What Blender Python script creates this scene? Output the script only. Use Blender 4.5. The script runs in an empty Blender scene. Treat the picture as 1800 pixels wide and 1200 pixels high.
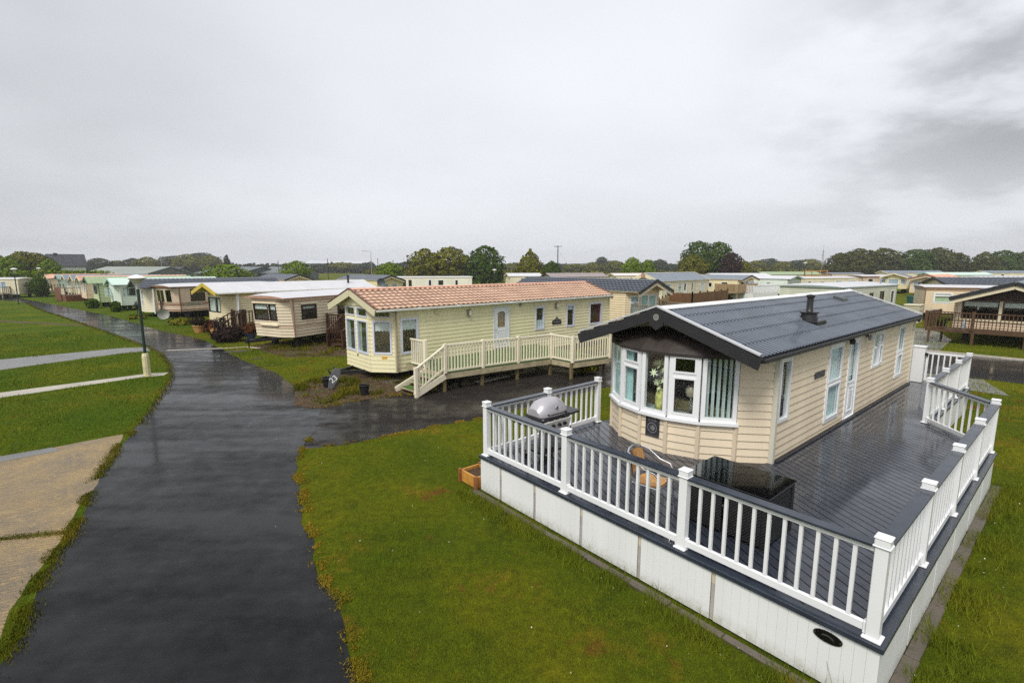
import bpy, math, random
import numpy as np
from mathutils import Vector, Matrix, noise as mnoise
R = math.radians
rnd = random.Random(7)
SC = bpy.context.scene
COL = SC.collection

# ------------------------------------------------------------------ camera
cam = bpy.data.cameras.new("camera"); cam_o = bpy.data.objects.new("camera", cam); COL.objects.link(cam_o)
cam.sensor_width = 36.0; cam.lens = 17.4; cam.clip_start = 0.1; cam.clip_end = 9000
cam_o.location = (0, 0, 4.375); cam_o.rotation_euler = (R(90 - 8.588), 0, 0)
SC.camera = cam_o
SC.render.resolution_x, SC.render.resolution_y = 1024, 682

# ------------------------------------------------------------------ sky, sun, exposure
SUN_EL, SUN_AZ = 52, 205          # azimuth clockwise from +Y (behind the camera)
world = bpy.data.worlds.new("World"); SC.world = world; world.use_nodes = True
wn, wl = world.node_tree.nodes, world.node_tree.links
wn.clear()
def W(t, **k):
    n = wn.new(t)
    for a, v in k.items(): setattr(n, a, v)
    return n
def wmath(op, a, b=None, clamp=False):
    n = W('ShaderNodeMath', operation=op); n.use_clamp = clamp
    for i, x in enumerate((a, b)):
        if x is None: continue
        if isinstance(x, (int, float)): n.inputs[i].default_value = x
        else: wl.new(x, n.inputs[i])
    return n.outputs[0]
def wrange(x, a, b, c, d):
    n = W('ShaderNodeMapRange'); n.interpolation_type = 'SMOOTHSTEP'
    wl.new(x, n.inputs[0])
    for i, v in enumerate((a, b, c, d)): n.inputs[i + 1].default_value = v
    return n.outputs[0]
sky = W('ShaderNodeTexSky'); sky.sky_type = 'NISHITA'; sky.sun_disc = False
sky.sun_elevation = R(SUN_EL); sky.sun_rotation = R(SUN_AZ); sky.dust_density = 4
tc = W('ShaderNodeTexCoord'); sep = W('ShaderNodeSeparateXYZ'); wl.new(tc.outputs['Generated'], sep.inputs[0])
X_, Y_, Z_ = sep.outputs
# cloud deck coordinates: direction projected on a flat layer overhead, so clouds shrink towards the horizon
zz = wmath('ADD', wmath('MAXIMUM', Z_, 0.0), 0.22)
cx = wmath('DIVIDE', X_, zz); cy = wmath('DIVIDE', Y_, zz)
comb = W('ShaderNodeCombineXYZ'); wl.new(cx, comb.inputs[0]); wl.new(cy, comb.inputs[1])
def wnoise(scale, detail, rough, off):
    m = W('ShaderNodeMapping'); m.inputs['Location'].default_value = off; wl.new(comb.outputs[0], m.inputs['Vector'])
    n = W('ShaderNodeTexNoise'); n.inputs['Scale'].default_value = scale; n.inputs['Detail'].default_value = detail
    n.inputs['Roughness'].default_value = rough; wl.new(m.outputs[0], n.inputs['Vector']); return n.outputs['Fac']
n1 = wnoise(0.55, 4, 0.5, (3.1, 1.2, 0)); n2 = wnoise(1.3, 6, 0.55, (0.4, 7.7, 2))
# thin bright veil, darker towards the horizon, a darker bank of cloud to the right
base = wmath('ADD', wrange(Z_, 0.0, 0.45, 4.75, 4.75), wmath('MULTIPLY', wmath('SUBTRACT', n1, 0.5), 2.2))
bank = wmath('MULTIPLY', wrange(X_, 0.30, 0.72, 0.0, 1.0), wrange(Z_, 0.04, 0.24, 0.3, 1.0))
bank = wmath('MULTIPLY', bank, wrange(n2, 0.40, 0.58, 0.1, 1.0))
base = wmath('SUBTRACT', base, wmath('MULTIPLY', bank, 2.6))
leftd = wmath('MULTIPLY', wrange(X_, -0.25, -0.75, 0.0, 1.0), wrange(n1, 0.3, 0.7, 1.2, 0.5))
base = wmath('SUBTRACT', base, leftd)
cc = W('ShaderNodeCombineColor')
wl.new(wmath('MULTIPLY', base, 0.965), cc.inputs[0]); wl.new(wmath('MULTIPLY', base, 0.99), cc.inputs[1]); wl.new(wmath('MULTIPLY', base, 1.04), cc.inputs[2])
mixc = W('ShaderNodeMix', data_type='RGBA'); mixc.inputs['Factor'].default_value = 0.96
wl.new(sky.outputs[0], mixc.inputs['A']); wl.new(cc.outputs[0], mixc.inputs['B'])
bg = W('ShaderNodeBackground'); bg.inputs['Strength'].default_value = 0.1
wl.new(mixc.outputs['Result'], bg.inputs['Color'])
out = W('ShaderNodeOutputWorld'); wl.new(bg.outputs[0], out.inputs['Surface'])

sl = bpy.data.lights.new("sun", 'SUN'); sl.energy = 1.5; sl.angle = R(18); sl.color = (1.0, 0.96, 0.9)
so = bpy.data.objects.new("sun", sl); COL.objects.link(so)
so.rotation_euler = (R(90 - SUN_EL), 0, R(180 - SUN_AZ)); so.location = (0, 0, 60)
SC.view_settings.view_transform = 'Standard'; SC.view_settings.look = 'None'
SC.view_settings.exposure = 0.95; SC.view_settings.gamma = 1.0
SC.cycles.use_denoising = False
SC.cycles.max_bounces = 8; SC.cycles.transparent_max_bounces = 16; SC.cycles.volume_bounces = 0; SC.cycles.use_adaptive_sampling = False
SC.cycles.caustics_reflective = False; SC.cycles.caustics_refractive = False

# ------------------------------------------------------------------ materials
MATS = {}
class NT:
    def __init__(s, name):
        s.m = bpy.data.materials.new(name); s.m.use_nodes = True
        s.n = s.m.node_tree.nodes; s.l = s.m.node_tree.links
        s.b = s.n['Principled BSDF']; s.out = s.n['Material Output']
        s.tc = None
    def coord(s):
        if s.tc is None: s.tc = s.n.new('ShaderNodeTexCoord')
        return s.tc.outputs['Object']
    def mapping(s, scale=(1, 1, 1), rot=(0, 0, 0), loc=(0, 0, 0)):
        m = s.n.new('ShaderNodeMapping'); m.inputs['Scale'].default_value = scale; m.inputs['Rotation'].default_value = rot; m.inputs['Location'].default_value = loc
        s.l.new(s.coord(), m.inputs[0]); return m.outputs[0]
    def noise(s, scale, detail=4, rough=0.55, vec=None):
        n = s.n.new('ShaderNodeTexNoise'); n.inputs['Scale'].default_value = scale; n.inputs['Detail'].default_value = detail
        n.inputs['Roughness'].default_value = rough; s.l.new(vec if vec is not None else s.coord(), n.inputs['Vector']); return n.outputs['Fac']
    def ramp(s, f, stops):
        n = s.n.new('ShaderNodeValToRGB'); s.l.new(f, n.inputs[0]); e = n.color_ramp.elements
        while len(e) < len(stops): e.new(0.5)
        for el, (p, c) in zip(e, stops):
            el.position = p; el.color = (*c, 1) if len(c) == 3 else c
        return n.outputs[0]
    def rng(s, f, a, b, c, d):
        n = s.n.new('ShaderNodeMapRange'); s.l.new(f, n.inputs[0])
        for i, v in enumerate((a, b, c, d)): n.inputs[i + 1].default_value = v
        return n.outputs[0]
    def mix(s, f, a, b, mode='MIX'):
        n = s.n.new('ShaderNodeMix'); n.data_type = 'RGBA'; n.blend_type = mode
        for k, v in (('Factor', f), ('A', a), ('B', b)):
            i = n.inputs[k] if k == 'Factor' else [q for q in n.inputs if q.name == k and q.type == 'RGBA'][0]
            if isinstance(v, (int, float)): i.default_value = v
            elif isinstance(v, tuple): i.default_value = (*v, 1)
            else: s.l.new(v, i)
        return [q for q in n.outputs if q.type == 'RGBA'][0]
    def math(s, op, a, b):
        n = s.n.new('ShaderNodeMath'); n.operation = op
        for i, x in enumerate((a, b)):
            if isinstance(x, (int, float)): n.inputs[i].default_value = x
            else: s.l.new(x, n.inputs[i])
        return n.outputs[0]
    def set(s, **k):
        for a, v in k.items():
            i = s.b.inputs[a.replace('_', ' ')]
            if isinstance(v, tuple): i.default_value = (*v, 1) if len(v) == 3 else v
            elif isinstance(v, (int, float)): i.default_value = v
            else: s.l.new(v, i)
        return s
    def bump(s, h, dist=0.01, strength=1.0):
        n = s.n.new('ShaderNodeBump'); n.inputs['Distance'].default_value = dist; n.inputs['Strength'].default_value = strength
        s.l.new(h, n.inputs['Height']); s.l.new(n.outputs[0], s.b.inputs['Normal']); return s

def pm(name, c, rough=0.5, var=0.12, scale=3.0, metal=0.0, bump=0.0, bscale=40, streak=False, spec=0.5, coat=0.0):
    """plain paint / plastic / timber with mottled colour, optional vertical weather streaks and fine bump"""
    if name in MATS: return MATS[name]
    t = NT(name)
    v = t.mapping((1, 1, 0.12)) if streak else None
    f = t.noise(scale, 5, 0.6, v)
    lo = tuple(max(0, x * (1 - var)) for x in c); hi = tuple(min(1, x * (1 + var * 0.8)) for x in c)
    t.set(Base_Color=t.ramp(f, [(0.3, lo), (0.7, hi)]), Metallic=metal, Specular_IOR_Level=spec, Coat_Weight=coat)
    t.set(Roughness=t.rng(t.noise(scale * 3), 0.3, 0.7, max(0.02, rough - 0.08), min(1, rough + 0.08)))
    if bump: t.bump(t.noise(bscale, 3), bump)
    MATS[name] = t.m
    return t.m

def glass_mat():
    t = NT("window_glass"); n, l = t.n, t.l
    n.remove(t.b)
    tr = n.new('ShaderNodeBsdfTransparent'); tr.inputs[0].default_value = (0.90, 0.95, 0.94, 1)
    gl = n.new('ShaderNodeBsdfGlossy'); gl.inputs['Roughness'].default_value = 0.015; gl.inputs[0].default_value = (0.95, 0.97, 1, 1)
    lw = n.new('ShaderNodeLayerWeight'); lw.inputs[0].default_value = 0.5; fr = t.rng(t.math('POWER', lw.outputs['Facing'], 4.0), 0, 1, 0.07, 1.0)
    mx = n.new('ShaderNodeMixShader'); l.new(fr, mx.inputs[0]); l.new(tr.outputs[0], mx.inputs[1]); l.new(gl.outputs[0], mx.inputs[2])
    l.new(mx.outputs[0], t.out.inputs[0]); return t.m
GLASS = glass_mat()
def tint_glass():
    t = NT("tinted_glass"); n, l = t.n, t.l
    n.remove(t.b)
    tr = n.new('ShaderNodeBsdfTransparent'); tr.inputs[0].default_value = (0.30, 0.27, 0.2, 1)
    gl = n.new('ShaderNodeBsdfGlossy'); gl.inputs['Roughness'].default_value = 0.02
    lw = n.new('ShaderNodeLayerWeight'); lw.inputs[0].default_value = 0.5; fr = t.rng(t.math('POWER', lw.outputs['Facing'], 4.0), 0, 1, 0.07, 1.0)
    mx = n.new('ShaderNodeMixShader'); l.new(fr, mx.inputs[0]); l.new(tr.outputs[0], mx.inputs[1]); l.new(gl.outputs[0], mx.inputs[2])
    l.new(mx.outputs[0], t.out.inputs[0]); return t.m
TGLASS = tint_glass()

WHITE = pm("white_upvc", (0.80, 0.81, 0.82), 0.3, 0.04, 1.5)
t = NT("white_skirt_boards"); sx_ = t.n.new('ShaderNodeSeparateXYZ'); t.l.new(t.coord(), sx_.inputs[0])
dirt = t.math('MULTIPLY', t.rng(t.math('ADD', sx_.outputs[2], t.math('MULTIPLY', t.noise(5, 5, .7), .22)), .10, .34, 1.0, 0.0), t.rng(t.noise(14, 4, .7), .35, .65, .15, .8))
cw = t.ramp(t.noise(1.4, 4, .6, t.mapping((1, 1, .15))), [(.3, (.74, .755, .74)), (.7, (.83, .84, .83))])
t.set(Base_Color=t.mix(dirt, cw, (.33, .34, .22)), Roughness=.42); WHITE2 = t.m
DARK = pm("dark_interior", (0.17, 0.14, 0.105), 0.8, 0.3, 1.0)
BLACK = pm("black_plastic", (0.014, 0.014, 0.016), 0.35, 0.2)
STEEL = pm("black_steel", (0.012, 0.012, 0.013), 0.5, 0.3, 4)
CHARC = pm("charcoal_trim", (0.022, 0.022, 0.025), 0.45, 0.15, 2)
ALU = pm("brushed_aluminium", (0.75, 0.76, 0.78), 0.25, 0.05, 3, metal=1.0)
CHROME = pm("chrome", (0.8, 0.8, 0.8), 0.08, 0.02, metal=1.0)
GREY = pm("grey_plastic", (0.32, 0.32, 0.33), 0.5, 0.1)
CREAMPOST = pm("cream_deck_paint", (0.82, 0.75, 0.58), 0.5, 0.07, 4, streak=True)
CREAMDIRT = pm("weathered_cream_timber", (0.42, 0.36, 0.23), 0.6, 0.35, 2.5)
BROWNW = pm("brown_stained_timber", (0.060, 0.024, 0.011), 0.5, 0.4, 5, streak=True)
DKBROWN = pm("dark_brown_timber", (0.05, 0.022, 0.012), 0.5, 0.35, 4, streak=True)
DECKBROWN = pm("weathered_brown_deck_timber", (0.085, 0.042, 0.016), 0.55, 0.4, 4, streak=True)
LATH = pm("light_timber", (0.36, 0.25, 0.13), 0.6, 0.3, 4, streak=True)
PINE = pm("orange_pine", (0.52, 0.25, 0.05), 0.45, 0.3, 7)
BRFRAME = pm("brown_window_frame", (0.028, 0.014, 0.010), 0.35, 0.2)
NETCURT = pm("net_curtain", (0.80, 0.84, 0.82), 0.9, 0.12, 6)
TEALCURT = pm("teal_curtain", (0.48, 0.70, 0.68), 0.8, 0.2, 4)
GREENCURT = pm("green_curtain", (0.28, 0.34, 0.22), 0.8, 0.2, 4)
TAN = pm("tan_blind", (0.48, 0.33, 0.2), 0.8, 0.15, 4)

# ------------------------------------------------------------------ mesh helpers
class MB:
    def __init__(s): s.v = []; s.f = []
    def add(s, vs, fs):
        o = len(s.v); s.v += [tuple(p) for p in vs]; s.f += [tuple(i + o for i in f) for f in fs]; return s
    def quad(s, *p): return s.add(p, [tuple(range(len(p)))])
    def hexa(s, p): return s.add(p, [(0, 3, 2, 1), (4, 5, 6, 7), (0, 1, 5, 4), (1, 2, 6, 5), (2, 3, 7, 6), (3, 0, 4, 7)])
    def box(s, x0, x1, y0, y1, z0, z1):
        return s.hexa([(x0, y0, z0), (x1, y0, z0), (x1, y1, z0), (x0, y1, z0), (x0, y0, z1), (x1, y0, z1), (x1, y1, z1), (x0, y1, z1)])
    def cbox(s, x, y, z0, z1, w, d=None):
        d = d or w; return s.box(x - w / 2, x + w / 2, y - d / 2, y + d / 2, z0, z1)
    def beam(s, p0, p1, w, h, up=(0, 0, 1)):
        """box along p0-p1; p0,p1 run along the middle of it"""
        p0, p1 = Vector(p0), Vector(p1); d = (p1 - p0).normalized(); u = Vector(up)
        sd = d.cross(u).normalized(); u = sd.cross(d).normalized()
        q = []
        for p in (p0, p1):
            q += [p - sd * w / 2 - u * h / 2, p + sd * w / 2 - u * h / 2, p + sd * w / 2 + u * h / 2, p - sd * w / 2 + u * h / 2]
        return s.hexa(q)
    def tube(s, pts, r, n=8, cap=True):
        pts = [Vector(p) for p in pts]; rs = r if isinstance(r, (list, tuple)) else [r] * len(pts)
        vs = []; prev = None
        for i, p in enumerate(pts):
            d = (pts[min(i + 1, len(pts) - 1)] - pts[max(i - 1, 0)]).normalized()
            ref = prev if prev is not None else (Vector((0, 0, 1)) if abs(d.z) < 0.9 else Vector((1, 0, 0)))
            a = (ref - d * ref.dot(d)).normalized(); prev = a; b = d.cross(a)
            vs += [p + (a * math.cos(t) + b * math.sin(t)) * rs[i] for t in (2 * math.pi * k / n for k in range(n))]
        fs = [(i * n + k, i * n + (k + 1) % n, (i + 1) * n + (k + 1) % n, (i + 1) * n + k) for i in range(len(pts) - 1) for k in range(n)]
        if cap: fs += [tuple(range(n - 1, -1, -1)), tuple((len(pts) - 1) * n + k for k in range(n))]
        return s.add(vs, fs)
    def lathe(s, prof, x=0, y=0, z=0, n=16):
        vs = [(x + r * math.cos(2 * math.pi * k / n), y + r * math.sin(2 * math.pi * k / n), z + h) for r, h in prof for k in range(n)]
        fs = [(i * n + k, i * n + (k + 1) % n, (i + 1) * n + (k + 1) % n, (i + 1) * n + k) for i in range(len(prof) - 1) for k in range(n)]
        if prof[0][0] > 1e-4: fs.append(tuple(range(n - 1, -1, -1)))
        if prof[-1][0] > 1e-4: fs.append(tuple((len(prof) - 1) * n + k for k in range(n)))
        return s.add(vs, fs)
    def prism(s, poly, z0, z1):
        n = len(poly); vs = [(x, y, z0) for x, y in poly] + [(x, y, z1) for x, y in poly]
        return s.add(vs, [tuple(range(n - 1, -1, -1)), tuple(range(n, 2 * n))] + [(i, (i + 1) % n, n + (i + 1) % n, n + i) for i in range(n)])
    def build(s, name, mat, parent=None, smooth=False, bevel=0.0, label=None, seg=1):
        me = bpy.data.meshes.new(name); me.from_pydata(s.v, [], s.f); me.validate(); me.update()
        if mat is not None: me.materials.append(mat)
        if smooth:
            me.polygons.foreach_set('use_smooth', [True] * len(me.polygons))
            try: me.set_sharp_from_angle(angle=R(40))
            except Exception: pass
        o = bpy.data.objects.new(name, me); COL.objects.link(o)
        if parent is not None: o.parent = parent
        if bevel:
            m = o.modifiers.new("bevel", 'BEVEL'); m.width = bevel; m.segments = seg; m.limit_method = 'ANGLE'; m.angle_limit = R(50)
        if label: o['label'] = label
        return o

def tag(o, label=None, cat=None, group=None, kind=None):
    for k, v in (('label', label), ('category', cat), ('group', group), ('kind', kind)):
        if v: o[k] = v
    return o
def thing(name, label, cat, loc=(0, 0, 0), rz=0.0, group=None):
    o = bpy.data.objects.new(name, None); COL.objects.link(o); o.empty_display_size = 0.2
    o.location = loc; o.rotation_euler = (0, 0, rz); return tag(o, label, cat, group)
def copy_tree(o, parent=None):
    c = o.copy(); COL.objects.link(c)
    if parent is not None: c.parent = parent
    for ch in list(o.children): copy_tree(ch, c)
    return c
def text_mesh(body, size, extrude=0.004):
    cu = bpy.data.curves.new("lettering", 'FONT'); cu.body = body; cu.size = size; cu.extrude = extrude
    cu.align_x = 'CENTER'; cu.align_y = 'CENTER'
    ob = bpy.data.objects.new("lettering", cu); COL.objects.link(ob)
    dg = bpy.context.evaluated_depsgraph_get(); me = bpy.data.meshes.new_from_object(ob.evaluated_get(dg))
    bpy.data.objects.remove(ob); bpy.data.curves.remove(cu); return me
def lettering(body, size, mat, parent, matrix, name="lettering"):
    me = text_mesh(body, size); me.materials.clear(); me.materials.append(mat)
    o = bpy.data.objects.new(name, me); COL.objects.link(o); o.parent = parent; o.matrix_local = matrix; return o

def ab(th):
    t = R(th); return Vector((math.sin(t), math.cos(t), 0)), Vector((-math.cos(t), math.sin(t), 0))
# ================================================================== ground, roads, pads
TH = 49.814
DA, DB = ab(TH); DC = Vector((3.574, 4.413, 0))
def dk(x, y, z=0.0):                       # near deck frame -> world
    return DC + DA * x + DB * y + Vector((0, 0, z))
def dense(pts, step=0.35, jit=0.0, seed=1, closed=False):
    """subdivide a polyline and make it a little ragged"""
    r = random.Random(seed); out = []; n = len(pts)
    for i in range(n if closed else n - 1):
        (x0, y0), (x1, y1) = pts[i], pts[(i + 1) % n]
        d = math.hypot(x1 - x0, y1 - y0); k = max(1, int(d / (step * max(1, min(12, math.hypot(x0, y0) / 12)))))
        for j in range(k):
            t = j / k; x, y = x0 + (x1 - x0) * t, y0 + (y1 - y0) * t
            if jit and d > 0.01:
                a = mnoise.noise(Vector((x * 0.9, y * 0.9, seed * 7.3))) * 0.7 + mnoise.noise(Vector((x * 3.1, y * 3.1, seed * 3.3))) * 0.5 + r.uniform(-.2, .2)
                x += -(y1 - y0) / d * a * jit; y += (x1 - x0) / d * a * jit
            out.append((x, y))
    if not closed: out.append(pts[-1])
    return out
def smooth_line(pts, it=2):
    for _ in range(it):
        q = [pts[0]]
        for a, b in zip(pts, pts[1:]):
            q += [(a[0] * .75 + b[0] * .25, a[1] * .75 + b[1] * .25), (a[0] * .25 + b[0] * .75, a[1] * .25 + b[1] * .75)]
        pts = q + [pts[-1]]
    return pts
def sheet(name, poly, z, mat, kind='structure'):
    m = MB(); m.quad(*[(x, y, z) for x, y in poly]); o = m.build(name, mat)
    if o.data.polygons and o.data.polygons[0].normal.z < 0: o.data.flip_normals()
    return tag(o, kind=kind)

def grass_colour(t, k=1.0):
    """mown lawn: green, yellow-green and straw patches, a few orange-brown worn spots, greener to the left of the road"""
    g_ = lambda c: tuple(x * k for x in c)
    a = t.noise(0.30, 4, 0.6); b = t.noise(1.1, 5, 0.65); c = t.noise(7, 4, 0.65); d = t.noise(0.75, 5, 0.7, t.mapping((1, 1, 1), (0, 0, .6), (31, 7, 2)))
    col = t.ramp(a, [(0.28, g_((.052, .105, .007))), (0.50, g_((.118, .146, .008))), (0.72, g_((.215, .205, .011)))])
    col = t.mix(t.rng(b, 0.24, 0.44, 0.75, 0), col, g_((.032, .058, .008)))
    col = t.mix(t.rng(d, 0.56, 0.70, 0, 0.85), col, g_((.28, .175, .02)))
    col = t.mix(t.rng(t.math('MULTIPLY', d, b), 0.335, 0.40, 0, 0.8), col, g_((.18, .075, .02)))
    sx = t.n.new('ShaderNodeSeparateXYZ'); t.l.new(t.coord(), sx.inputs[0])
    left = t.math('SUBTRACT', t.math('MULTIPLY', sx.outputs[0], -1.0), t.math('MULTIPLY', sx.outputs[1], 0.62))      # beyond the road the lawn is lusher
    col = t.mix(t.math('MULTIPLY', t.rng(left, -1.5, 2.5, 0, .62), t.rng(a, .3, .75, 1.0, .45)), col, g_((.060, .135, .007)))
    return t.mix(t.rng(c, 0.38, 0.66, 0.0, 0.5), col, g_((.045, .055, .009)))
t = NT("ground_grass"); t.set(Base_Color=grass_colour(t, 0.85), Roughness=0.95, Specular_IOR_Level=0.03); t.bump(t.noise(28, 4, 0.7), 0.05); GRASSM = t.m
t = NT("grass_blades")
g = t.n.new('ShaderNodeNewGeometry')
col = grass_colour(t, 1.15)
col = t.mix(t.rng(g.outputs['Random Per Island'], 0, 1, 0.0, 0.5), col, (0.185, 0.195, 0.015))
t.set(Base_Color=col, Roughness=0.8, Specular_IOR_Level=0.04)
BLADEM = t.m

def asphalt(name, c0, c1, bumpd, film, streak, chips):
    """dark aggregate under a patchy film of rain water: the film is a clear coat, thick where the tarmac dips"""
    t = NT(name)
    big = t.noise(0.42, 5, 0.6, t.mapping((0.30, 1.7, 1), (0, 0, R(streak)))); mid = t.noise(2.4, 6, 0.65); fine = t.noise(95, 3, 0.7); grain = t.noise(260, 2, .6)
    v = t.n.new('ShaderNodeTexVoronoi'); v.feature = 'DISTANCE_TO_EDGE'; v.inputs['Scale'].default_value = 0.33; t.l.new(t.mapping((1, 1, 1), (0, 0, .4)), v.inputs[0])
    col = t.ramp(mid, [(0.3, c0), (0.75, c1)])
    col = t.mix(t.rng(fine, 0.60, 0.72, 0, 0.6), col, chips)
    col = t.mix(t.rng(mid, 0.60, 0.75, 0, 0.5), col, tuple(x * 2.4 for x in c1))
    wet = t.math('ADD', t.math('MULTIPLY', big, 0.72), t.math('MULTIPLY', mid, 0.28))
    t.set(Base_Color=col, Roughness=0.75, Specular_IOR_Level=0.12, Coat_Weight=t.rng(wet, 0.40, 0.57, film[0], film[1]), Coat_Roughness=t.rng(wet, 0.40, 0.62, 0.20, 0.07), Coat_IOR=1.33)
    t.bump(t.math('ADD', fine, grain), bumpd)
    return t.m
ROADM = asphalt("wet_asphalt", (0.0028, 0.0028, 0.0032), (0.0075, 0.0075, 0.008), 0.005, (0.30, 0.85), -12, (.045, .044, .042))
DRIVEM = asphalt("coarse_chippings_asphalt", (0.015, 0.0125, 0.0105), (0.034, 0.029, 0.025), 0.014, (0.02, 0.75), 20, (.075, .066, .058))
def concrete(name, lo, hi, stain, wet=0.7, comb=None):
    t = NT(name); a = t.noise(0.9, 6, 0.65); b = t.noise(7, 5, 0.7); c = t.noise(90, 3, 0.6)
    col = t.ramp(a, [(0.3, lo), (0.7, hi)]); col = t.mix(t.rng(b, 0.5, 0.72, 0, 0.7), col, stain)
    col = t.mix(t.rng(c, 0.4, 0.7, 0, 0.4), col, tuple(x * 0.55 for x in lo))
    t.set(Base_Color=col, Roughness=t.rng(a, 0.35, 0.65, wet * 0.55, wet))
    if comb:
        w = t.n.new('ShaderNodeTexWave'); w.inputs['Scale'].default_value = comb[0]; w.inputs['Distortion'].default_value = 9; w.inputs['Detail'].default_value = 4; w.inputs['Detail Scale'].default_value = 0.7; w.inputs['Detail Roughness'].default_value = 0.7
        t.l.new(t.mapping((1, 1, 1), (0, 0, R(comb[1]))), w.inputs['Vector']); t.bump(t.math('ADD', t.math('MULTIPLY', w.outputs['Fac'], 0.6), t.math('MULTIPLY', c, 0.8)), 0.035); t.set(Base_Color=t.mix(t.math('MULTIPLY', t.rng(w.outputs['Fac'], 0.10, 0.55, 1.0, 0.0), t.rng(t.noise(0.8, 4, .6, t.mapping((1, 1, 1), (0, 0, 0), (5, 2, 0))), .42, .62, 0.0, .5)), col, (0.075, 0.062, 0.048)))
    else: t.bump(c, 0.01)
    return t.m
PADM = concrete("worn_ochre_concrete", (0.20, 0.16, 0.11), (0.47, 0.33, 0.15), (0.62, 0.42, 0.16), 0.75, (3.6, 62))
PAVEM = concrete("wet_grey_concrete", (0.15, 0.15, 0.15), (0.23, 0.225, 0.215), (0.17, 0.165, 0.155), 0.35)
SLABM = concrete("pale_concrete_strip", (0.40, 0.37, 0.31), (0.55, 0.50, 0.42), (0.30, 0.26, 0.20), 0.7)
KERBM = concrete("brown_kerb_stone", (0.10, 0.085, 0.065), (0.17, 0.14, 0.11), (0.075, 0.07, 0.04), 0.6)
t = NT("stony_soil"); a_ = t.noise(5, 6, 0.7); b_ = t.noise(1.1, 4); c_ = t.noise(45, 3, 0.7)
cl = t.ramp(a_, [(0.3, (0.035, 0.02, 0.008)), (0.55, (0.11, 0.06, 0.022)), (0.75, (0.20, 0.14, 0.07))])
cl = t.mix(t.rng(b_, 0.45, 0.62, 0, 0.75), cl, (0.06, 0.07, 0.008)); t.set(Base_Color=cl, Roughness=0.85); t.bump(t.math('ADD', a_, c_), 0.06); SOILM = t.m

# one sheet to the horizon
m = MB(); rad = [0.0, 8, 16, 30, 60, 120, 300, 700, 1100, 1480]; N_ = 48
m.v = [(0, 0, 0)] + [(r * math.cos(2 * math.pi * k / N_), r * math.sin(2 * math.pi * k / N_), 0) for r in rad[1:] for k in range(N_)]
m.f = [(0, 1 + k, 1 + (k + 1) % N_) for k in range(N_)] + [(1 + i * N_ + k, 1 + (i + 1) * N_ + k, 1 + (i + 1) * N_ + (k + 1) % N_, 1 + i * N_ + (k + 1) % N_) for i in range(len(rad) - 2) for k in range(N_)]
tag(m.build("ground", GRASSM), kind='structure')

ROAD_R = [(-0.6, 1.5), (-1.1, 3.4), (-1.57, 4.66), (-2.17, 5.71), (-2.89, 6.81), (-3.79, 8.36), (-4.75, 10.3), (-5.2, 11.6), (-5.35, 13.2), (-6.11, 15.14), (-7.95, 17.76), (-9.7, 20.1), (-10.9, 21.2), (-12.6, 22.9), (-15.2, 25.7), (-18.6, 29.6), (-21.2, 31.6), (-25.0, 34.4), (-34.9, 43.4), (-43.4, 49.9), (-50.9, 55.8), (-58.1, 61.2), (-70, 70.2), (-82, 78), (-100, 88), (-150, 112)]
ROAD_L = [(-4.3, 1.2), (-5.78, 5.05), (-6.43, 6.15), (-7.38, 7.78), (-9.0, 10.42), (-10.17, 12.7), (-11.95, 16.16), (-13.5, 19.16), (-15.6, 22.05), (-19.0, 26.0), (-21.73, 28.31), (-39.55, 43.38), (-48.08, 50.3), (-61.98, 62.76), (-70, 66.5), (-84, 73.5), (-100, 80), (-150, 102)]
RR = dense(smooth_line(ROAD_R, 1), 0.25, 0.16, 3); RL = dense(smooth_line(ROAD_L, 1), 0.25, 0.12, 5)
ROADP = RR + RL[::-1]
sheet("road", ROADP, 0.008, ROADM)
ext = lambda p, k: (p[0] + DA.x * k, p[1] + DA.y * k)
DRV = [(-5.9, 11.0), (-5.0, 11.5)] + [(-4.3, 11.75), (-3.75, 12.05), (-2.2, 13.17), (-0.86, 14.0), ext((-0.86, 14.0), 9), ext((-0.86, 14.0), 17), (10.2, 30.5), ext((-4.4, 18.6), 15), (-4.4, 18.6), (-3.9, 17.0), (-6.1, 14.9), (-6.9, 15.2), (-6.9, 12.5)]
DRVP = dense(DRV, 0.25, 0.10, 9, True)
sheet("driveway", DRVP, 0.004, DRIVEM)
PAD = [(-30, 5.5), (-13.4, 10.2), (-12.02, 11.0), (-11.19, 11.64), (-10.25, 12.56), (-9.40, 11.35), (-7.58, 7.9), (-6.58, 6.1), (-5.93, 4.9), (-4.7, 1.2), (-16, 0.5)]
PADP = dense(PAD, 0.3, 0.10, 11, True)
sheet("concrete_pad", PADP, 0.004, PADM)
sheet("wet_concrete_strip", dense([(-26, 4.6), (-13.2, 9.1), (-11.9, 10.35), (-10.9, 11.35), (-11.25, 11.6), (-12.1, 10.95), (-13.4, 10.1), (-27, 5.6)], 0.4, 0.10, 12, True), 0.008, PAVEM)
P1 = [(-40, 10.3), (-24.37, 23.17), (-21.3, 26.5), (-20.0, 27.0), (-19.0, 25.6), (-19.9, 25.0), (-21.95, 20.8), (-36, 8.6)]
P2 = [(-34, 2.4), (-17.99, 16.92), (-15.15, 20.0), (-14.35, 20.35), (-14.2, 19.75), (-14.9, 19.3), (-17.28, 16.24), (-33, 1.7)]
P1P = dense(P1, 0.4, 0.05, 13, True); P2P = dense(P2, 0.4, 0.04, 14, True)
sheet("concrete_path", P1P, 0.004, PAVEM); sheet("concrete_edging_strip", P2P, 0.004, SLABM)
P3 = [(-62, 46), (-30.5, 36.2), (-30.0, 36.6), (-61.5, 47)]
sheet("narrow_path", dense(P3, 1.0, 0.1, 15, True), 0.004, SOILM)
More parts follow.
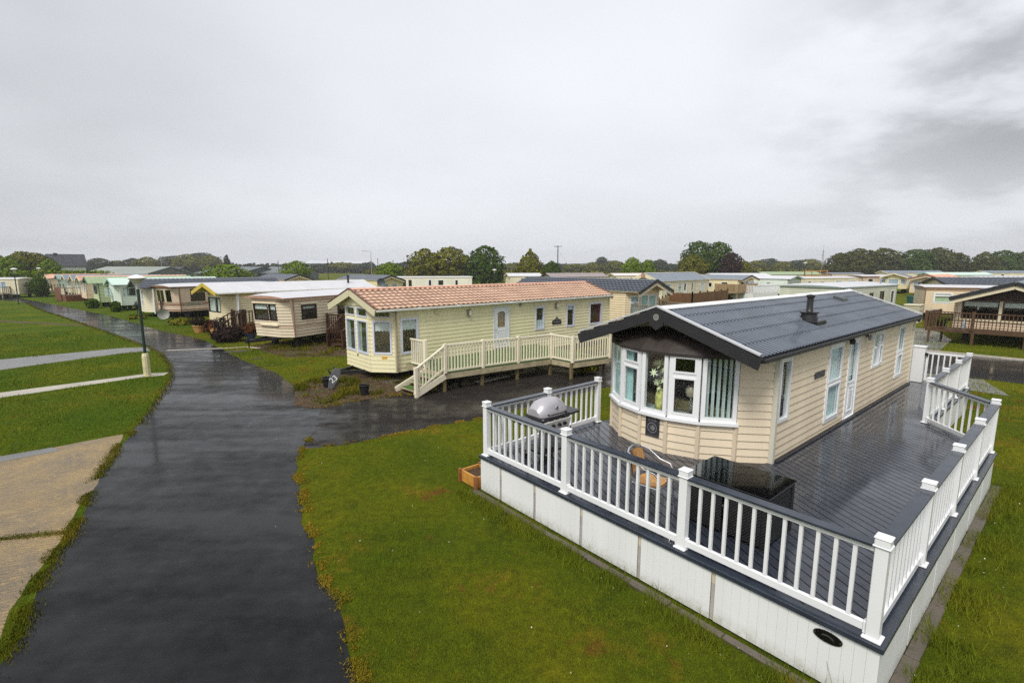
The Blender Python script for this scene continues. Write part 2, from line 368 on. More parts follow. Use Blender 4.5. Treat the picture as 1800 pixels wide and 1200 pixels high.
BED = [(-6.9, 15.2), (-6.1, 14.9), (-4.0, 16.85), (-3.2, 16.6), (-2.6, 17.4), (-1.6, 21.5), (-4.4, 22.5), (-6.6, 20.6), (-7.9, 18.6), (-8.05, 17.9)]
BEDP = dense(BED, 0.25, 0.14, 17, True); sheet("stony_bed", BEDP, 0.012, SOILM)
BED2 = [(-13.5, 28.8), (-14.6, 27.2), (-11.0, 23.6), (-8.3, 24.2), (-6.4, 26.2), (-7.5, 31)]
BED2P = dense(BED2, 0.4, 0.2, 18, True); sheet("weedy_bed", BED2P, 0.006, SOILM)
# concrete base showing under the cream caravan
sheet("concrete_base", dense([(-5.6, 18.9), (-3.9, 17.6), (-2.2, 18.7), (-0.6, 21.3), (-4.3, 21.9)], 0.4, 0.05, 19, True), 0.016, KERBM)
# road behind the near deck, with its kerb and verge
RB_NEAR = [(40, 1), (19.3, 18.2), (18.25, 19.16), (14.0, 23.3), (6.0, 33.0)]; RB_FAR = [(44, 5.2), (23.93, 22.74), (22.63, 24.23), (20.6, 26.2), (17.0, 31.0), (12.0, 38.0)]
RBP = dense(RB_NEAR, 0.5, 0.10, 21) + dense(RB_FAR, 0.5, 0.05, 22)[::-1]
sheet("back_road", RBP, 0.008, ROADM)
sheet("parking_bay", [(20.9, 26.4), (22.0, 25.2), (26.5, 29.5), (30, 35), (26.5, 37), (23.5, 31.0)], 0.012, PAVEM)
sheet("garden_path", [(15.6, 18.2), (17.0, 16.4), (18.4, 18.9), (16.7, 20.6)], 0.010, PAVEM)
m = MB(); pts = dense(RB_FAR[1:4], 0.9, 0, 23)
for a, b in zip(pts, pts[1:]):
    a, b = Vector((*a, 0.05)), Vector((*b, 0.05)); d = (b - a).normalized() * 0.006
    m.beam(a + d, b - d, 0.13, 0.12)
tag(m.build("kerb", SLABM, bevel=0.012), kind='structure')
# dark threshold strip and patched repairs across the road
m = MB(); rp = [(-18.2, 25.75), (-15.4, 26.5), (-14.6, 26.9), (-13.6, 26.4)]
for a, b in zip(rp, rp[1:]): m.beam((*a, 0.014), (*b, 0.014), 0.22, 0.012)
tag(m.build("road_joint", SLABM), kind='structure')
m = MB()
for (x, y, sx, sy, rz) in ((-14.35, 25.5, 1.2, 0.7, .5), (-12.3, 23.4, 0.7, .35, .3), (-10.9, 21.6, 1.4, .12, .5), (-11.6, 21.3, .5, .4, .5), (-24, 34, 1.6, .12, .7), (-30, 39, 1.8, .15, .6)):
    c, s_ = math.cos(rz), math.sin(rz); r2 = random.Random(int(x * 10))
    pl = [(x + (math.cos(k * .5236) * sx * c - math.sin(k * .5236) * sy * s_) * r2.uniform(.4, .6), y + (math.cos(k * .5236) * sx * s_ + math.sin(k * .5236) * sy * c) * r2.uniform(.4, .6)) for k in range(12)]
    m.quad(*[(px, py, 0.012) for px, py in pl])
tag(m.build("road_patches", pm("muddy_patch", (0.05, 0.042, 0.028), 0.5, 0.4, 3)), kind='structure')
# paving stones along the right side and front of the near deck
def slab_row(p0, p1, w, n, seed):
    r = random.Random(seed); m = MB(); p0, p1 = Vector(p0), Vector(p1); L = (p1 - p0).length; d = (p1 - p0).normalized()
    for i in range(n):
        a = p0 + d * (L * i / n + 0.006); b = p0 + d * (L * (i + 1) / n - 0.006); h = r.uniform(0.028, 0.045)
        m.beam(a + Vector((0, 0, h / 2)), b + Vector((0, 0, h / 2)), w + r.uniform(-.015, .015), h)
    return m
m = slab_row(dk(-0.3, -0.165), dk(7.9, -0.165), 0.15, 12, 3)
tag(m.build("paving_edge", KERBM, bevel=0.008), kind='structure')
m = slab_row(dk(-0.22, -0.08), dk(-0.22, 6.45), 0.11, 9, 4)
tag(m.build("paving_strip", KERBM, bevel=0.008), kind='structure')

# distant hills, a low field rise and a low hill line
def hill(name, x0, x1, y, depth, h, seed, mat):
    m = MB(); nx, ny = 60, 8
    for j in range(ny + 1):
        for i in range(nx + 1):
            u = i / nx; v = j / ny
            e = math.sin(math.pi * min(1, max(0, u))) ** 0.6
            z = h * e * math.sin(math.pi * 0.5 * min(1, v * 1.4)) * (0.75 + 0.5 * mnoise.noise(Vector((u * 6, v * 1.5, seed))))
            m.v.append((x0 + (x1 - x0) * u, y + depth * v, z - 0.5))
    m.f = [(j * (nx + 1) + i, j * (nx + 1) + i + 1, (j + 1) * (nx + 1) + i + 1, (j + 1) * (nx + 1) + i) for j in range(ny) for i in range(nx)]
    return tag(m.build(name, mat, smooth=True), kind='structure')
t = NT("field_patchwork"); v = t.n.new('ShaderNodeTexVoronoi'); v.inputs['Scale'].default_value = 0.009; t.l.new(t.mapping((1, 0.6, 1)), v.inputs[0])
v2 = t.n.new('ShaderNodeTexVoronoi'); v2.feature = 'DISTANCE_TO_EDGE'; v2.inputs['Scale'].default_value = 0.009; t.l.new(t.mapping((1, 0.6, 1)), v2.inputs[0])
cl = t.ramp(t.noise(0.004, 2, .5, v.outputs['Position']), [(0.3, (0.05, 0.10, 0.02)), (0.5, (0.12, 0.17, 0.04)), (0.7, (0.24, 0.24, 0.08))])
cl = t.mix(t.rng(v2.outputs['Distance'], 0.02, 0.05, 1, 0), cl, (0.02, 0.04, 0.012)); t.set(Base_Color=cl, Roughness=0.95); FIELDM = t.m
hill("hill", -100, 1150, 980, 400, 20, 9.3, FIELDM)
hill("hill", -100, 1150, 980, 400, 20, 9.3, FIELDM)

# ================================================================== caravan builders
class Facet:
    """a wall plane in a thing's own frame: s runs p0->p1 (outward normal on the right), z up, o outwards; lean tips the top outwards"""
    def __init__(s, p0, p1, lean=0.0, zb=0.0, zt=1.0):
        s.p0 = Vector((*p0, 0)); d = Vector((*p1, 0)) - s.p0; s.L = d.length; s.u = d / s.L; s.n = Vector((s.u.y, -s.u.x, 0)); s.lean, s.zb, s.zt = lean, zb, zt
    def pt(s, a, z, o=0.0):
        q = s.p0 + s.u * a + s.n * o; 
        if s.lean: q.x -= s.lean * (z - s.zb) / (s.zt - s.zb)
        q.z = z; return q
def fbox(m, F, s0, s1, z0, z1, o0, o1):
    m.hexa([F.pt(s0, z0, o0), F.pt(s1, z0, o0), F.pt(s1, z0, o1), F.pt(s0, z0, o1), F.pt(s0, z1, o0), F.pt(s1, z1, o0), F.pt(s1, z1, o1), F.pt(s0, z1, o1)])
def siding(m, F, s0, s1, z0, z1, holes=(), board=0.15, lap=0.026, flat=False):
    hs = [h for h in holes if h[1] > s0 and h[0] < s1]
    nb = max(1, round((z1 - z0) / board)); bd = (z1 - z0) / nb
    zs = sorted({round(z0 + i * bd, 5) for i in range(nb + 1)} | {round(z, 5) for h in hs for z in h[2:4] if z0 < z < z1})
    ss = sorted({s0, s1} | {x for h in hs for x in h[:2] if s0 < x < s1})
    for za, zb in zip(zs, zs[1:]):
        if zb - za < 1e-4: continue
        k = int(((za + zb) / 2 - z0) / bd); zl = z0 + k * bd
        oa = 0 if flat else lap * (1 - (za - zl) / bd); ob = 0 if flat else lap * (1 - (zb - zl) / bd)
        bottom = abs(za - zl) < 1e-3
        for sa, sb in zip(ss, ss[1:]):
            sm, zm = (sa + sb) / 2, (za + zb) / 2
            if any(h[0] < sm < h[1] and h[2] < zm < h[3] for h in hs): continue
            m.quad(F.pt(sa, za, oa), F.pt(sb, za, oa), F.pt(sb, zb, ob), F.pt(sa, zb, ob))
            if bottom and not flat: m.quad(F.pt(sa, za, 0), F.pt(sb, za, 0), F.pt(sb, za, oa), F.pt(sa, za, oa))
def gable_siding(m, F, z0, z1, board=0.15, lap=0.026, sl=0.0, sr=None):
    """triangle: full width at z0, apex in the middle at z1"""
    sr = F.L if sr is None else sr; c = (sl + sr) / 2; nb = max(1, round((z1 - z0) / board)); bd = (z1 - z0) / nb
    for i in range(nb):
        a, b = i / nb, (i + 1) / nb; za, zb = z0 + bd * i, z0 + bd * (i + 1)
        la, ra, lb, rb = sl + (c - sl) * a, sr - (sr - c) * a, sl + (c - sl) * b, sr - (sr - c) * b
        m.quad(F.pt(la, za, lap), F.pt(ra, za, lap), F.pt(rb, zb, 0), F.pt(lb, zb, 0)); m.quad(F.pt(la, za, 0), F.pt(ra, za, 0), F.pt(ra, za, lap), F.pt(la, za, lap))
def folds(m, F, s0, s1, z0, z1, o, n, amp):
    """a hanging curtain with folds"""
    k = n * 4; top = []
    for i in range(k + 1):
        a = s0 + (s1 - s0) * i / k; w = o + amp * math.sin(2 * math.pi * i / 4 + 0.4)
        top.append((F.pt(a, z0, w), F.pt(a, z1, w)))
    for (p, q), (r, s) in zip(top, top[1:]): m.quad(p, r, s, q)
def slats(m, F, s0, s1, z0, z1, o, n, w, ang):
    """vertical blind"""
    for i in range(n):
        c = s0 + (s1 - s0) * (i + .5) / n; ds, do = w / 2 * math.cos(ang), w / 2 * math.sin(ang)
        m.quad(F.pt(c - ds, z0, o - do), F.pt(c + ds, z0, o + do), F.pt(c + ds, z1, o + do), F.pt(c - ds, z1, o - do))
def window(par, F, s0, s1, z0, z1, fm, cols=(1,), rows=(), fw=0.06, glass=None, name="window", hood=None, curtain=None, sill=False):
    """frame, panes and what hangs behind them. cols: relative widths; rows: per column a list of transom heights as fractions (with opener sashes)"""
    m = MB()
    for a, b, c, d in ((s0, s1, z0, z0 + fw), (s0, s1, z1 - fw, z1), (s0, s0 + fw, z0 + fw, z1 - fw), (s1 - fw, s1, z0 + fw, z1 - fw)): fbox(m, F, a, b, c, d, -0.05, 0.035)
    tot = sum(cols); x = s0; cells = []
    for i, w in enumerate(cols):
        xe = x + (s1 - s0) * w / tot
        if i: fbox(m, F, x - fw * .5, x + fw * .5, z0 + fw, z1 - fw, -0.045, 0.03)
        ca, cb = (x + (fw if i == 0 else fw * .5)), (xe - (fw if i == len(cols) - 1 else fw * .5))
        rs = rows[i] if i < len(rows) else ()
        zb = z0 + fw
        for r_ in list(rs) + [None]:
            zt = z1 - fw if r_ is None else z0 + (z1 - z0) * r_
            if r_ is not None: fbox(m, F, ca, cb, zt - fw * .5, zt + fw * .5, -0.04, 0.028)
            cells.append((ca, cb, zb + (0 if zb == z0 + fw else fw * .5), zt - (0 if r_ is None else fw * .5), bool(rs)))
            zb = zt
        x = xe
    if sill: fbox(m, F, s0 - 0.03, s1 + 0.03, z0 - 0.035, z0 - 0.002, -0.02, 0.075)
    w = m.build(name, fm, par)
    g = MB()
    for ca, cb, zb, zt, sash in cells:
        g.quad(F.pt(ca, zb, 0.004), F.pt(cb, zb, 0.004), F.pt(cb, zt, 0.004), F.pt(ca, zt, 0.004))
    g.build("pane", glass or GLASS, w)
    sm = MB()
    for ca, cb, zb, zt, sash in cells:
        if sash and cb - ca > .2:
            e = 0.035
            for q in ((ca, cb, zb, zb + e), (ca, cb, zt - e, zt), (ca, ca + e, zb + e, zt - e), (cb - e, cb, zb + e, zt - e)): fbox(sm, F, *q, 0.008, 0.042)
    if sm.v: sm.build("sash", fm, w)
    if hood:
        h = MB(); a, b = s0 - 0.03, s1 + 0.03
        h.hexa([F.pt(a, z1, .002), F.pt(b, z1, .002), F.pt(b, z1, .045), F.pt(a, z1, .045), F.pt(a, z1 + .11, .002), F.pt(b, z1 + .11, .002), F.pt(b, z1 + .09, .03), F.pt(a, z1 + .09, .03)])
        h.build("rain_hood", hood, w)
    if curtain:
        kind, cm = curtain[0], curtain[1]; c = MB(); i0, i1, j0, j1 = s0 + fw, s1 - fw, z0 + fw * .6, z1 - fw * .6; o = -0.055
        if kind == 'full': folds(c, F, i0 - .05, i1 + .05, j0 - .1, j1, o, max(3, int((i1 - i0) / .12)), .02)
        elif kind == 'sides':
            q = (i1 - i0) * .26
            folds(c, F, i0 - .05, i0 + q, j0 - .1, j1, o, 3, .025); folds(c, F, i1 - q, i1 + .05, j0 - .1, j1, o, 3, .025)
        elif kind == 'left': folds(c, F, i0 - .05, i0 + (i1 - i0) * .45, j0 - .1, j1, o, 4, .025)
        elif kind == 'right': folds(c, F, i1 - (i1 - i0) * .45, i1 + .05, j0 - .1, j1, o, 4, .025)
        elif kind == 'top':                      # scalloped roller blind
            zt = j0 + (j1 - j0) * (1 - curtain[2]); n = max(3, int((i1 - i0) / .11)); st = (i1 - i0 + .06) / n
            for k in range(n):
                a = i0 - .03 + st * k
                for (u, v2), (x2, y2) in zip([(0, 0), (.25, .03), (.5, .045), (.75, .03)], [(.25, .03), (.5, .045), (.75, .03), (1, 0)]):
                    c.quad(F.pt(a + st * u, zt - v2, o), F.pt(a + st * x2, zt - y2, o), F.pt(a + st * x2, j1 + .03, o), F.pt(a + st * u, j1 + .03, o))
        elif kind == 'bottom':
            zt = j0 + (j1 - j0) * curtain[2]; folds(c, F, i0 - .03, i1 + .03, j0 - .03, zt, o, max(3, int((i1 - i0) / .1)), .012)
        elif kind == 'slats': slats(c, F, i0, i1, j0 - .02, j1 + .02, o - .03, max(4, int((i1 - i0) / .085)), .088, curtain[2])
        if c.v: c.build("blind" if kind in ('top', 'slats') else "curtain", cm, w)
    return w
def door(par, F, s0, s1, z0, z1, fm, pm_, glass=(0.42, 0.92), gw=0.16, curtain=None, arch=False, hood=None):
    m = MB(); fw = 0.055
    for q in ((s0, s0 + fw, z0, z1), (s1 - fw, s1, z0, z1), (s0 + fw, s1 - fw, z1 - fw, z1)): fbox(m, F, *q, -0.05, 0.04)
    fbox(m, F, s0 + fw, s1 - fw, z0, z0 + .03, -0.05, 0.05)
    d = m.build("door", fm, par); L = MB(); a, b, c, e = s0 + fw + .004, s1 - fw - .004, z0 + .034, z1 - fw - .004
    g0, g1 = z0 + (z1 - z0) * glass[0], z0 + (z1 - z0) * glass[1]; w = gw * (s1 - s0)
    for q in ((a, a + w, c, e), (b - w, b, c, e), (a + w, b - w, c, g0), (a + w, b - w, g1, e)): fbox(L, F, *q, -0.03, 0.022)
    # moulded panel in the lower half
    pw = (b - a) * .22
    for q in ((a + pw, b - pw, c + .12, c + .15), (a + pw, b - pw, g0 - .14, g0 - .11), (a + pw, a + pw + .03, c + .15, g0 - .14), (b - pw - .03, b - pw, c + .15, g0 - .14)): fbox(L, F, *q, 0.022, 0.036)
    fbox(L, F, a + pw + .07, b - pw - .07, c + .22, g0 - .2, .022, .033)
    if arch:
        n = 6; cx_ = (a + b) / 2; hw = (b - a) / 2 - w
        for k in range(n):
            u0, u1 = -1 + 2 * k / n, -1 + 2 * (k + 1) / n
            h0, h1 = [g1 - .10 + .09 * (1 - abs(u) ** 1.5) for u in (u0, u1)]
            L.quad(F.pt(cx_ + hw * u0, h0, .02), F.pt(cx_ + hw * u1, h1, .02), F.pt(cx_ + hw * u1, g1, .02), F.pt(cx_ + hw * u0, g1, .02))
    L.build("door_leaf", pm_, d)
    g = MB(); g.quad(F.pt(a + w, g0, .0), F.pt(b - w, g0, .0), F.pt(b - w, g1, .0), F.pt(a + w, g1, .0)); g.build("pane", GLASS, d)
    if curtain: c_ = MB(); folds(c_, F, a + w, b - w, g0, g1, -.06, 4, .012); c_.build("blind", curtain, d)
    h = MB(); zc = z0 + (z1 - z0) * .46; h.tube([F.pt(s0 + fw + .05, zc, .02), F.pt(s0 + fw + .05, zc, .07), F.pt(s0 + fw + .16, zc - .005, .075)], .011, 6); h.build("handle", ALU, d)
    if hood:
        h = MB(); a, b = s0 - .03, s1 + .03
        h.hexa([F.pt(a, z1, .002), F.pt(b, z1, .002), F.pt(b, z1, .05), F.pt(a, z1, .05), F.pt(a, z1 + .1, .002), F.pt(b, z1 + .1, .002), F.pt(b, z1 + .08, .03), F.pt(a, z1 + .08, .03)])
        h.build("rain_hood", hood, d)
    return d
def roof_slope(m, x0, x1, ya, za, yb, zb, prof, courses):
    """sheet from the eave (ya,za) up to the ridge (yb,zb), ribbed along the slope with a step at each course"""
    kind, per, amp, step = prof
    L = x1 - x0; n = max(2, round(L / per) * (12 if kind == 'rib' else 8 if kind == 'pan' else 12)) if kind != 'flat' else 1; per = L / max(1, round(L / per)) if kind != 'flat' else per
    d = Vector((0, yb - ya, zb - za)); sl = d.length; d /= sl
    nr = Vector((0, -d.z, d.y)) if (yb > ya) else Vector((0, d.z, -d.y))
    if nr.z < 0: nr = -nr
    rows = []
    for c in range(courses):
        rows += [(c / courses, step), ((c + 1) / courses, 0.0)]
    base = len(m.v)
    brk = [(0.0, 0.0), (0.035, 1.0), (0.235, 1.0), (0.27, 0.0)]
    if kind == 'rib': n = 4 * round(L / per)
    for tt, st in rows:
        for i in range(n + 1):
            x = x0 + L * i / n; ph = (x - x0) / per % 1.0
            if kind == 'rib': q_, hh_ = brk[i % 4]; x = min(x1, x0 + (i // 4 + q_) * per)
            if kind == 'rib': h = amp * hh_
            elif kind == 'pan': h = amp * (0.5 + 0.5 * math.sin(2 * math.pi * ph)) ** 1.3
            elif kind == 'seam': h = amp if ph < .08 else 0
            else: h = 0
            p = Vector((x, ya, za)) + d * sl * tt + nr * (h + st); m.v.append(tuple(p))
    flip = yb > ya; m.riser = getattr(m, 'riser', [])
    for r in range(len(rows) - 1):
        for i in range(n):
            if r % 2: m.riser.append(len(m.f))
            q = (base + r * (n + 1) + i, base + r * (n + 1) + i + 1, base + (r + 1) * (n + 1) + i + 1, base + (r + 1) * (n + 1) + i)
            m.f.append(q if flip else q[::-1])

def gable_roof(par, x0, x1, W_, ze, zr, prof, courses, rm, tm, over=0.14, ridge=None, verge=None, gutter=None, board=0.2, soffit=None, board2=None):
    k = (zr - ze) / (W_ / 2); zl = ze - k * over
    r = MB(); roof_slope(r, x0, x1, -over, zl, W_ / 2, zr, prof, courses); roof_slope(r, x0, x1, W_ + over, zl, W_ / 2, zr, prof, courses)
    ro = r.build("roof", rm, par, smooth=(prof[0] == 'pan'))
    if courses > 1 and len(ro.data.polygons) == len(r.f):      # shade in the open course ends, painted on as charcoal riser faces
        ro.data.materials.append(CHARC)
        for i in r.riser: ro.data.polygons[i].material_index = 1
    u = MB()
    u.quad((x0, -over, zl - .03), (x0, W_ / 2, zr - .03), (x1, W_ / 2, zr - .03), (x1, -over, zl - .03)); u.quad((x0, W_ + over, zl - .03), (x1, W_ + over, zl - .03), (x1, W_ / 2, zr - .03), (x0, W_ / 2, zr - .03))
    for x in (x0, x1): u.quad((x, -over, zl - .03), (x, -over, zl), (x, W_ / 2, zr), (x, W_ + over, zl), (x, W_ + over, zl - .03), (x, W_ / 2, zr - .03))
    for y in (-over, W_ + over): u.quad((x0, y, zl - .03), (x1, y, zl - .03), (x1, y, zl), (x0, y, zl))
    u.build("soffit", soffit or tm, ro)
    if ridge:
        c = MB(); hh = 0.035 + prof[2]
        for sy in (-1, 1):
            c.hexa([(x0, W_ / 2, zr + hh - .02), (x1, W_ / 2, zr + hh - .02), (x1, W_ / 2 + sy * .13, zr + hh - .02 - .13 * k), (x0, W_ / 2 + sy * .13, zr + hh - .02 - .13 * k), (x0, W_ / 2, zr + hh), (x1, W_ / 2, zr + hh), (x1, W_ / 2 + sy * .13, zr + hh - .13 * k), (x0, W_ / 2 + sy * .13, zr + hh - .13 * k)])
        c.build("ridge_cap", ridge, ro)
    for x in ((x0 - .021, x1 + .021) if x1 < 50 else (x0,)):
        b = MB()
        for sy in (-1, 1):
            y_e = -over - .02 if sy < 0 else W_ + over + .02
            b.beam((x, y_e, zl - board * .42), (x, W_ / 2, zr - board * .42 + .012), .035, board)
        b.build("bargeboard", tm, ro)
        if board2:
            b = MB(); dx = .06 if x < 1 else -.06
            for sy in (-1, 1):
                y_e = -over + .06 if sy < 0 else W_ + over - .06
                b.beam((x + dx, y_e, zl - board - board2[1] * .42 + k * .06), (x + dx, W_ / 2, zr - board - board2[1] * .42), .03, board2[1])
            b.build("inner_bargeboard", board2[0], ro)
        if verge:
            v = MB()
            for sy in (-1, 1):
                y_e = -over - .02 if sy < 0 else W_ + over + .02
                v.beam((x, y_e, zl + .035 + prof[2]), (x, W_ / 2, zr + .038 + prof[2]), .075, .03)
            v.build("verge_trim", verge, ro)
    if gutter:
        g = MB()
        for y in (-over - .045, W_ + over + .045): g.beam((x0 + .03, y, zl - .045), (x1 - .03, y, zl - .045), .075, .06)
        g.build("gutter", gutter, ro)
    return ro
def barrel_roof(par, x0, x1, W_, ze, h, rm, tm, over=0.06, crown=0.3):
    r = MB(); n = 10; pts = []
    for i in range(n + 1):
        u = -1 + 2 * i / n; pts.append((W_ / 2 + u * (W_ / 2 + over), ze + h * (1 - abs(u) ** 2.2)))
    xs = [x0, x0 + crown * .35, x0 + crown, (x0 + x1) / 2, x1 - crown, x1]; dz = [-.55, -.15, 0, 0, 0, -.3]
    b = len(r.v)
    for x, q in zip(xs, dz): r.v += [(x, y, ze + (z - ze) * (1 + q)) for y, z in pts]
    for i in range(len(xs) - 1):
        for k in range(n): r.f.append((b + i * (n + 1) + k, b + (i + 1) * (n + 1) + k, b + (i + 1) * (n + 1) + k + 1, b + i * (n + 1) + k + 1))
    ro = r.build("roof", rm, par, smooth=True)
    t_ = MB()
    t_.beam((x0, -over - .01, ze - .03), (x1, -over - .01, ze - .03), .03, .07); t_.beam((x0, W_ + over + .01, ze - .03), (x1, W_ + over + .01, ze - .03), .03, .07)
    t_.quad(*[(x0, y, ze + (z - ze) * .45) for y, z in pts], (x0, W_ + over, ze - .05), (x0, -over, ze - .05)); t_.quad(*[(x1, y, ze + (z - ze) * .7) for y, z in pts], (x1, W_ + over, ze - .05), (x1, -over, ze - .05))
    t_.build("roof_trim", tm, ro); return ro
def running_gear(par, L, W_, zf, hitch=True, skirt=None):
    m = MB(); 
    for y in (.55, W_ - .55): m.box(.35, L - .3, y - .05, y + .05, zf - .2, zf - .03)
    for x in (.7, L * .35, L * .7, L - .6):
        for y in (.55, W_ - .55): m.cbox(x, y, 0, zf - .2, .3, .25)
    m.build("chassis", STEEL, par)
    for x in (L * .5, L * .5 + .75):
        for y in (.28, W_ - .28):
            w = MB(); w.tube([(x, y - .09, .3), (x, y + .09, .3)], .3, 14); w.build("wheel", BLACK, par)
    if hitch:
        h = MB(); zh = zf - .1; x_ = -1.55
        h.beam((.4, .75, zh), (x_, W_ / 2 - .05, zh - .02), .08, .14); h.beam((.4, W_ - .75, zh), (x_, W_ / 2 + .05, zh - .02), .08, .14)
        h.box(x_ - .28, x_ + .1, W_ / 2 - .06, W_ / 2 + .06, zh - .08, zh + .05)
        h.tube([(x_ - .1, W_ / 2, zh - .35), (x_ - .1, W_ / 2, zh + .22)], .035, 8); h.tube([(x_ - .3, W_ / 2, zh + .02), (x_ - .36, W_ / 2, zh + .13), (x_ - .25, W_ / 2, zh + .17)], .025, 6)
        h.build("drawbar", STEEL, par)
def railing(par, pts, z, h, post, rail, spacing, baluster, pw=0.09, bw=0.04, lower=0.1, cap=None, posts=True, bays=None, topm=None, first=True, last=True, topw=.1):
    """posts at pts (x, y[, z]) with rails and separate balusters between"""
    P = [Vector((p[0], p[1], p[2] if len(p) > 2 else z)) for p in pts]
    if posts:
        for i, p in enumerate(P):
            if (i == 0 and not first) or (i == len(P) - 1 and not last): continue
            m = MB(); m.cbox(p.x, p.y, p.z + .002, p.z + h + .06, pw)
            o = m.build("post", post, par, bevel=.006)
            if cap: c = MB(); c.cbox(p.x, p.y, p.z + h + .06, p.z + h + .08, pw + .03); c.lathe([(pw * .62, 0), (0, .05)], p.x, p.y, p.z + h + .08, 4); c.build("post_cap", cap, o)
    for a, b in zip(P, P[1:]):
        d = (b - a); L = d.length; u = d / L; e = u * (pw / 2 + .002)
        m = MB(); m.beam(a + e + Vector((0, 0, h)), b - e + Vector((0, 0, h)), topw, .05); m.build("handrail", topm or rail, par)
        m = MB(); m.beam(a + e + Vector((0, 0, lower)), b - e + Vector((0, 0, lower)), .05, .06); m.build("bottom_rail", rail, par)
        n = max(1, round(L / spacing))
        for k in range(1, n):
            q = a + d * (k / n); m = MB(); m.cbox(q.x, q.y, q.z + lower + .03, q.z + h - .025, bw, bw); m.build("baluster", baluster, par)

def worn_letters(par, F, s, z, o, wdt, h, n, mat, seed=1):
    """a line of lettering too worn to read: short upright and level strokes"""
    r = random.Random(seed); m = MB(); st = wdt / n; t_ = h * .17
    for i in range(n):
        a = s - wdt / 2 + st * (i + .12); b = a + st * .68; k = r.randrange(4); q = []
        if k != 2: q.append((a, a + t_, z - h / 2, z + h / 2))
        if k in (0, 2): q.append((b - t_, b, z - h / 2, z + h / 2))
        q.append((a + (t_ if k != 2 else 0), b - (t_ if k in (0, 2) else 0), (z + h / 2 - t_) if k != 1 else z - h / 2, (z + h / 2) if k != 1 else z - h / 2 + t_))
        for x0, x1, z0, z1 in q: m.quad(F.pt(x0, z0, o), F.pt(x1, z0, o), F.pt(x1, z1, o), F.pt(x0, z1, o))
    return m.build("lettering", mat, par)
# ================================================================== the near caravan
RZ = R(90 - TH)
ZD = 0.735
SIDE_N = pm("beige_vinyl_siding", (0.74, 0.63, 0.465), 0.5, 0.09, 1.3, streak=True, spec=.22)
SEAM_N = pm("beige_seam_trim", (0.69, 0.585, 0.435), 0.45, 0.06)
CORNER_N = pm("ivory_corner_trim", (0.62, 0.60, 0.50), 0.4, 0.05)
HOODM = pm("ivory_rain_hood", (0.74, 0.70, 0.60), 0.4, 0.05)
ROOF_N = pm("dark_grey_profiled_roof", (0.13, 0.15, 0.185), 0.3, 0.2, 1.2, coat=.7)
SHINGLE = pm("dark_brown_shingle", (0.030, 0.021, 0.017), 0.6, 0.35, 6, bump=.01)
PLAQUE = pm("slate_plaque", (0.035, 0.036, 0.042), 0.4, 0.2, 5)
PLAQUEG = pm("engraved_grey", (0.20, 0.20, 0.21), 0.5, 0.1)

nc = thing("static_caravan", "beige caravan with grey ribbed roof and bowed front window on the white railed deck", "caravan", dk(3.85, 2.57), RZ, "static caravans on the site")
L_, W_ = 10.0, 3.7; zf, ze, zr = 0.70, 2.91, 3.55
BOW = [(0, 3.7), (-.50, 3.33), (-.92, 2.76), (-1.09, 2.15), (-1.07, 1.56), (-.86, 1.0), (-.45, .48), (0, 0)]
RF = Facet((0, 0), (L_, 0)); LF = Facet((L_, W_), (0, W_)); BF = Facet((L_, 0), (L_, W_))
zo = ZD
hr = [(.09, .58, zo + .74, zo + 1.96), (2.58, 3.50, zo + .22, zo + 1.96), (3.92, 4.68, zo + .03, zo + 1.96), (5.84, 6.74, zo + 1.02, zo + 1.96), (8.25, 8.95, zo + .40, zo + 1.96)]
hl = [(1.0, 1.8, zo + .9, zo + 2.0), (4.0, 5.2, zo + .9, zo + 2.0), (8.6, 9.5, zo + .8, zo + 2.0)]
m = MB(); siding(m, RF, 0, L_, zf, ze, hr, lap=.021); siding(m, LF, 0, L_, zf, ze, hl, lap=.021); siding(m, BF, 0, W_, zf, ze); gable_siding(m, BF, ze, zr - .03)
m.quad((0, 0, zf), (0, W_, zf), (L_, W_, zf), (L_, 0, zf))
HEAD, SILL = zo + 2.03, zo + .75
facets = [Facet(a, b) for a, b in zip(BOW, BOW[1:])]
for i, F in enumerate(facets):
    siding(m, F, 0, F.L, zf, HEAD if i in (0, 6) else SILL - .03, lap=.021)
body = m.build("body", SIDE_N, nc)
m = MB(); m.quad(*[(x, y, zf + .02) for x, y in BOW]); m.quad(*[(x, y, HEAD + .012) for x, y in BOW]); m.build("bay_floor", DARK, nc)
# gable over the bay: flat wall set back under the roof, and the shingle hood between them
GF = Facet((-.42, W_), (-.42, 0)); m = MB(); gable_siding(m, GF, HEAD + .08, zr - .02, lap=.01, sl=-.1, sr=W_ + .1); m.build("gable_wall", SIDE_N, nc)
m = MB(); lo = []; hi = []
for i, (x, y) in enumerate(BOW):
    c = Vector((1.2, 1.85)); d = (Vector((x, y)) - c).normalized() * .07; lo.append(Vector((x + d.x, y + d.y, HEAD - .02)))
    u = (y - 1.85) / 1.85; hi.append(Vector((-.44 + .44 * max(0, abs(u) - .8) * 2, 1.85 + u * 1.75, HEAD + .10 + .30 * max(0, 1 - u * u))))
nr_ = 5
for i in range(len(BOW) - 1):
    for k in range(nr_):
        a, b = k / nr_, (k + 1) / nr_
        bul = lambda p, q, t: p.lerp(q, t) + Vector((-.05 * math.sin(math.pi * t), 0, .05 * math.sin(math.pi * t)))
        m.quad(bul(lo[i], hi[i], a), bul(lo[i + 1], hi[i + 1], a), bul(lo[i + 1], hi[i + 1], b), bul(lo[i], hi[i], b))
    m.quad(lo[i] - Vector((0, 0, .05)), lo[i + 1] - Vector((0, 0, .05)), lo[i + 1], lo[i])
m.build("bay_hood", SHINGLE, nc)
cfg = [((1,), ()), ((1,), ((.70,),)), ((1,), ()), ((1,), ((.66,),)), ((1,), ())]
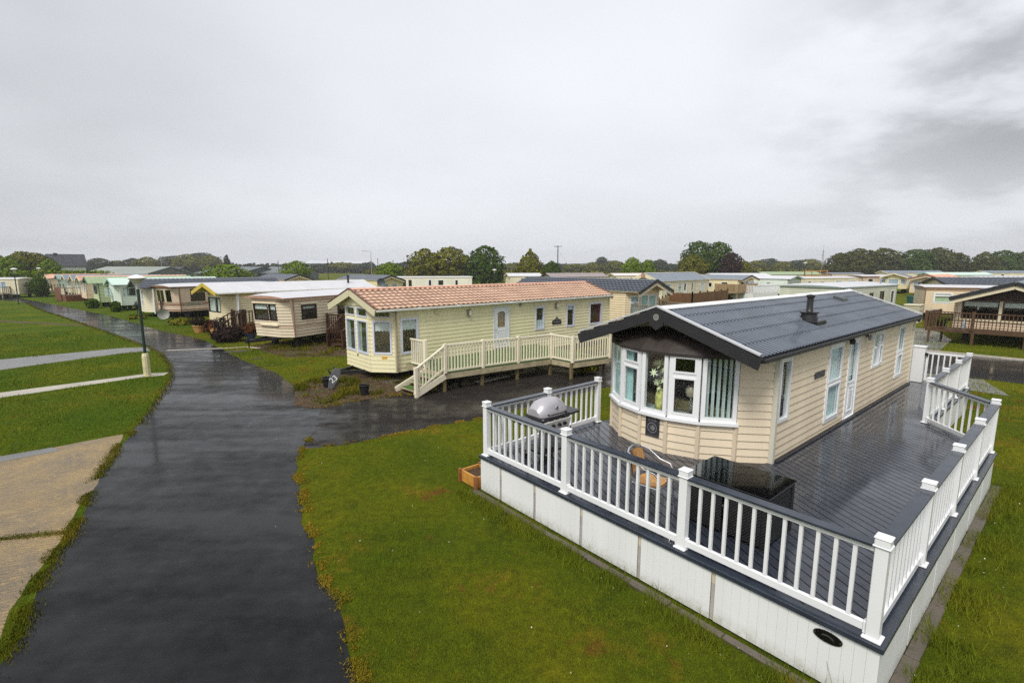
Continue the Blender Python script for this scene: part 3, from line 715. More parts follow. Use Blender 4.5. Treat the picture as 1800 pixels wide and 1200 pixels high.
for k, F in enumerate(facets[1:6]):
    cu = {0: ('left', TEALCURT), 4: ('slats', pm("pale_vertical_blind", (.74, .84, .82), .7, .1), R(62)), 1: ('left', TEALCURT)}.get(k)
    window(nc, F, .012, F.L - .012, SILL, HEAD, WHITE, cfg[k][0], cfg[k][1], fw=.075, name="bay_window", curtain=cu)
m = MB()
for i in range(1, 6):
    F = facets[i]; fbox(m, F, -.02, F.L + .02, SILL - .06, SILL - .001, -.03, .085)
m.build("bay_sill", WHITE, nc)
for (x, y) in BOW[1:7]: m = MB(); m.cbox(x - .012, y, zf, SILL - .062, .07); m.build('seam_strip', SEAM_N, nc)

for (x, y) in ((-.012, -.012), (L_ + .01, -.01), (L_ + .01, W_ + .01), (-.012, W_ + .012)): m = MB(); m.cbox(x, y, zf - .02, ze - .02, .085); m.build('corner_trim', CORNER_N, nc)
window(nc, RF, *hr[0], WHITE, hood=HOODM, curtain=('left', TEALCURT))
window(nc, RF, *hr[1], WHITE, (1,), ((.5,),), hood=HOODM, curtain=('full', pm("sheer_teal", (.62, .80, .80), .8, .15)))
door(nc, RF, *hr[2], WHITE, WHITE, (.46, .94), .13, curtain=TEALCURT, hood=HOODM)
window(nc, RF, *hr[3], WHITE, (1.5, 1), ((), (.62,)), hood=HOODM, curtain=('full', NETCURT))
window(nc, RF, *hr[4], WHITE, (1,), ((.46,),), hood=HOODM, curtain=('full', pm("sheer_teal_b", (.60, .78, .78), .8, .15)))
for h in hl: window(nc, LF, *h, WHITE, curtain=('full', NETCURT))
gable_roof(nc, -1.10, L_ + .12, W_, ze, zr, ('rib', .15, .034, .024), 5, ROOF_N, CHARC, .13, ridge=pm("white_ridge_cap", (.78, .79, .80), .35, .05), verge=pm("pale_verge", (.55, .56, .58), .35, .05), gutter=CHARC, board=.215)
# apex plate with the round emblem
m = MB(); k = (zr - ze) / 1.85; x = -1.142
pl = [(0, .06), (.17, .06 - .17 * k - .0), (.15, -.30), (0, -.40), (-.15, -.30), (-.17, .06 - .17 * k)]
m.v = [(x, 1.85 + a, zr + b) for a, b in pl] + [(x + .03, 1.85 + a, zr + b) for a, b in pl]; n = 6
m.f = [tuple(range(n)), tuple(range(2 * n - 1, n - 1, -1))] + [(i, n + i, n + (i + 1) % n, (i + 1) % n) for i in range(n)]
ap = m.build("apex_plate", CHARC, nc)
m = MB(); m.tube([(x - .012, 1.85, zr - .14), (x - .002, 1.85, zr - .14)], .065, 20); e_ = m.build("emblem_disc", ALU, ap)
m = MB(); m.tube([(x - .016, 1.85, zr - .14), (x - .0125, 1.85, zr - .14)], .04, 16); m.build("emblem_centre", PLAQUEG, ap)
# flue and low vent on the near slope
def on_slope(x, y): return ze + k * y
m = MB(); fx, fy = 3.1, .62; z0 = on_slope(fx, fy)
m.box(fx - .3, fx + .3, fy - .28, fy + .22, z0 - .06, z0 + .05); fl = m.build("flue", BLACK, nc, bevel=.02)
m = MB(); m.lathe([(.19, .0), (.16, .16), (.10, .20), (.07, .24), (.07, .52), (.09, .53), (.09, .58), (0, .6)], fx, fy, z0 + .03, 14); m.build("flue_pipe", BLACK, fl, smooth=True)
m = MB(); m.lathe([(.2, .17), (.2, .2), (0, .23)], fx, fy, z0 + .03, 14); m.build("flue_collar", BLACK, fl)
m = MB(); fx, fy = 7.6, 1.35; z0 = on_slope(fx, fy); m.hexa([(fx - .22, fy - .16, z0 - .05), (fx + .22, fy - .16, z0 - .05), (fx + .22, fy + .14, z0 + .05), (fx - .22, fy + .14, z0 + .05), (fx - .2, fy - .14, z0 + .07), (fx + .2, fy - .14, z0 + .07), (fx + .2, fy + .12, z0 + .15), (fx - .2, fy + .12, z0 + .15)])
m.build("roof_vent", pm("dark_vent", (.05, .06, .06), .4), nc, bevel=.01)
# name panel, wall lights, sign below the bay
F = RF; m = MB(); fbox(m, F, 1.84, 2.40, zo + 1.33, zo + 1.47, .014, .03); m.build("name_panel", PLAQUE, nc)
for s, z in ((3.72, 2.03), (5.14, 1.98)):
    m = MB(); p = F.pt(s, zo + z, 0); m.cbox(p.x, p.y - .03, p.z - .06, p.z + .05, .08, .06); w_ = m.build("wall_light", BLACK, nc)
    m = MB(); m.lathe([(.05, -.14), (.065, -.05), (.02, .0)], p.x, p.y - .12, p.z, 10); m.build("lamp_shade", BLACK if s < 4 else GREY, w_)
def facet_matrix(F, s, z, o):
    M = Matrix((F.u, Vector((0, 0, 1)), F.n)).transposed().to_4x4(); M.translation = F.pt(s, z, o); return M
F = facets[3]; pc, pz = F.L * .5, zo + .46; m = MB(); fbox(m, F, pc - .155, pc + .155, pz - .19, pz + .19, .012, .034); pq = m.build("sign_plaque", PLAQUE, nc, bevel=.004)
worn_letters(pq, F, pc, pz + .145, .036, .19, .042, 6, PLAQUEG, 3); worn_letters(pq, F, pc, pz - .16, .036, .25, .02, 13, PLAQUEG, 5)
m = MB(); n = 28
for i in range(n):
    a, b = 2 * math.pi * i / n, 2 * math.pi * (i + 1) / n; P_ = lambda t, r: F.pt(pc + r * math.cos(t), pz - .01 + r * math.sin(t), .037)
    m.quad(P_(a, .092), P_(b, .092), P_(b, .108), P_(a, .108))
for pts in ([(.075, 0), (.03, .055), (-.02, .06), (.01, .022), (-.07, .04), (-.02, .0), (-.07, -.035), (.01, -.022), (-.02, -.06), (.03, -.055)],):
    m.quad(*[F.pt(pc + a, pz - .01 + b, .037) for a, b in pts])
m.build("emblem", PLAQUEG, pq)
running_gear(nc, L_, W_, zf - .02, False)
# furniture seen through the bay
def dkl(x, y, z=0.0): return dk(x + 3.85, y + 2.57, z)
m = MB(); m.quad(*[(x * .93 + .03, y * .98 + .03, SILL - .012) for x, y in BOW[1:7]], (-.16, .62, SILL - .012), (-.3, 1.0, SILL - .012), (-.5, 1.5, SILL - .012), (-.52, 2.2, SILL - .012), (-.36, 2.75, SILL - .012), (-.1, 3.1, SILL - .012)); m.build("window_ledge", pm("ledge_teal", (.45, .52, .50), .4), nc)
t_ = thing("window_seat", "beige upholstered seat back just inside the bowed window", "sofa", dkl(0.0, 1.85, zf + .02), RZ)
m = MB(); m.box(-.1, .15, -1.4, 1.4, .42, .86); m.build("backrest", pm("beige_cushion", (.55, .45, .26), .8, .2), t_, bevel=.06, seg=3)
m = MB(); m.box(.15, .75, -1.4, 1.4, 0, .42); m.build("seat", pm("beige_cushion", (0, 0, 0)), t_, bevel=.05, seg=2)
v = thing("flower_vase", "green and gold vase of pale star shaped leaves in the bowed window", "vase", dkl(-.86, 1.86, SILL - .01), RZ)
m = MB(); m.lathe([(.07, 0), (.10, .05), (.105, .3), (.085, .40), (.06, .43), (.075, .47), (.07, .475)], n=18); m.build("vessel", pm("gold_green_glaze", (.62, .60, .20), .25, .5, 9), v, smooth=True)
m = MB(); r = random.Random(5)
for i in range(20):
    a = r.uniform(0, 6.28); q = r.uniform(.04, .22); h = r.uniform(.5, 1.0); c = Vector((q * math.cos(a), q * math.sin(a), h)); s = r.uniform(.06, .105)
    tl = Vector((r.uniform(-.5, .5) - .7, r.uniform(-.5, .5), r.uniform(.2, .9))).normalized(); e1 = tl.cross(Vector((0, 0, 1))).normalized(); e2 = tl.cross(e1)
    m.quad(*[c + (e1 * math.cos(k * math.pi / 7) + e2 * math.sin(k * math.pi / 7)) * (s if k % 2 == 0 else s * .38) for k in range(14)])
m.build("leaves", pm("pale_silk_leaf", (.74, .78, .48), .7, .2, 6), v)
m = MB()
for i in range(7): a = i * .9; m.tube([(0, 0, .4), (.05 * math.cos(a), .05 * math.sin(a), .6), (.18 * math.cos(a), .18 * math.sin(a), .9)], .006, 5)
m.build("stems", pm("stem", (.2, .2, .08), .7), v)
for (x, y, lab) in ((-.74, 1.26, "glass globe table lamp on a chrome stem, right of the vase in the bowed window"), (-.5, 2.72, "glass globe table lamp on a chrome stem, left of the vase in the bowed window")):
    t_ = thing("table_lamp", lab, "lamp", dkl(x, y, SILL - .01), RZ, "globe lamps in the bay window")
    m = MB(); m.lathe([(.08, 0), (.08, .02), (.03, .05), (.02, .12), (.035, .17), (.018, .24), (.03, .3), (.02, .38)], n=14); m.build("stem", CHROME, t_, smooth=True)
    m = MB(); m.lathe([(.02, 0), (.09, .04), (.115, .12), (.1, .2), (.06, .24)], 0, 0, .38, 16); m.build("globe", pm("amber_grey_glass", (.42, .36, .26), .1, .2, 8), t_, smooth=True)
m = MB(); m.box(3.6, 3.66, .1, W_ - .1, zf + .03, ze); m.build("partition", DARK, nc)

# ================================================================== the near deck
dkt = thing("deck", "dark grey wet deck with white railings and white boarded skirt around the beige caravan", "deck", DC, RZ)
DECKT = NT("wet_composite_decking")
big = DECKT.noise(0.8, 4, .6, DECKT.mapping((1, 1, 1))); mid = DECKT.noise(5, 4, .65)
DECKT.set(Base_Color=DECKT.ramp(mid, [(.3, (.022, .027, .040)), (.7, (.042, .049, .068))]), Roughness=.5, Specular_IOR_Level=.35, Coat_IOR=1.38)
wt_ = DECKT.math('ADD', DECKT.math('MULTIPLY', big, .75), DECKT.math('MULTIPLY', mid, .25)); DECKT.set(Coat_Weight=DECKT.rng(wt_, .36, .56, .55, 1.0), Coat_Roughness=DECKT.rng(wt_, .38, .60, .20, .04))
DECKT.bump(mid, .006); DECKM = DECKT.m
RAILCAP = pm("dark_grey_rail_cap", (.030, .038, .054), .22, .25, 3)
outline = [(-.12, -.12), (7.72, -.12), (9.2, 1.13), (14.42, 1.13), (14.42, 6.3), (3.5, 6.41), (-.12, 6.41)]
inner = [(0.02, .02), (7.66, .02), (9.16, 1.27), (14.30, 1.27), (14.30, 6.2), (3.4, 6.27), (0.02, 6.27)]
# boards run diagonally: clip each board to the inner outline
def clip(poly, n, c, keep):
    out_ = []
    for i in range(len(poly)):
        a, b = poly[i], poly[(i + 1) % len(poly)]; da = (a[0] * n[0] + a[1] * n[1] - c) * keep; db = (b[0] * n[0] + b[1] * n[1] - c) * keep
        if da >= 0: out_.append(a)
        if da * db < 0: t = da / (da - db); out_.append((a[0] + (b[0] - a[0]) * t, a[1] + (b[1] - a[1]) * t))
    return out_
ang = R(60); bd = (math.cos(ang), math.sin(ang)); bn = (-bd[1], bd[0]); m = MB(); w = .146
# the outline is concave, so split it into convex blocks first
for blk in ([(0.02, .02), (3.4, .02), (3.4, 6.27), (0.02, 6.27)], [(3.4, .02), (7.66, .02), (7.66, 2.62), (3.4, 2.62)], [(7.66, .02), (9.16, 1.27), (9.16, 2.62), (7.66, 2.62)], [(9.16, 1.27), (14.30, 1.27), (14.30, 2.62), (9.16, 2.62)]):
    cs = [p[0] * bn[0] + p[1] * bn[1] for p in blk]; k0, k1 = int(min(cs) / w) - 1, int(max(cs) / w) + 1
    for k_ in range(k0, k1 + 1):
        q = clip(clip(blk, bn, k_ * w + .007, 1), bn, (k_ + 1) * w - .007, -1)
        if len(q) >= 3: m.quad(*[(x, y, ZD) for x, y in q])
m.build("deck_boards", DECKM, dkt)
m = MB(); m.quad(*[(x, y, ZD - .014) for x, y in inner]); m.build("sub_frame", BLACK, dkt)
# dark border board (fascia capping) round the edge
m = MB(); io = list(zip(outline, inner))
for i in (0, 1, 2, 5, 6):
    (o0, i0), (o1, i1) = io[i], io[(i + 1) % 7]
    m.hexa([(*o0, ZD - .045), (*o1, ZD - .045), (*i1, ZD - .045), (*i0, ZD - .045), (*o0, ZD + .006), (*o1, ZD + .006), (*i1, ZD + .006), (*i0, ZD + .006)])
m.build("edge_board", RAILCAP, dkt)
# skirt panels with tongue-and-groove lines, and vent strips between them
def skirt(p0, p1, cuts, vents=True):
    F = Facet(p0, p1); zs0, zs1 = .035, ZD - .046; edges = [0] + cuts + [F.L]
    for a, b in zip(edges, edges[1:]):
        a2, b2 = a + (.028 if a > 0 else 0), b - (.028 if b < F.L else 0); m = MB(); n = max(1, round((b2 - a2) / .105))
        for k_ in range(n):
            s0, s1 = a2 + (b2 - a2) * k_ / n, a2 + (b2 - a2) * (k_ + 1) / n
            m.hexa([F.pt(s0, zs0, -.006), F.pt(s1, zs0, -.006), F.pt(s1 - .0016, zs0, 0), F.pt(s0 + .0016, zs0, 0), F.pt(s0, zs1, -.006), F.pt(s1, zs1, -.006), F.pt(s1 - .0016, zs1, 0), F.pt(s0 + .0016, zs1, 0)])
        m.build("skirt_panel", WHITE2, dkt)
    for c in cuts:
        m = MB(); fbox(m, F, c - .024, c + .024, zs0, zs1, -.03, -.01); v_ = m.build("vent_strip", pm("vent_backing", (.58, .50, .38), .6, .15), dkt)
        m = MB(); z = zs0 + .02
        while z < zs1 - .16:
            for s_ in (-.016, 0, .016): fbox(m, F, c + s_ - .005, c + s_ + .005, z, z + .012, -.0098, -.006)
            z += .02
        m.build("vent_mesh", pm("vent_grey", (.35, .35, .37), .5), v_)
skirt((-.09, 6.38), (-.09, -.09), [.62, 1.55, 2.62, 3.70, 4.78])
skirt((-.09, -.09), (7.7, -.09), [1.3, 2.6, 3.9, 5.2, 6.5]); skirt((7.7, -.09), (9.19, 1.16), []); skirt((9.19, 1.16), (14.4, 1.16), []); skirt((3.4, 6.38), (-.09, 6.38), [])
for a, b in zip([(-.09, 6.38)], [(-.09, -.09)]):
    pass
# railings
nbal = 0; STUFF = MB()
def white_rail(pts, spacing, skip_first=False, skip_last=False):
    global nbal
    P = [Vector((*p, ZD)) for p in pts]
    for i, p in enumerate(P):
        if (i == 0 and skip_first) or (i == len(P) - 1 and skip_last): continue
        m = MB(); m.cbox(p.x, p.y, p.z + .008, p.z + .985, .112); o = m.build("post", WHITE, dkt, bevel=.006)
        m = MB(); m.cbox(p.x, p.y, p.z + .007, p.z + .03, .165); m.build("post_base", WHITE, o, bevel=.006)
        m = MB(); m.cbox(p.x, p.y, p.z + .985, p.z + 1.0, .15); m.cbox(p.x, p.y, p.z + 1.0005, p.z + 1.065, .128); m.cbox(p.x, p.y, p.z + 1.0655, p.z + 1.085, .142); m.build("post_cap", WHITE, o, bevel=.007)
    for a, b in zip(P, P[1:]):
        d = b - a; L = d.length; u = d / L; e = u * .057; up = Vector((0, 0, 1))
        m = MB(); m.beam(a + u * .075 + up * .985, b - u * .075 + up * .985, .142, .028); m.build("handrail", RAILCAP, dkt, bevel=.004)
        m = MB(); m.beam(a + e + up * .94, b - e + up * .94, .06, .056); m.build("top_rail", WHITE, dkt, bevel=.004)
        m = MB(); m.beam(a + e + up * .1, b - e + up * .1, .05, .09)
        for q in (a + u * .07, b - u * .07): m.beam(q - u * .014 + up * .1, q + u * .014 + up * .1, .075, .125)
        m.build("bottom_rail", WHITE, dkt, bevel=.004)
        n = max(2, round((L - .11) / spacing))
        for k_ in range(1, n):
            q = a + u * (.055 + (L - .11) * k_ / n); bm = MB() if nbal < 99 else STUFF
            bm.cbox(q.x, q.y, ZD + .146, ZD + .911, .036, .036)
            if nbal < 99: bm.build("baluster", WHITE, dkt)
            nbal += 1
fp = [(0, 0), (0, 2.093), (0, 4.19), (0, 6.29)]
white_rail(fp, .172)
white_rail([(0, 6.29), (1.633, 6.29), (3.277, 6.29)], .175, True)
white_rail([(0, 0), (1.925, 0), (3.85, 0), (5.775, 0), (7.70, 0)], .175, True)
white_rail([(7.70, 0), (9.137, 1.246)], .18, True)
white_rail([(9.137, 1.246), (10.878, 1.246), (12.614, 1.246), (14.33, 1.246)], .18, True)
o = STUFF.build("baluster", WHITE, dkt); o['kind'] = 'stuff'
m = MB(); m.cbox(14.33, 2.42, ZD + .008, ZD + 1.12, .26, .30); gp = m.build("gate_post", WHITE, dkt, bevel=.008)
m = MB(); m.cbox(14.33, 2.42, ZD + 1.12, ZD + 1.16, .3, .34); m.build("post_cap", WHITE, gp, bevel=.008)
# gate
m = MB(); m.box(14.31, 14.35, 1.33, 2.24, ZD + .93, ZD + .99); m.box(14.31, 14.35, 1.33, 2.24, ZD + .08, ZD + .15); m.box(14.31, 14.35, 1.33, 1.39, ZD + .15, ZD + .93); m.box(14.31, 14.35, 2.18, 2.24, ZD + .15, ZD + .93)
gt = m.build("gate", WHITE, dkt, bevel=.004)
for y in (1.52, 1.66, 1.80, 1.94, 2.08): m = MB(); m.cbox(14.33, y, ZD + .15, ZD + .93, .034); m.build("baluster", WHITE, gt)
m = MB(); m.cbox(14.30, 2.24, ZD + .86, ZD + .96, .08, .1); m.build("latch", BLACK, gt)
# small oval house plate on the corner skirt panel
m = MB(); F = Facet((-.09, 6.38), (-.09, -.09)); c = F.L - .44; zc = ZD - .155; n = 28
m.v = [tuple(F.pt(c + .135 * math.cos(2 * math.pi * k_ / n), zc + .062 * math.sin(2 * math.pi * k_ / n), o)) for o in (.001, .014) for k_ in range(n)]
m.f = [tuple(range(n, 2 * n))] + [(k_, (k_ + 1) % n, n + (k_ + 1) % n, n + k_) for k_ in range(n)]
ov = m.build("oval_plate", pm("gloss_black_plate", (.006, .006, .007), .15), dkt)
m = MB(); m.quad(*[F.pt(c + a, zc + b, .0155) for a, b in ((-.06, .0), (-.045, .022), (-.005, .03), (.05, .012), (.065, -.012), (.045, -.008), (.01, .012), (-.03, .008))]); m.build("emblem", pm("dull_grey_mark", (.06, .055, .06), .4), ov)
m = MB()
for s_ in (-.118, .118): m.tube([F.pt(c + s_, zc, .012), F.pt(c + s_, zc, .019)], .007, 8)
m.build("screws", ALU, ov)
# raised threshold strip along the caravan
m = MB(); m.box(3.9, 13.8, 2.46, 2.545, ZD + .003, ZD + .045); m.build("wall_strip", CHARC, dkt, bevel=.01)

# ------------------------------------------------------------------ things on the deck
g = thing("gas_barbecue", "silver hooded gas barbecue with black side shelves on the wet grey deck", "barbecue", dk(.86, 5.50, ZD), RZ)
HOODS = pm("silver_grey_enamel", (.46, .44, .47), .3, .08, 2, metal=.35)
m = MB(); nx, na = 12, 12; hw, hd, hh = .37, .25, .30
for i in range(nx + 1):
    x = -hw + 2 * hw * i / nx; sx = (1 - (abs(x) / hw) ** 3.5 * .55)
    for k_ in range(na + 1):
        a = math.pi * k_ / na; m.v.append((x, -hd * math.cos(a) * (.35 + .65 * sx), .88 + hh * (math.sin(a) ** .8) * sx))
m.f = [(i * (na + 1) + k_, i * (na + 1) + k_ + 1, (i + 1) * (na + 1) + k_ + 1, (i + 1) * (na + 1) + k_) for i in range(nx) for k_ in range(na)] + [tuple(range(na + 1)), tuple(nx * (na + 1) + k_ for k_ in range(na, -1, -1))]
hd_ = m.build("hood", HOODS, g, smooth=True)
m = MB(); m.tube([(0, -.255, 1.03), (0, -.235, 1.03)], .035, 12); m.build("thermometer", CHROME, hd_)
m = MB(); m.tube([(-.22, -.24, .93), (-.22, -.30, .93), (.22, -.30, .93), (.22, -.24, .93)], .012, 8); m.build("handle", BLACK, hd_)
m = MB(); m.box(-.38, .38, -.27, .25, .80, .878); m.build("firebox", BLACK, g, bevel=.03)
for sx, nm in ((-1, 0), (1, 0)):
    m = MB(); m.prism([(sx * .385, -.22), (sx * .70, -.19), (sx * .74, -.12), (sx * .74, .12), (sx * .70, .19), (sx * .385, .22)][::sx], .80, .845); sh = m.build("side_shelf", BLACK, g, bevel=.012)
    if sx < 0: m = MB(); m.lathe([(.1, 0), (.1, .008), (.06, .012), (.05, .02), (.0, .022)], -.56, 0, .846, 16); m.build("side_burner", pm("burner_brass", (.35, .28, .18), .4, metal=.6), sh)
m = MB(); m.hexa([(-.32, -.265, .62), (.32, -.265, .62), (.32, -.24, .62), (-.32, -.24, .62), (-.34, -.3, .80), (.34, -.3, .80), (.34, -.25, .80), (-.34, -.25, .80)]); pn = m.build("control_panel", pm("pale_grey_panel", (.52, .51, .48), .4), g, bevel=.004)
m = MB(); m.box(-.3, .3, -.24, -.02, .48, .62)
for x in (0.02, .16, -.14): q = MB(); q.tube([(x, -.285, .72), (x, -.33, .715)], .033, 14); q.build("knob", BLACK, pn)
for x in (-.29, .29):
    for y in (-.2, .2): m = MB(); m.beam((x * 1.18, y * 1.1, .0 if x > 0 else .09), (x, y, .8), .06, .04, (0, 1, 0)); m.build("leg", pm("grey_leg", (.42, .41, .39), .4), g, bevel=.004)
m = MB(); m.box(-.33, .33, -.2, .2, .16, .2); m.build("bottom_shelf", BLACK, g)
m = MB(); m.lathe([(.13, 0), (.15, .03), (.15, .32), (.1, .4), (.04, .42), (.04, .47)], 0.0, .02, .2, 16); m.build("gas_bottle", pm("gas_bottle_grey", (.20, .21, .23), .4), g, smooth=True)
m = MB(); m.tube([(.0, -.05, .66), (.12, -.2, .55), (.3, -.26, .5), (.36, -.28, .62)], .012, 6); m.build("hose", BLACK, g, smooth=True)
for x in (-.34,):
    for y in (-.24, .24): m = MB(); m.tube([(x, y - .03, .09), (x, y + .03, .09)], .09, 14); m.build("wheel", BLACK, g)

t_ = thing("garden_table", "black woven cube table with a wet black glass top beside the railing", "table", dk(1.13, 1.92, ZD), RZ)
WICK = NT("black_wicker"); w1 = WICK.n.new('ShaderNodeTexWave'); w1.inputs['Scale'].default_value = 22; w1.bands_direction = 'Z'; WICK.l.new(WICK.coord(), w1.inputs[0])
w2 = WICK.n.new('ShaderNodeTexWave'); w2.inputs['Scale'].default_value = 14; w2.bands_direction = 'DIAGONAL'; WICK.l.new(WICK.coord(), w2.inputs[0])
hgt = WICK.math('MULTIPLY', w1.outputs['Fac'], w2.outputs['Fac']); WICK.set(Base_Color=WICK.ramp(hgt, [(0, (.004, .004, .004)), (1, (.016, .015, .014))]), Roughness=.4); WICK.bump(hgt, .01); WICKM = WICK.m
tw, td = .43, .58
m = MB(); m.box(-tw - .02, tw + .02, -td - .02, td + .02, .722, .735); m.build("table_top", pm("black_glass", (.004, .004, .005), .04, .1, coat=1.0), t_, bevel=.004)
m = MB(); m.box(-tw, tw, -td, td, .655, .721); m.build("apron", WICKM, t_, bevel=.01)
for sx in (-1, 1):
    for sy in (-1, 1): m = MB(); m.cbox(sx * (tw - .035), sy * (td - .035), 0, .655, .07); m.build("leg", WICKM, t_, bevel=.006)
for sx, sy, n_ in ((-1, 0, 2), (1, 0, 2), (0, 1, 1), (0, -1, 1)):      # cube chairs pushed right in read as the table's sides
    for k_ in range(n_):
        c = (k_ - (n_ - 1) / 2) * (td - .04); m = MB()
        if sx: m.box(sx * (tw - .03) - .02, sx * (tw - .03) + .02, c - (td - .09) / n_, c + (td - .09) / n_, .03, .64)
        else: m.box(-tw + .09, tw - .09, sy * (td - .03) - .02, sy * (td - .03) + .02, .03, .64)
        m.build("side_panel", WICKM, t_, bevel=.012)

ch = thing("bistro_chair", "tan wicker bistro chair with aluminium tube arms pulled up to the black table", "chair", dk(.62, 3.0, ZD), RZ + R(8))
RAT = pm("tan_wicker", (.50, .27, .10), .5, .3, 30, bump=.006, bscale=120)
m = MB(); n = 12      # seat, faces local -y
m.v = [(0, 0, .455)] + [(.21 * math.copysign(abs(math.cos(a)) ** .7, math.cos(a)), .21 * math.copysign(abs(math.sin(a)) ** .7, math.sin(a)), .455) for a in (2 * math.pi * k_ / 16 for k_ in range(16))]
m.v += [(x, y, .42) for x, y, z in m.v[1:]]; m.f = [(0, 1 + k_, 1 + (k_ + 1) % 16) for k_ in range(16)] + [(1 + k_, 17 + k_, 17 + (k_ + 1) % 16, 1 + (k_ + 1) % 16) for k_ in range(16)] + [tuple(range(32, 16, -1))]
m.build("seat", RAT, ch, smooth=True)
m = MB()
for j in range(7):
    z = .52 + .34 * j / 6; hwid = .20 - .05 * (j / 6) ** 3
    for o in (0, .018):
        for i in range(9): u = -1 + i / 4; m.v.append((hwid * u, .20 + .05 * (1 - u * u) + .05 * j / 6 + o, z))
st = 18
for j in range(6):
    for i in range(8):
        a = j * st + i; m.f += [(a, a + 1, a + 1 + st, a + st), (a + 9, a + 9 + st, a + 10 + st, a + 10)]
m.build("backrest", RAT, ch, smooth=True)
m = MB()
for s_ in (-1, 1):
    m.tube([(s_ * .2, .30, .87), (s_ * .25, .18, .83), (s_ * .275, .0, .70), (s_ * .27, -.17, .67), (s_ * .25, -.22, .60), (s_ * .235, -.23, .44), (s_ * .24, -.27, .0)], .012, 8)
    m.tube([(s_ * .2, .30, .87), (s_ * .22, .25, .62), (s_ * .22, .21, .44), (s_ * .23, .30, .0)], .012, 8)
    m.tube([(s_ * .235, -.23, .43), (s_ * .22, .21, .43)], .010, 8)
m.tube([(-.2, .30, .87), (-.12, .325, .905), (0, .33, .915), (.12, .325, .905), (.2, .30, .87)], .012, 8); m.tube([(-.235, -.23, .43), (.235, -.23, .43)], .010, 8); m.tube([(-.22, .22, .56), (0, .27, .56), (.22, .22, .56)], .010, 8)
m.build("tube_frame", ALU, ch, smooth=True)

b = thing("timber_step_box", "small orange pine box planter standing in the grass against the white deck skirt", "planter", dk(.10, 6.74), RZ)
m = MB(); m.box(-.24, .24, -.28, -.24, .015, .26); m.box(-.24, .24, .24, .28, .015, .26); m.box(-.24, -.2, -.24, .24, .015, .255); m.box(.2, .24, -.24, .24, .015, .255); m.build("boards", PINE, b, bevel=.006)
m = MB(); m.cbox(-.25, -.27, 0, .28, .07); m.cbox(-.25, .27, 0, .28, .07); m.cbox(.25, .27, 0, .28, .07); m.cbox(.25, -.27, 0, .28, .07); m.build("corner_posts", pm("reddish_pine", (.25, .09, .03), .5, .3, 6), b, bevel=.005)
m = MB(); m.quad((-.2, -.24, .2), (.2, -.24, .2), (.2, .24, .2), (-.2, .24, .2)); m.build("soil", SOILM, b)

# ================================================================== cream-yellow caravan with the salmon roof
THB = 46.8; SIDE_B = pm("pale_yellow_siding", (0.80, 0.74, 0.47), 0.5, 0.08, 1.3, streak=True, spec=.22)
TRIM_B = pm("pale_yellow_trim", (0.66, 0.61, 0.40), .45, .05); SALMON = pm("salmon_pantile_roof", (.54, .335, .225), .42, .22, 1.5); BRV = pm("red_brown_verge", (.13, .035, .022), .4, .2)
FRB = pm("blue_white_upvc", (.68, .70, .80), .3, .05)
bc = thing("static_caravan", "pale yellow caravan with salmon pantile roof and angled front, beside the cream picket deck", "caravan", (-4.45, 18.69, 0), R(90 - THB), "static caravans on the site")
L_, W_, zf, ze, zr = 13.6, 3.7, .34, 2.86, 3.47
PROW = [(0, W_), (-.35, 3.25), (-.62, 2.75), (-.62, .8), (0, 0)]
PR = [(0, W_), (-.60, 2.95), (-.66, .76), (0, 0)]
RF, LF, BF = Facet((0, 0), (L_, 0)), Facet((L_, W_), (0, W_)), Facet((L_, 0), (L_, W_))
hr = [(.22, 1.02, 1.02, 2.42), (4.95, 5.92, .72, 2.58), (7.62, 8.28, 1.32, 2.46), (9.94, 10.6, 1.28, 2.44), (11.85, 12.95, 1.24, 2.44)]
hl = [(2, 3.2, 1.2, 2.4), (7, 8.4, 1.2, 2.4)]
m = MB(); siding(m, RF, 0, L_, zf, ze, hr, .155, .017); siding(m, LF, 0, L_, zf, ze, hl, .155, .017); siding(m, BF, 0, W_, zf, ze, (), .155); gable_siding(m, BF, ze, zr - .03)
m.quad((0, 0, zf), (0, W_, zf), (L_, W_, zf), (L_, 0, zf)); m.quad(*[(x, y, zf) for x, y in PR]); m.quad(*[(x, y, ze - .02) for x, y in PR])
fs = [Facet(a, b_) for a, b_ in zip(PR, PR[1:])]
hf = {2: [(.12, fs[2].L - .14, 1.05, 2.34), (.12, fs[2].L - .14, 2.45, 2.70)], 1: [(.12, .98, 1.0, 2.32), (1.14, 2.05, 1.0, 2.32), (.14, .98, 2.44, 2.80), (1.14, 2.05, 2.44, 2.80)], 0: [(.12, fs[0].L - .12, 1.05, 2.34)]}
for i, F in enumerate(fs): siding(m, F, 0, F.L, zf, ze, hf[i], .155, .017)
GF = Facet((-.655, 3.7), (-.655, 0)); gable_siding(m, GF, ze, zr - .03, .155)
m.build("body", SIDE_B, bc)
for i in (0, 1, 2):
    for j, h in enumerate(hf[i]):
        big_ = h[3] < 2.4
        window(bc, fs[i], *h, FRB if big_ else FRB, fw=.065 if big_ else .045, name="front_window" if big_ else "fanlight", curtain=(('top', NETCURT, .28) if (big_ and i == 2) else (('sides', pm("pale_sage_curtain", (.42, .50, .40), .8, .15)) if big_ else None)))
window(bc, RF, *hr[0], FRB, fw=.085, curtain=('top', NETCURT, .30), hood=TRIM_B)
door(bc, RF, *hr[1], FRB, WHITE, (.50, .90), .2, curtain=TAN, arch=True)
for h, c in ((hr[2], ('bottom', NETCURT, .4)), (hr[3], ('top', NETCURT, .2)), (hr[4], ('right', pm("maroon_curtain", (.12, .02, .02), .8)))): window(bc, RF, *h, FRB, fw=.085, curtain=c, hood=TRIM_B)
for h in hl: window(bc, LF, *h, FRB)
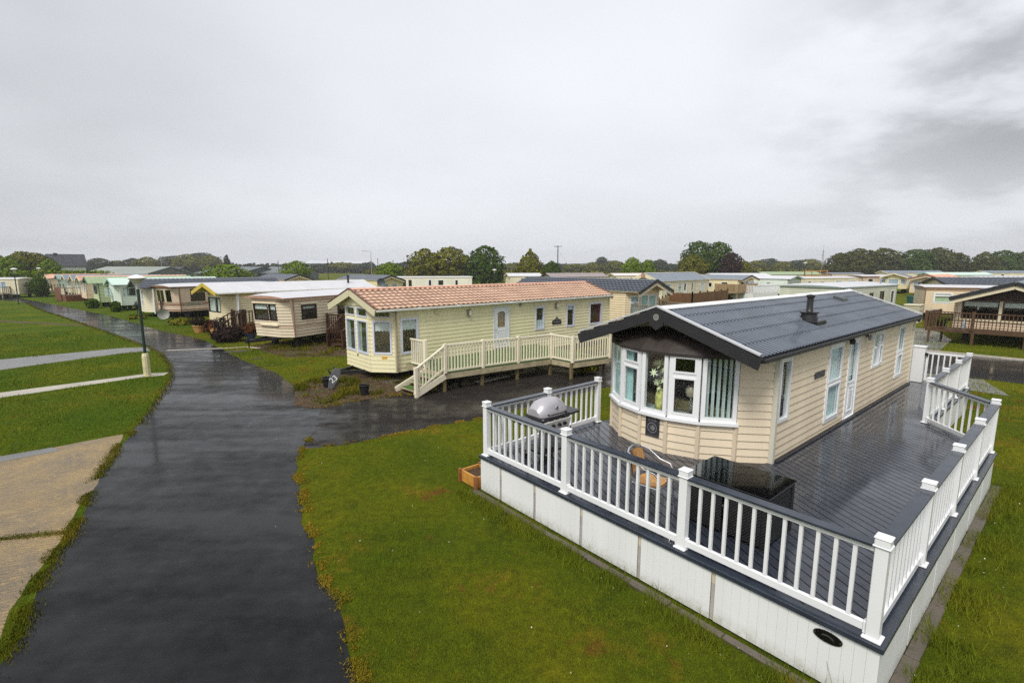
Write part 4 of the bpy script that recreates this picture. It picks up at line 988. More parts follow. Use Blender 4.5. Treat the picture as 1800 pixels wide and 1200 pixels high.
gable_roof(bc, -.88, L_ + .15, W_, ze, zr, ('pan', .25, .036, .032), 7, SALMON, TRIM_B, .16, verge=BRV, gutter=pm("white_gutter", (.72, .72, .70), .4), board=.26, ridge=pm("salmon_ridge", (.70, .38, .27), .45, .1), soffit=TRIM_B)
for (x, y) in ((-.0, -.014), (L_, -.01)): m = MB(); m.cbox(x, y, zf, ze - .03, .08); m.build('corner_trim', TRIM_B, bc)
m = MB(); m.tube([(.02, -.075, ze - .1), (.02, -.075, zf)], .03, 6); m.build('downpipe', pm('grey_brown_downpipe', (.30, .25, .2), .5, .2), bc)
for s, z, mt in ((3.55, 2.42, ALU), (9.15, 2.44, ALU)):
    m = MB(); p = RF.pt(s, z); m.cbox(p.x, p.y - .05, z - .14, z + .16, .2, .1); w_ = m.build("wall_light", pm("light_casing", (.30, .24, .16), .4, metal=.5), bc, bevel=.02); m = MB(); m.cbox(p.x + .02, p.y - .108, z - .1, z + .1, .1, .012); m.build("lens", pm("lens_white", (.75, .74, .68), .3), w_)
m = MB(); p = RF.pt(9.2, 1.62); m.v = [(p.x + a, p.y - o, p.z + b_) for o in (.015, .04) for a, b_ in ((-.33, -.12), (.33, -.12), (.33, .08), (.16, .1), (.0, .26), (-.16, .1), (-.33, .08))]; n = 7
m.f = [tuple(range(n - 1, -1, -1)), tuple(range(n, 2 * n))] + [(i, (i + 1) % n, n + (i + 1) % n, n + i) for i in range(n)]
pq = m.build("name_board", BLACK, bc); m = MB(); m.quad(*[(p.x + a, p.y - .043, p.z + b_) for a, b_ in ((-.1, .09), (.1, .09), (.04, .16), (0, .22), (-.05, .15))]); m.quad(*[(p.x + a, p.y - .043, p.z + b_) for a, b_ in ((-.26, -.03), (.26, -.03), (.26, .02), (-.26, .02))]); m.build("emblem", PLAQUEG, pq)
m = MB(); q = RF.pt(6.6, 2.62); m.tube([(q.x, q.y, q.z), (q.x, q.y - .12, q.z - .02)], .06, 8); m.build('wall_vent', GREY, bc); m = MB(); q = RF.pt(1.9, 2.58); m.cbox(q.x, q.y - .04, q.z - .1, q.z + .08, .16, .06); m.build("wall_vent", TRIM_B, bc)
for s in (1.0, 2.9, 5.9, 8.2, 10.4, 11.4, 13.0, 13.3): m = MB(); q = RF.pt(s, ze - .1); m.cbox(q.x, q.y - .12, q.z - .05, q.z + .05, .16, .14); m.build('eave_bracket', WHITE, bc, bevel=.02)
running_gear(bc, L_, W_, zf + .06)
m = MB(); F = fs[2]; q = F.pt(.55, .93, .014); fbox(m, F, .45, .66, .86, .96, .014, .02); m.build("warning_label", pm("orange_label", (.7, .38, .06), .5), bc)
m = MB(); F = fs[1]; q = F.pt(1.1, .88, .0); m.tube([q, q + F.n * .04], .04, 8); m.build("water_inlet", BLACK, bc)

# its deck
bd_ = thing("deck", "cream picket railed deck with green carpeted steps, raised above the chippings drive", "deck", (-4.45, 18.69, 0), R(90 - THB))
ZB = .66; pts = [(.42, -2.62), (2.0, -2.80), (3.6, -3.02), (5.2, -3.30), (5.17, -4.45), (7.1, -4.8)]
fl = [(.42, -.06), (.42, -2.62), (5.2, -3.30), (5.17, -4.45), (7.1, -4.8), (7.6, -.06)]
m = MB(); m.quad(*[(x, y, ZB + .004) for x, y in fl]); m.build("floor", pm("green_deck_carpet", (.055, .115, .018), .9, .3, 6, bump=.01), bd_)
for a, b_ in zip(fl, fl[1:]):
    m = MB(); a3, b3 = Vector((*a, ZB - .11)), Vector((*b_, ZB - .11)); d = (b3 - a3).normalized(); m.beam(a3 + d * .03, b3 - d * .03, .04, .19); m.build("fascia", CREAMDIRT, bd_)
for p in pts[:5] + [(2.0, -1.4), (3.6, -1.5), (7.1, -4.6), (.5, -1.3)]:
    m = MB(); m.cbox(p[0], p[1] + .06, 0, ZB - .02, .1); m.build("support_post", pm("greenish_timber", (.17, .13, .06), .6, .3, 3, streak=True), bd_)
railing(bd_, pts, ZB, 1.0, CREAMPOST, CREAMPOST, .135, CREAMPOST, .11, .042, .09, topw=.075)
# steps: going down towards -x
m = MB(); nst = 3
for i in range(nst):
    x = .42 - .38 * (i + 1); z = ZB - (ZB / (nst + 1)) * (i + 1)
    m = MB(); m.box(x, x + .38, -2.5, -1.45, z - .04, z); tr = m.build("step", CREAMDIRT, bd_); m = MB(); m.quad((x + .03, -2.48, z + .004), (x + .36, -2.48, z + .004), (x + .36, -1.47, z + .004), (x + .03, -1.47, z + .004)); m.build("carpet", pm("green_deck_carpet", (0, 0, 0)), tr)
for y in (-2.62, -1.38):
    m = MB(); m.beam((.42, y, ZB - .1), (-.85, y, .06), .05, .2); m.build("stringer", CREAMPOST, bd_)
railing(bd_, [(-.78, -2.62, .0), (.42, -2.62, ZB)], 0, .98, CREAMPOST, CREAMPOST, .16, CREAMPOST, .11, .042, .2, last=False, topw=.075)
railing(bd_, [(.42, -.35), (.42, -1.40)], ZB, 1.0, CREAMPOST, CREAMPOST, .135, CREAMPOST, .11, .042, .09, first=False, topw=.075)

# dark cover hanging from the hitch, buckets, clutter
def wb(x, y, z=0.0):
    a, b_ = ab(THB); return Vector((-4.45, 18.69, z)) + a * x + b_ * y
hc = thing("hitch_cover", "grey wedge shaped hitch cover with a white number below the yellow caravan's drawbar", "cover", (-6.55, 17.3, .02), R(20))
hc.rotation_euler = (R(-8), R(24), R(20)); hc.scale = (.82, .82, .82)
m = MB(); m.hexa([(-.14, -.1, 0), (.12, -.1, 0), (.12, .08, 0), (-.14, .08, 0), (-.24, -.42 + .5, .98), (.2, -.42 + .5, .98), (.2, .2, .98), (-.24, .2, .98)])
m = MB(); prof = [(-.07, 0), (.10, 0), (.19, .40), (.20, .8), (.10, .98), (-.10, .98), (-.19, .75), (-.17, .40)]; lean = .0
m.v = [(x, y + lean * z, z + .01) for y in (-.05, .05) for x, z in prof]; n = 8; m.f = [tuple(range(n)), tuple(range(2 * n - 1, n - 1, -1))] + [(i, n + i, n + (i + 1) % n, (i + 1) % n) for i in range(n)]
cv = m.build("panel", pm("slate_grey_board", (.09, .092, .096), .5, .25, 4), hc, bevel=.02)
M = Matrix.Rotation(0, 4, 'Z'); M = Matrix.Translation((0, -.056, .48)) @ Matrix.Rotation(R(90), 4, 'X') @ Matrix.Rotation(R(60), 4, 'Z'); lettering("23", .34, WHITE, hc, M)
for (x, y, s, lab) in ((-6.75, 17.75, 1.25, "wide black plastic tub on the stony bed left of the hitch cover"), (-5.08, 16.6, .95, "small black bucket with a handle at the edge of the chippings drive")):
    k_ = thing("bucket", lab, "bucket", (x, y, .012)); m = MB(); m.lathe([(.13 * s, 0), (.175 * s, .33), (.19 * s, .33), (.19 * s, .35), (.165 * s, .35), (.125 * s, .02), (0, .02)], n=18); m.build("tub", BLACK, k_, smooth=True)
    m = MB(); m.tube([(.18 * s * math.cos(a), .1 * math.sin(a) * s, .34 + .06 * math.sin(a)) for a in (math.pi * i / 8 for i in range(9))], .006, 5); m.build("handle", BLACK, k_)
def slab(name, lab, cat, P, d, w, h, rz, mat):
    m = MB(); m.box(-d / 2, d / 2, -w / 2, w / 2, 0, h); o = m.build(name, mat, bevel=.01); o.location = P; o.rotation_euler = (0, 0, rz); return tag(o, lab, cat)
slab("timber_board", "pale board lying under the cream picket deck near its middle posts", "board", wb(2.9, -2.3, .01), 1.6, .35, .05, R(45), pm("pale_board", (.38, .36, .28), .6, .2))
slab("timber_board", "long thin pale rail lying in the shade under the cream picket deck", "board", wb(4.0, -1.6, .06), 2.4, .09, .05, R(40), pm("pale_board", (0, 0, 0)))
# ================================================================== the other caravans
def sid(name, c): return pm("siding_" + name, tuple(min(.82, x * 1.07) for x in c), .5, .10, 1.2, streak=True, spec=.22)
CREAM, BEIGE, PINKB, YEL, MINT, LIME, PEACH, IVORY = sid("cream", (.70, .64, .47)), sid("beige", (.60, .50, .37)), sid("pinkish_beige", (.58, .45, .34)), sid("pale_yellow", (.70, .63, .36)), sid("pale_mint", (.62, .70, .60)), sid("pale_green", (.48, .55, .30)), sid("peach", (.70, .55, .38)), sid("ivory", (.74, .72, .60))
WROOF = pm("white_metal_roof", (.58, .58, .60), .35, .08, 1.0); SLATE = pm("blue_black_tile_roof", (.045, .055, .075), .25, .25, 1.5); GREYR = pm("blue_grey_roof", (.16, .19, .23), .35, .15, 1.2)
TAUPE = pm("taupe_roof", (.27, .22, .21), .4, .15, 1); GREENR = pm("green_metal_roof", (.28, .36, .20), .4, .12, 1); MINTR = pm("mint_roof", (.56, .70, .62), .4, .08, 1); PEACHR = pm("peach_tile_roof", (.68, .36, .24), .45, .15, 1.2); TEALR = pm("teal_grey_roof", (.20, .30, .29), .4, .12, 1)
BROWNB = pm("brown_band", (.22, .11, .05), .5, .15); YELB = pm("mustard_band", (.58, .44, .06), .5, .12); PINKBAND = pm("pinkish_brown_stripe", (.42, .24, .17), .5, .1); DKGREEN = pm("dark_green_trim", (.05, .16, .09), .5, .15); MINTT = pm("mint_trim", (.42, .60, .52), .5, .1)
CREAMT = pm("cream_trim", (.74, .66, .46), .45, .06); PLUM = pm("plum_oval", (.09, .03, .11), .4)
LILCURT = pm("pale_blue_curtain", (.55, .62, .72), .8, .15)
GRP = "static caravans on the site"

def caravan(label, x, y, th, L, W_, zf, ze, zr, side, roof, trim, right=(), left=(), front=(), back=(), bow=None, fwm=None, rk='gable', over=.5, prof=('seam', .6, .02, 0), courses=1, lean=0.0, gear=True, hitch=False, fascia=None, hood=None, board=.18, rooftrim=None, gl=None, gutter=None, lap=.03, board_s=.16, ridge=None, verge=None, bridge=None, ox=.12, board2=None):
    c = thing("static_caravan", label, "caravan", (x, y, 0), R(90 - th), GRP)
    fw = fwm or WHITE
    out_ = bow or [(0, W_), (0, 0)]
    RF, LF, BF = Facet((0, 0), (L, 0)), Facet((L, W_), (0, W_)), Facet((L, 0), (L, W_))
    FS = [Facet(a, b, lean, zf, ze) for a, b in zip(out_, out_[1:])]
    FR = [front] if (front and isinstance(front[0], tuple)) else list(front)
    m = MB(); rect = lambda ws: [w[1:5] for w in ws]
    siding(m, RF, 0, L, zf, ze, rect(right), board_s, lap); siding(m, LF, 0, L, zf, ze, rect(left), board_s, lap); siding(m, BF, 0, W_, zf, ze, rect(back), board_s, lap)
    for i, F in enumerate(FS): siding(m, F, 0, F.L, zf, ze, rect(FR[i]) if i < len(FR) else (), board_s, lap)
    m.quad((0, 0, zf), (0, W_, zf), (L, W_, zf), (L, 0, zf))
    if bow: m.quad(*[(a, b, zf) for a, b in out_]); m.quad(*[(a - lean, b, ze) for a, b in out_])
    fx = min(a for a, b in out_)
    if lean:      # triangular cheeks closing the leaning front
        for y_ in (0, W_): m.quad((0, y_, zf), (0, y_, ze), (-lean, y_, ze))
    if rk == 'gable':
        gable_siding(m, BF, ze, zr - .03, board_s, lap); GF = Facet((fx - lean - .006, W_), (fx - lean - .006, 0)); gable_siding(m, GF, ze, zr - .03, board_s, lap)
    m.build("body", side, c)
    for F, ws in [(RF, right), (LF, left), (BF, back)] + [(FS[i], FR[i]) for i in range(min(len(FS), len(FR)))]:
        for w in ws:
            o = w[5] if len(w) > 5 else {}
            if w[0] == 'w': window(c, F, *w[1:5], o.get('m', fw), o.get('cols', (1,)), o.get('rows', ()), o.get('fw', .065), glass=o.get('g', gl), curtain=o.get('c'), hood=o.get('hood', hood))
            else: door(c, F, *w[1:5], o.get('m', fw), o.get('pm', fw), o.get('glass', (.45, .92)), .15, curtain=o.get('c'))
    if rk == 'gable': gable_roof(c, fx - lean - over, L + ox, W_, ze, zr, prof, courses, roof, trim, .14, board=board, gutter=gutter, ridge=ridge, verge=verge, soffit=rooftrim or trim, board2=board2)
    else: barrel_roof(c, fx - lean - ox, L + ox, W_, ze, zr - ze, roof, rooftrim or trim, crown=over)
    for (z0, z1, bm) in (fascia or ()):
        m = MB(); fbox(m, RF, .01, L - .01, z0, z1, .014, .024); fbox(m, LF, .01, L - .01, z0, z1, .014, .024)
        for F in FS: fbox(m, F, 0, F.L, z0, z1, .014, .024)
        m.build("stripe", bm, c)
    for a, b in ((-.0, -.014), (L, -.014), (L, W_ + .014)): m = MB(); m.cbox(a, b, zf, ze - .04, .06); m.build("corner_trim", trim if rk != 'gable' else (bridge or CREAMT), c)
    if gear: running_gear(c, L, W_, zf + .02, hitch)
    return c
def w(s0, s1, z0, z1, **k): return ('w', s0, s1, z0, z1, k)
def dr(s0, s1, z0, z1, **k): return ('d', s0, s1, z0, z1, k)
net = ('full', NETCURT); netb = ('bottom', NETCURT, .4); nett = ('top', NETCURT, .3); lil = ('full', LILCURT); tl = ('full', TEALCURT); sd_ = ('sides', NETCURT)

# --- the row along the road, nearest first
c1 = caravan("old cream caravan with pinkish stripes, leaning front and dark brown windows", -11.66, 26.34, 26, 9.5, 3.0, .62, 2.74, 2.98, sid("cream_beige", (.66, .57, .42)), WROOF, PINKBAND,
    right=[w(.50, 1.55, 1.52, 2.35, rows=((.62,),), c=('top', NETCURT, .35)), dr(3.1, 3.9, .7, 2.5, pm=BRFRAME)], left=[w(1, 2, 1.5, 2.3)],
    front=[[], [w(.06, 1.22, 1.50, 2.42, c=nett), w(1.27, 1.86, 1.50, 2.42, c=nett)], []],
    bow=[(0, 3.0), (-.30, 2.6), (-.30, .62), (0, 0)], fwm=BRFRAME, rk='barrel', over=.9, lean=.2, hitch=True, fascia=[(2.50, 2.58, PINKBAND), (1.12, 1.18, PINKBAND), (1.24, 1.27, BROWNB), (2.66, 2.72, PINKBAND)], rooftrim=PINKBAND, hood=CREAMT)
m = MB(); F = Facet((0, 0), (9.5, 0)); worn_letters(c1, F, 1.05, 1.43, .034, .55, .07, 4, pm("faded_red_lettering", (.45, .22, .15), .6), 2); worn_letters(c1, F, 1.1, 1.33, .034, .7, .07, 6, pm("faded_red_lettering", (.45, .22, .15), .6), 7) 
m = MB(); F = Facet((-.36, 2.6), (-.36, .62)); fbox(m, F, .5, 1.9, 1.2, 1.34, .0, .12); m.build("front_ledge", CREAMT, c1, bevel=.03)
c2 = caravan("yellow trimmed cream caravan with white roof and gabled bay window, behind dark brown steps", -18.03, 32.47, 37, 11.0, 3.4, .42, 2.76, 3.30, sid("pale_buttermilk", (.70, .62, .40)), WROOF, YELB,
    right=[w(2.05, 3.15, 1.42, 2.40, m=BRFRAME, rows=((.60,),), c=('top', NETCURT, .7)), dr(4.4, 5.2, .6, 2.4, pm=CREAMT), w(7, 8, 1.5, 2.3, m=BRFRAME)],
    front=[[w(.1, .55, 1.35, 2.36, c=net)], [w(.06, 1.2, 1.35, 2.36, c=net), w(1.25, 1.86, 1.35, 2.36, c=net)], []], bow=[(0, 3.4), (-.55, 2.95), (-.55, 1.0), (0, .55), (0, 0)], fwm=BRFRAME, over=.75, prof=('seam', 1.2, .015, 0), fascia=[(2.45, 2.74, YELB)], board=.24, gutter=WHITE, bridge=WHITE)
m = MB(); F = Facet((0, 0), (11, 0)); p = F.pt(1.35, 1.72, 0); m.v = [(p.x + .33 * math.cos(t_), p.y - o_, p.z + .13 * math.sin(t_)) for o_ in (.016, .03) for t_ in (2 * math.pi * k_ / 20 for k_ in range(20))]; m.f = [tuple(range(19, -1, -1)), tuple(range(20, 40))] + [(k_, (k_ + 1) % 20, 20 + (k_ + 1) % 20, 20 + k_) for k_ in range(20)]; m.build("name_oval", PLUM, c2)
m = MB(); m.lathe([(.08, 0), (.08, .5), (.13, .52), (.13, .6), (0, .64)], 9.2, 1.0, 3.08, 10); m.build("flue", BLACK, c2)
m = MB(); m.tube([(.06, -.07, 2.7), (.06, -.07, .45)], .045, 8); m.build("downpipe", WHITE, c2)
c3 = caravan("pinkish beige caravan with brown band and tall tinted bay windows, behind the white satellite dish", -28.11, 41.96, 31, 9.0, 3.3, .62, 2.70, 2.94, PINKB, WROOF, BROWNB,
    right=[w(.85, 2.05, 1.42, 2.48, g=TGLASS, c=('full', pm("sage_net", (.36, .38, .30), .8, .1))), w(5, 6, 1.5, 2.4)], front=[[], [w(.05, 1.5, 1.36, 2.44, g=TGLASS, m=CREAMT, fw=.03, cols=(1, 1), c=('left', GREENCURT))], [w(.05, .72, 1.36, 2.44, g=TGLASS, m=CREAMT, fw=.03)], []],
    bow=[(0, 3.3), (-.4, 2.8), (-.5, 1.15), (-.3, .4), (0, 0)], fwm=BRFRAME, rk='barrel', over=.9, lean=.12, fascia=[(1.06, 1.34, BROWNB), (.66, .80, BROWNB), (2.56, 2.68, BROWNB)], rooftrim=BROWNB)
F = Facet((0, 0), (9, 0)); m = MB(); fbox(m, F, .45, 1.75, 1.10, 1.30, .026, .03); nb = m.build("name_strip", pm("grey_green_strip", (.30, .30, .24), .5), c3); worn_letters(c3, F, 1.1, 1.2, .034, 1.0, .12, 8, BRFRAME, 4)
c4 = caravan("cream caravan with dark blue tiled roof and a white downpipe, behind the striped beige caravan", -31.18, 43.14, 42, 11, 3.7, .45, 2.6, 3.3, CREAM, SLATE, pm("dark_verge", (.06, .06, .07), .4),
    right=[w(.45, 1.4, 1.35, 2.3, c=lil), w(6, 7, 1.4, 2.3)], front=[[w(.2, 1.2, 1.3, 2.4, c=lil)], [w(.2, .7, 1.75, 2.35), w(.95, 1.55, 1.0, 2.35, rows=((.35,),), c=lil)], []], bow=[(0, 3.7), (-.5, 2.6), (-.5, 1.0), (0, 0)], over=.6, prof=('pan', .34, .03, .03), courses=5)
m = MB(); m.tube([(-.0, -.08, 2.5), (-.0, -.08, .3)], .06, 8); m.build("downpipe", WHITE, c4)
c5 = caravan("pale mint caravan with mint gable roof and wraparound bay windows, behind the front lamp post", -38.91, 49.43, 40, 9, 3.1, .55, 2.65, 3.25, MINT, MINTR, MINTT,
    right=[w(.12, 1.6, 1.45, 2.3, m=MINTT, cols=(1, 2), fw=.04, c=sd_), w(4, 5, 1.5, 2.3)], front=[[w(.1, 2.2, 1.45, 2.3, m=MINTT, cols=(1, 1, 1), fw=.04, c=sd_)], []], bow=[(0, 3.1), (-.35, 2.4), (-.35, .4), (0, 0)], over=.25, lean=.08)
c6 = caravan("pale green caravan with ribbed green gable roof and dark green corner post", -44.74, 53.81, 42, 9, 3.2, .55, 2.65, 3.3, LIME, GREENR, DKGREEN,
    right=[w(.7, 1.9, 1.4, 2.35, m=BRFRAME, c=lil), w(5, 6, 1.5, 2.3)], front=[w(.7, 2.3, 1.4, 2.3, m=BRFRAME, cols=(1, 1), c=sd_)], over=.9, prof=('seam', .4, .04, 0), bridge=DKGREEN)
caravan("peach caravan with long salmon tiled roof, behind the two green caravans", -52.16, 60.86, 42, 11, 3.6, .5, 2.7, 3.25, PEACH, PEACHR, CREAMT, right=[w(.6, 1.7, 1.3, 2.3, c=lil)], front=[w(.8, 1.7, 1.3, 2.3, c=lil), w(2.2, 3.2, 1.3, 2.3, c=lil)], over=.5, prof=('pan', .5, .03, .03), courses=4)
caravan("cream caravan with slate gable, the right one of two slate gables at left", -61.4, 70.7, 40, 10, 3.2, .4, 2.5, 3.15, CREAM, GREYR, CREAMT, right=[w(.6, 1.6, 1.2, 2.3, c=net)], front=[w(.4, 1.4, 1.2, 2.3, c=net), w(1.7, 2.8, 1.2, 2.3, c=net)], over=.7)
caravan("cream caravan with narrow slate gable, directly right of the teal roofed caravan", -67.0, 75.7, 40, 10, 3.2, .4, 2.5, 3.15, CREAM, GREYR, CREAMT, right=[w(.6, 1.6, 1.2, 2.3, c=net)], front=[w(.5, 2.6, 1.2, 2.3, cols=(1, 1), c=net)], over=.7)
caravan("pale caravan with teal grey roof and teal corner boards in the far left row", -72.0, 79.6, 40, 10, 3.1, .4, 2.5, 3.1, MINT, TEALR, pm("teal_trim", (.12, .26, .25), .5), front=[w(.4, 2.7, .9, 2.3, m=pm("teal_trim", (.12, .26, .25), .5), cols=(1, 1), c=net)], over=.4)
caravan("peach fronted caravan with salmon gable, last of the far left row before the dark bush", -78.0, 84.1, 40, 10, 3.1, .4, 2.5, 3.1, PEACH, PEACHR, CREAMT, front=[w(.8, 2.2, 1.0, 2.3, cols=(1, 1, 1), c=lil)], right=[w(1, 2, 1.2, 2.2)], over=.3)
caravan("long low cream flat roofed caravan with blue curtains at the far left road end", -76.5, 69.0, 78, 6.8, 3.4, .5, 2.65, 2.85, CREAM, WROOF, CREAMT, right=[w(1.2, 2.2, 1.2, 2.2, c=lil), dr(3.0, 3.7, .6, 2.3), w(4.2, 5.4, 1.3, 2.3, cols=(1, 1), c=lil)], rk='barrel', over=.4)
# --- middle
caravan("cream caravan with blue black tiles and glazed gable end, right behind the salmon roof", 10.7, 36.31, -40, 12, 3.8, .5, 2.75, 3.5, sid("warm_cream", (.70, .58, .38)), SLATE, CHARC,
    front=[[w(.28, .98, 1.2, 2.4, rows=((.62,),), c=tl)], [w(.08, .94, 1.2, 2.45, c=tl), w(1.0, 1.86, 1.2, 2.45, c=tl)], [w(.08, .5, 1.2, 2.45, rows=((.62,),), c=tl)]], bow=[(0, 3.8), (-.45, 2.85), (-.45, .95), (0, 0)], left=[w(2, 3, 1.3, 2.3), w(6, 7.2, 1.3, 2.3)], right=[w(2, 3, 1.3, 2.3)], over=.7, prof=('pan', .34, .035, .035), courses=6, board=.2, rooftrim=CREAMT, board2=(CREAMT, .2))
c7 = caravan("cream caravan with grey roof and deep cream gable above the tall brown fence", 17.43, 57.85, 44, 13, 4.0, .6, 2.75, 3.6, CREAM, GREYR, CREAMT,
    right=[w(.9, 2.2, 1.2, 2.4, rows=((.65,),), c=tl), w(4.0, 5.0, 1.3, 2.4, rows=((.7,),), c=tl), dr(5.6, 6.5, .65, 2.45, pm=WHITE), w(7.8, 8.4, 1.3, 2.4), w(10.6, 11.8, 1.3, 2.4, cols=(1, 1), c=lil)], front=[w(.5, 3.5, 1.2, 2.4, cols=(1, 1, 1))], over=.8, board=.42, ridge=WROOF)
m = MB(); m.tube([(-.85, 2.0, 3.35), (-.81, 2.0, 3.35)], .3, 14); m.build("badge", PINKBAND, c7)
caravan("taupe roofed cream caravan with brown gable, straight beyond the salmon roof", 6.82, 83.07, 66, 11, 3.7, .5, 2.7, 3.3, CREAM, TAUPE, DKBROWN, front=[w(.8, 2.8, 1.3, 2.3)], right=[w(2, 3, 1.3, 2.3)], over=.5)
caravan("long cream and brown caravan with flat white roof, below the two big evergreen trees", -18.34, 78.5, 82, 12, 3.1, .5, 2.7, 2.85, IVORY, WROOF, CREAMT, right=[w(.3, 1.6, 1.3, 2.3, m=BRFRAME), w(2.0, 2.5, 1.3, 2.3, m=BRFRAME), dr(5, 5.7, .6, 2.4), w(6.6, 7.5, 1.4, 2.3), w(9.3, 9.8, 1.3, 2.3)], rk='barrel', over=.4)
caravan("caravan with black panels on its grey roof, just below the close evergreen pair", -21.49, 116.47, 80, 13, 3.4, .5, 2.7, 3.3, CREAM, GREYR, DKBROWN, right=[w(3, 4, 1.3, 2.3)], over=.3)
m = MB(); b_ = [o for o in COL.objects if o.get('label', '').startswith('caravan with black panels')][0]; k_ = .6 / 1.7; m.hexa([(3, .25, 2.7 + k_ * .25 + .06), (9, .25, 2.7 + k_ * .25 + .06), (9, 1.5, 2.7 + k_ * 1.5 + .06), (3, 1.5, 2.7 + k_ * 1.5 + .06), (3, .25, 2.7 + k_ * .25 + .12), (9, .25, 2.7 + k_ * .25 + .12), (9, 1.5, 2.7 + k_ * 1.5 + .12), (3, 1.5, 2.7 + k_ * 1.5 + .12)]); m.build('roof_panel', BLACK, b_)
caravan("low cream caravan with white hipped roof, just left of the lone cypress", -.31, 90.69, 75, 6, 3.4, .5, 2.7, 3.2, CREAM, WROOF, CREAMT, right=[w(2, 3, 1.3, 2.3)], over=.3)
caravan("cream caravan with black roof and gable facing right, behind the yellow trimmed caravan", -27.65, 68.94, -45, 11, 3.7, .5, 2.7, 3.35, PEACH, SLATE, CHARC, front=[w(.6, 3, 1.3, 2.3)], left=[w(2, 3, 1.3, 2.3)], over=.4, rooftrim=CREAMT, board2=(CREAMT, .2))
c8 = caravan("pale yellow caravan with black roof and dark dish, above the salmon roof's left end", -14.55, 66.09, -45, 11, 3.7, .5, 2.7, 3.3, YEL, SLATE, CHARC, front=[w(.5, 1.6, 1.3, 2.2, c=lil), w(2.1, 2.9, 1.3, 2.2, c=lil)], left=[w(2, 3, 1.3, 2.3)], over=.4, rooftrim=CREAMT, board2=(CREAMT, .2))
caravan("pale caravan with pinkish white roof, left of the grey roofed caravan with the brown fence", 20.14, 96.6, 75, 9, 3.4, .5, 2.7, 3.1, CREAM, pm("pinkish_white_roof", (.72, .62, .60), .4, .08), CREAMT, right=[w(3, 4, 1.3, 2.3)], over=.3)
caravan("cream caravan with dark grey roof and white railed deck round its gable end", 33.64, 69.46, -35, 9, 3.9, .6, 2.7, 3.25, sid("butter", (.74, .66, .42)), GREYR, DKBROWN, front=[w(.45, 1.15, 1.3, 2.35), w(1.25, 2.75, 1.3, 2.4, cols=(1, 1), c=lil), w(2.9, 3.5, 1.3, 2.35)], left=[w(2.0, 2.7, 1.5, 2.2), w(4.6, 5.2, 1.5, 2.2), w(6.6, 7.6, 1.3, 2.3)], over=.5, bow=[(0, 3.9), (-.3, 3.0), (-.3, .9), (0, 0)], rooftrim=CREAMT, board2=(CREAMT, .2))
caravan("pale mint caravan with white roof and small glazed gable, right of the white railed deck", 41.44, 71.55, -35, 9.5, 3.7, .6, 2.7, 3.1, sid("ice_mint", (.68, .74, .66)), WROOF, pm("grey_green_trim", (.28, .36, .33), .5), front=[w(.6, 3.1, 1.3, 2.3, cols=(1, 3, 1), c=net)], left=[w(2.4, 3.2, 1.5, 2.2, c=net), w(6.5, 7.2, 1.5, 2.2, c=net)], over=.4)
caravan("cream caravan with white roof, long side facing, between the mint caravan and the dark deck", 42.79, 72.85, 70, 11, 3.5, .6, 2.7, 2.9, CREAM, WROOF, CREAMT, right=[w(.6, 1.3, 1.3, 2.3, c=lil), w(3.1, 4.0, 1.4, 2.2), w(6.2, 7.6, 1.3, 2.3, cols=(1, 1), c=net), w(9.0, 10.6, 1.3, 2.3, cols=(1, 1), c=net)], rk='barrel', over=.4)
c9 = caravan("wide pale grey green caravan with curved white roof, directly behind the near beige caravan", 24.71, 37.06, 56, 10, 4.7, .5, 2.85, 3.08, sid("grey_green", (.56, .58, .46)), WROOF, DKGREEN, right=[w(4.6, 5.3, 1.4, 2.3, m=BRFRAME), w(6.6, 7.4, .8, 2.4, m=BRFRAME), w(8.8, 9.6, 1.3, 2.4)], rk='barrel', over=.5, rooftrim=pm("grey_green_trim", (0, 0, 0)))
m = MB(); m.lathe([(.07, 0), (.07, .3), (.12, .32), (.12, .42), (0, .46)], 8.2, .6, 2.98, 10); m.build("flue", ALU, c9)
caravan("salmon roofed caravan with peach gable, far right behind the brown hedge", 61.63, 71.1, 55, 9, 3.9, .55, 2.7, 3.25, PEACH, PEACHR, pm("red_verge", (.30, .10, .07), .5), front=[w(.4, 1.2, 1.0, 2.3, c=lil), w(1.5, 2.4, 1.0, 2.3, c=lil), w(2.7, 3.5, 1.0, 2.3, c=lil)], right=[w(1.5, 2.5, 1.3, 2.3)], over=.5, rooftrim=CREAMT, board2=(CREAMT, .2))
caravan("pale yellow caravan with rounded bay front, left of the brown hedge at the far right", 64.02, 80.8, 42, 9, 3.4, .8, 2.75, 3.3, YEL, GREYR, CREAMT, front=[[w(.1, .8, 1.5, 2.4, c=lil)], [w(.1, 1.5, 1.5, 2.4, c=lil)], [w(.1, .8, 1.5, 2.4, c=lil)]], bow=[(0, 3.4), (-.5, 2.5), (-.5, .9), (0, 0)], right=[w(1, 1.9, 1.3, 2.4, c=lil), w(2.7, 3.6, 1.3, 2.4, c=lil), w(5, 6, 1.3, 2.4, c=lil)], over=.4)
caravan("caravan with long mint green roof at the far right, behind the salmon roofed one", 87.12, 103.33, 84, 14, 3.6, .5, 2.7, 3.2, MINT, MINTR, MINTT, right=[w(3, 4, 1.3, 2.3), w(8, 9, 1.3, 2.3)], over=.3)
caravan("low beige caravan with bright white roof at the far right edge", 72.95, 76.62, 88, 8, 3.4, .5, 2.7, 2.95, PEACH, WROOF, CREAMT, right=[w(2, 3, 1.3, 2.3)], rk='barrel', over=.4)
caravan("grey blue roofed caravan below the left half of the big dark wood", 102.68, 136.63, 82, 18, 3.6, .5, 2.7, 3.3, CREAM, GREYR, CREAMT, right=[w(4, 5, 1.3, 2.3), w(10, 11, 1.3, 2.3)], over=.3)
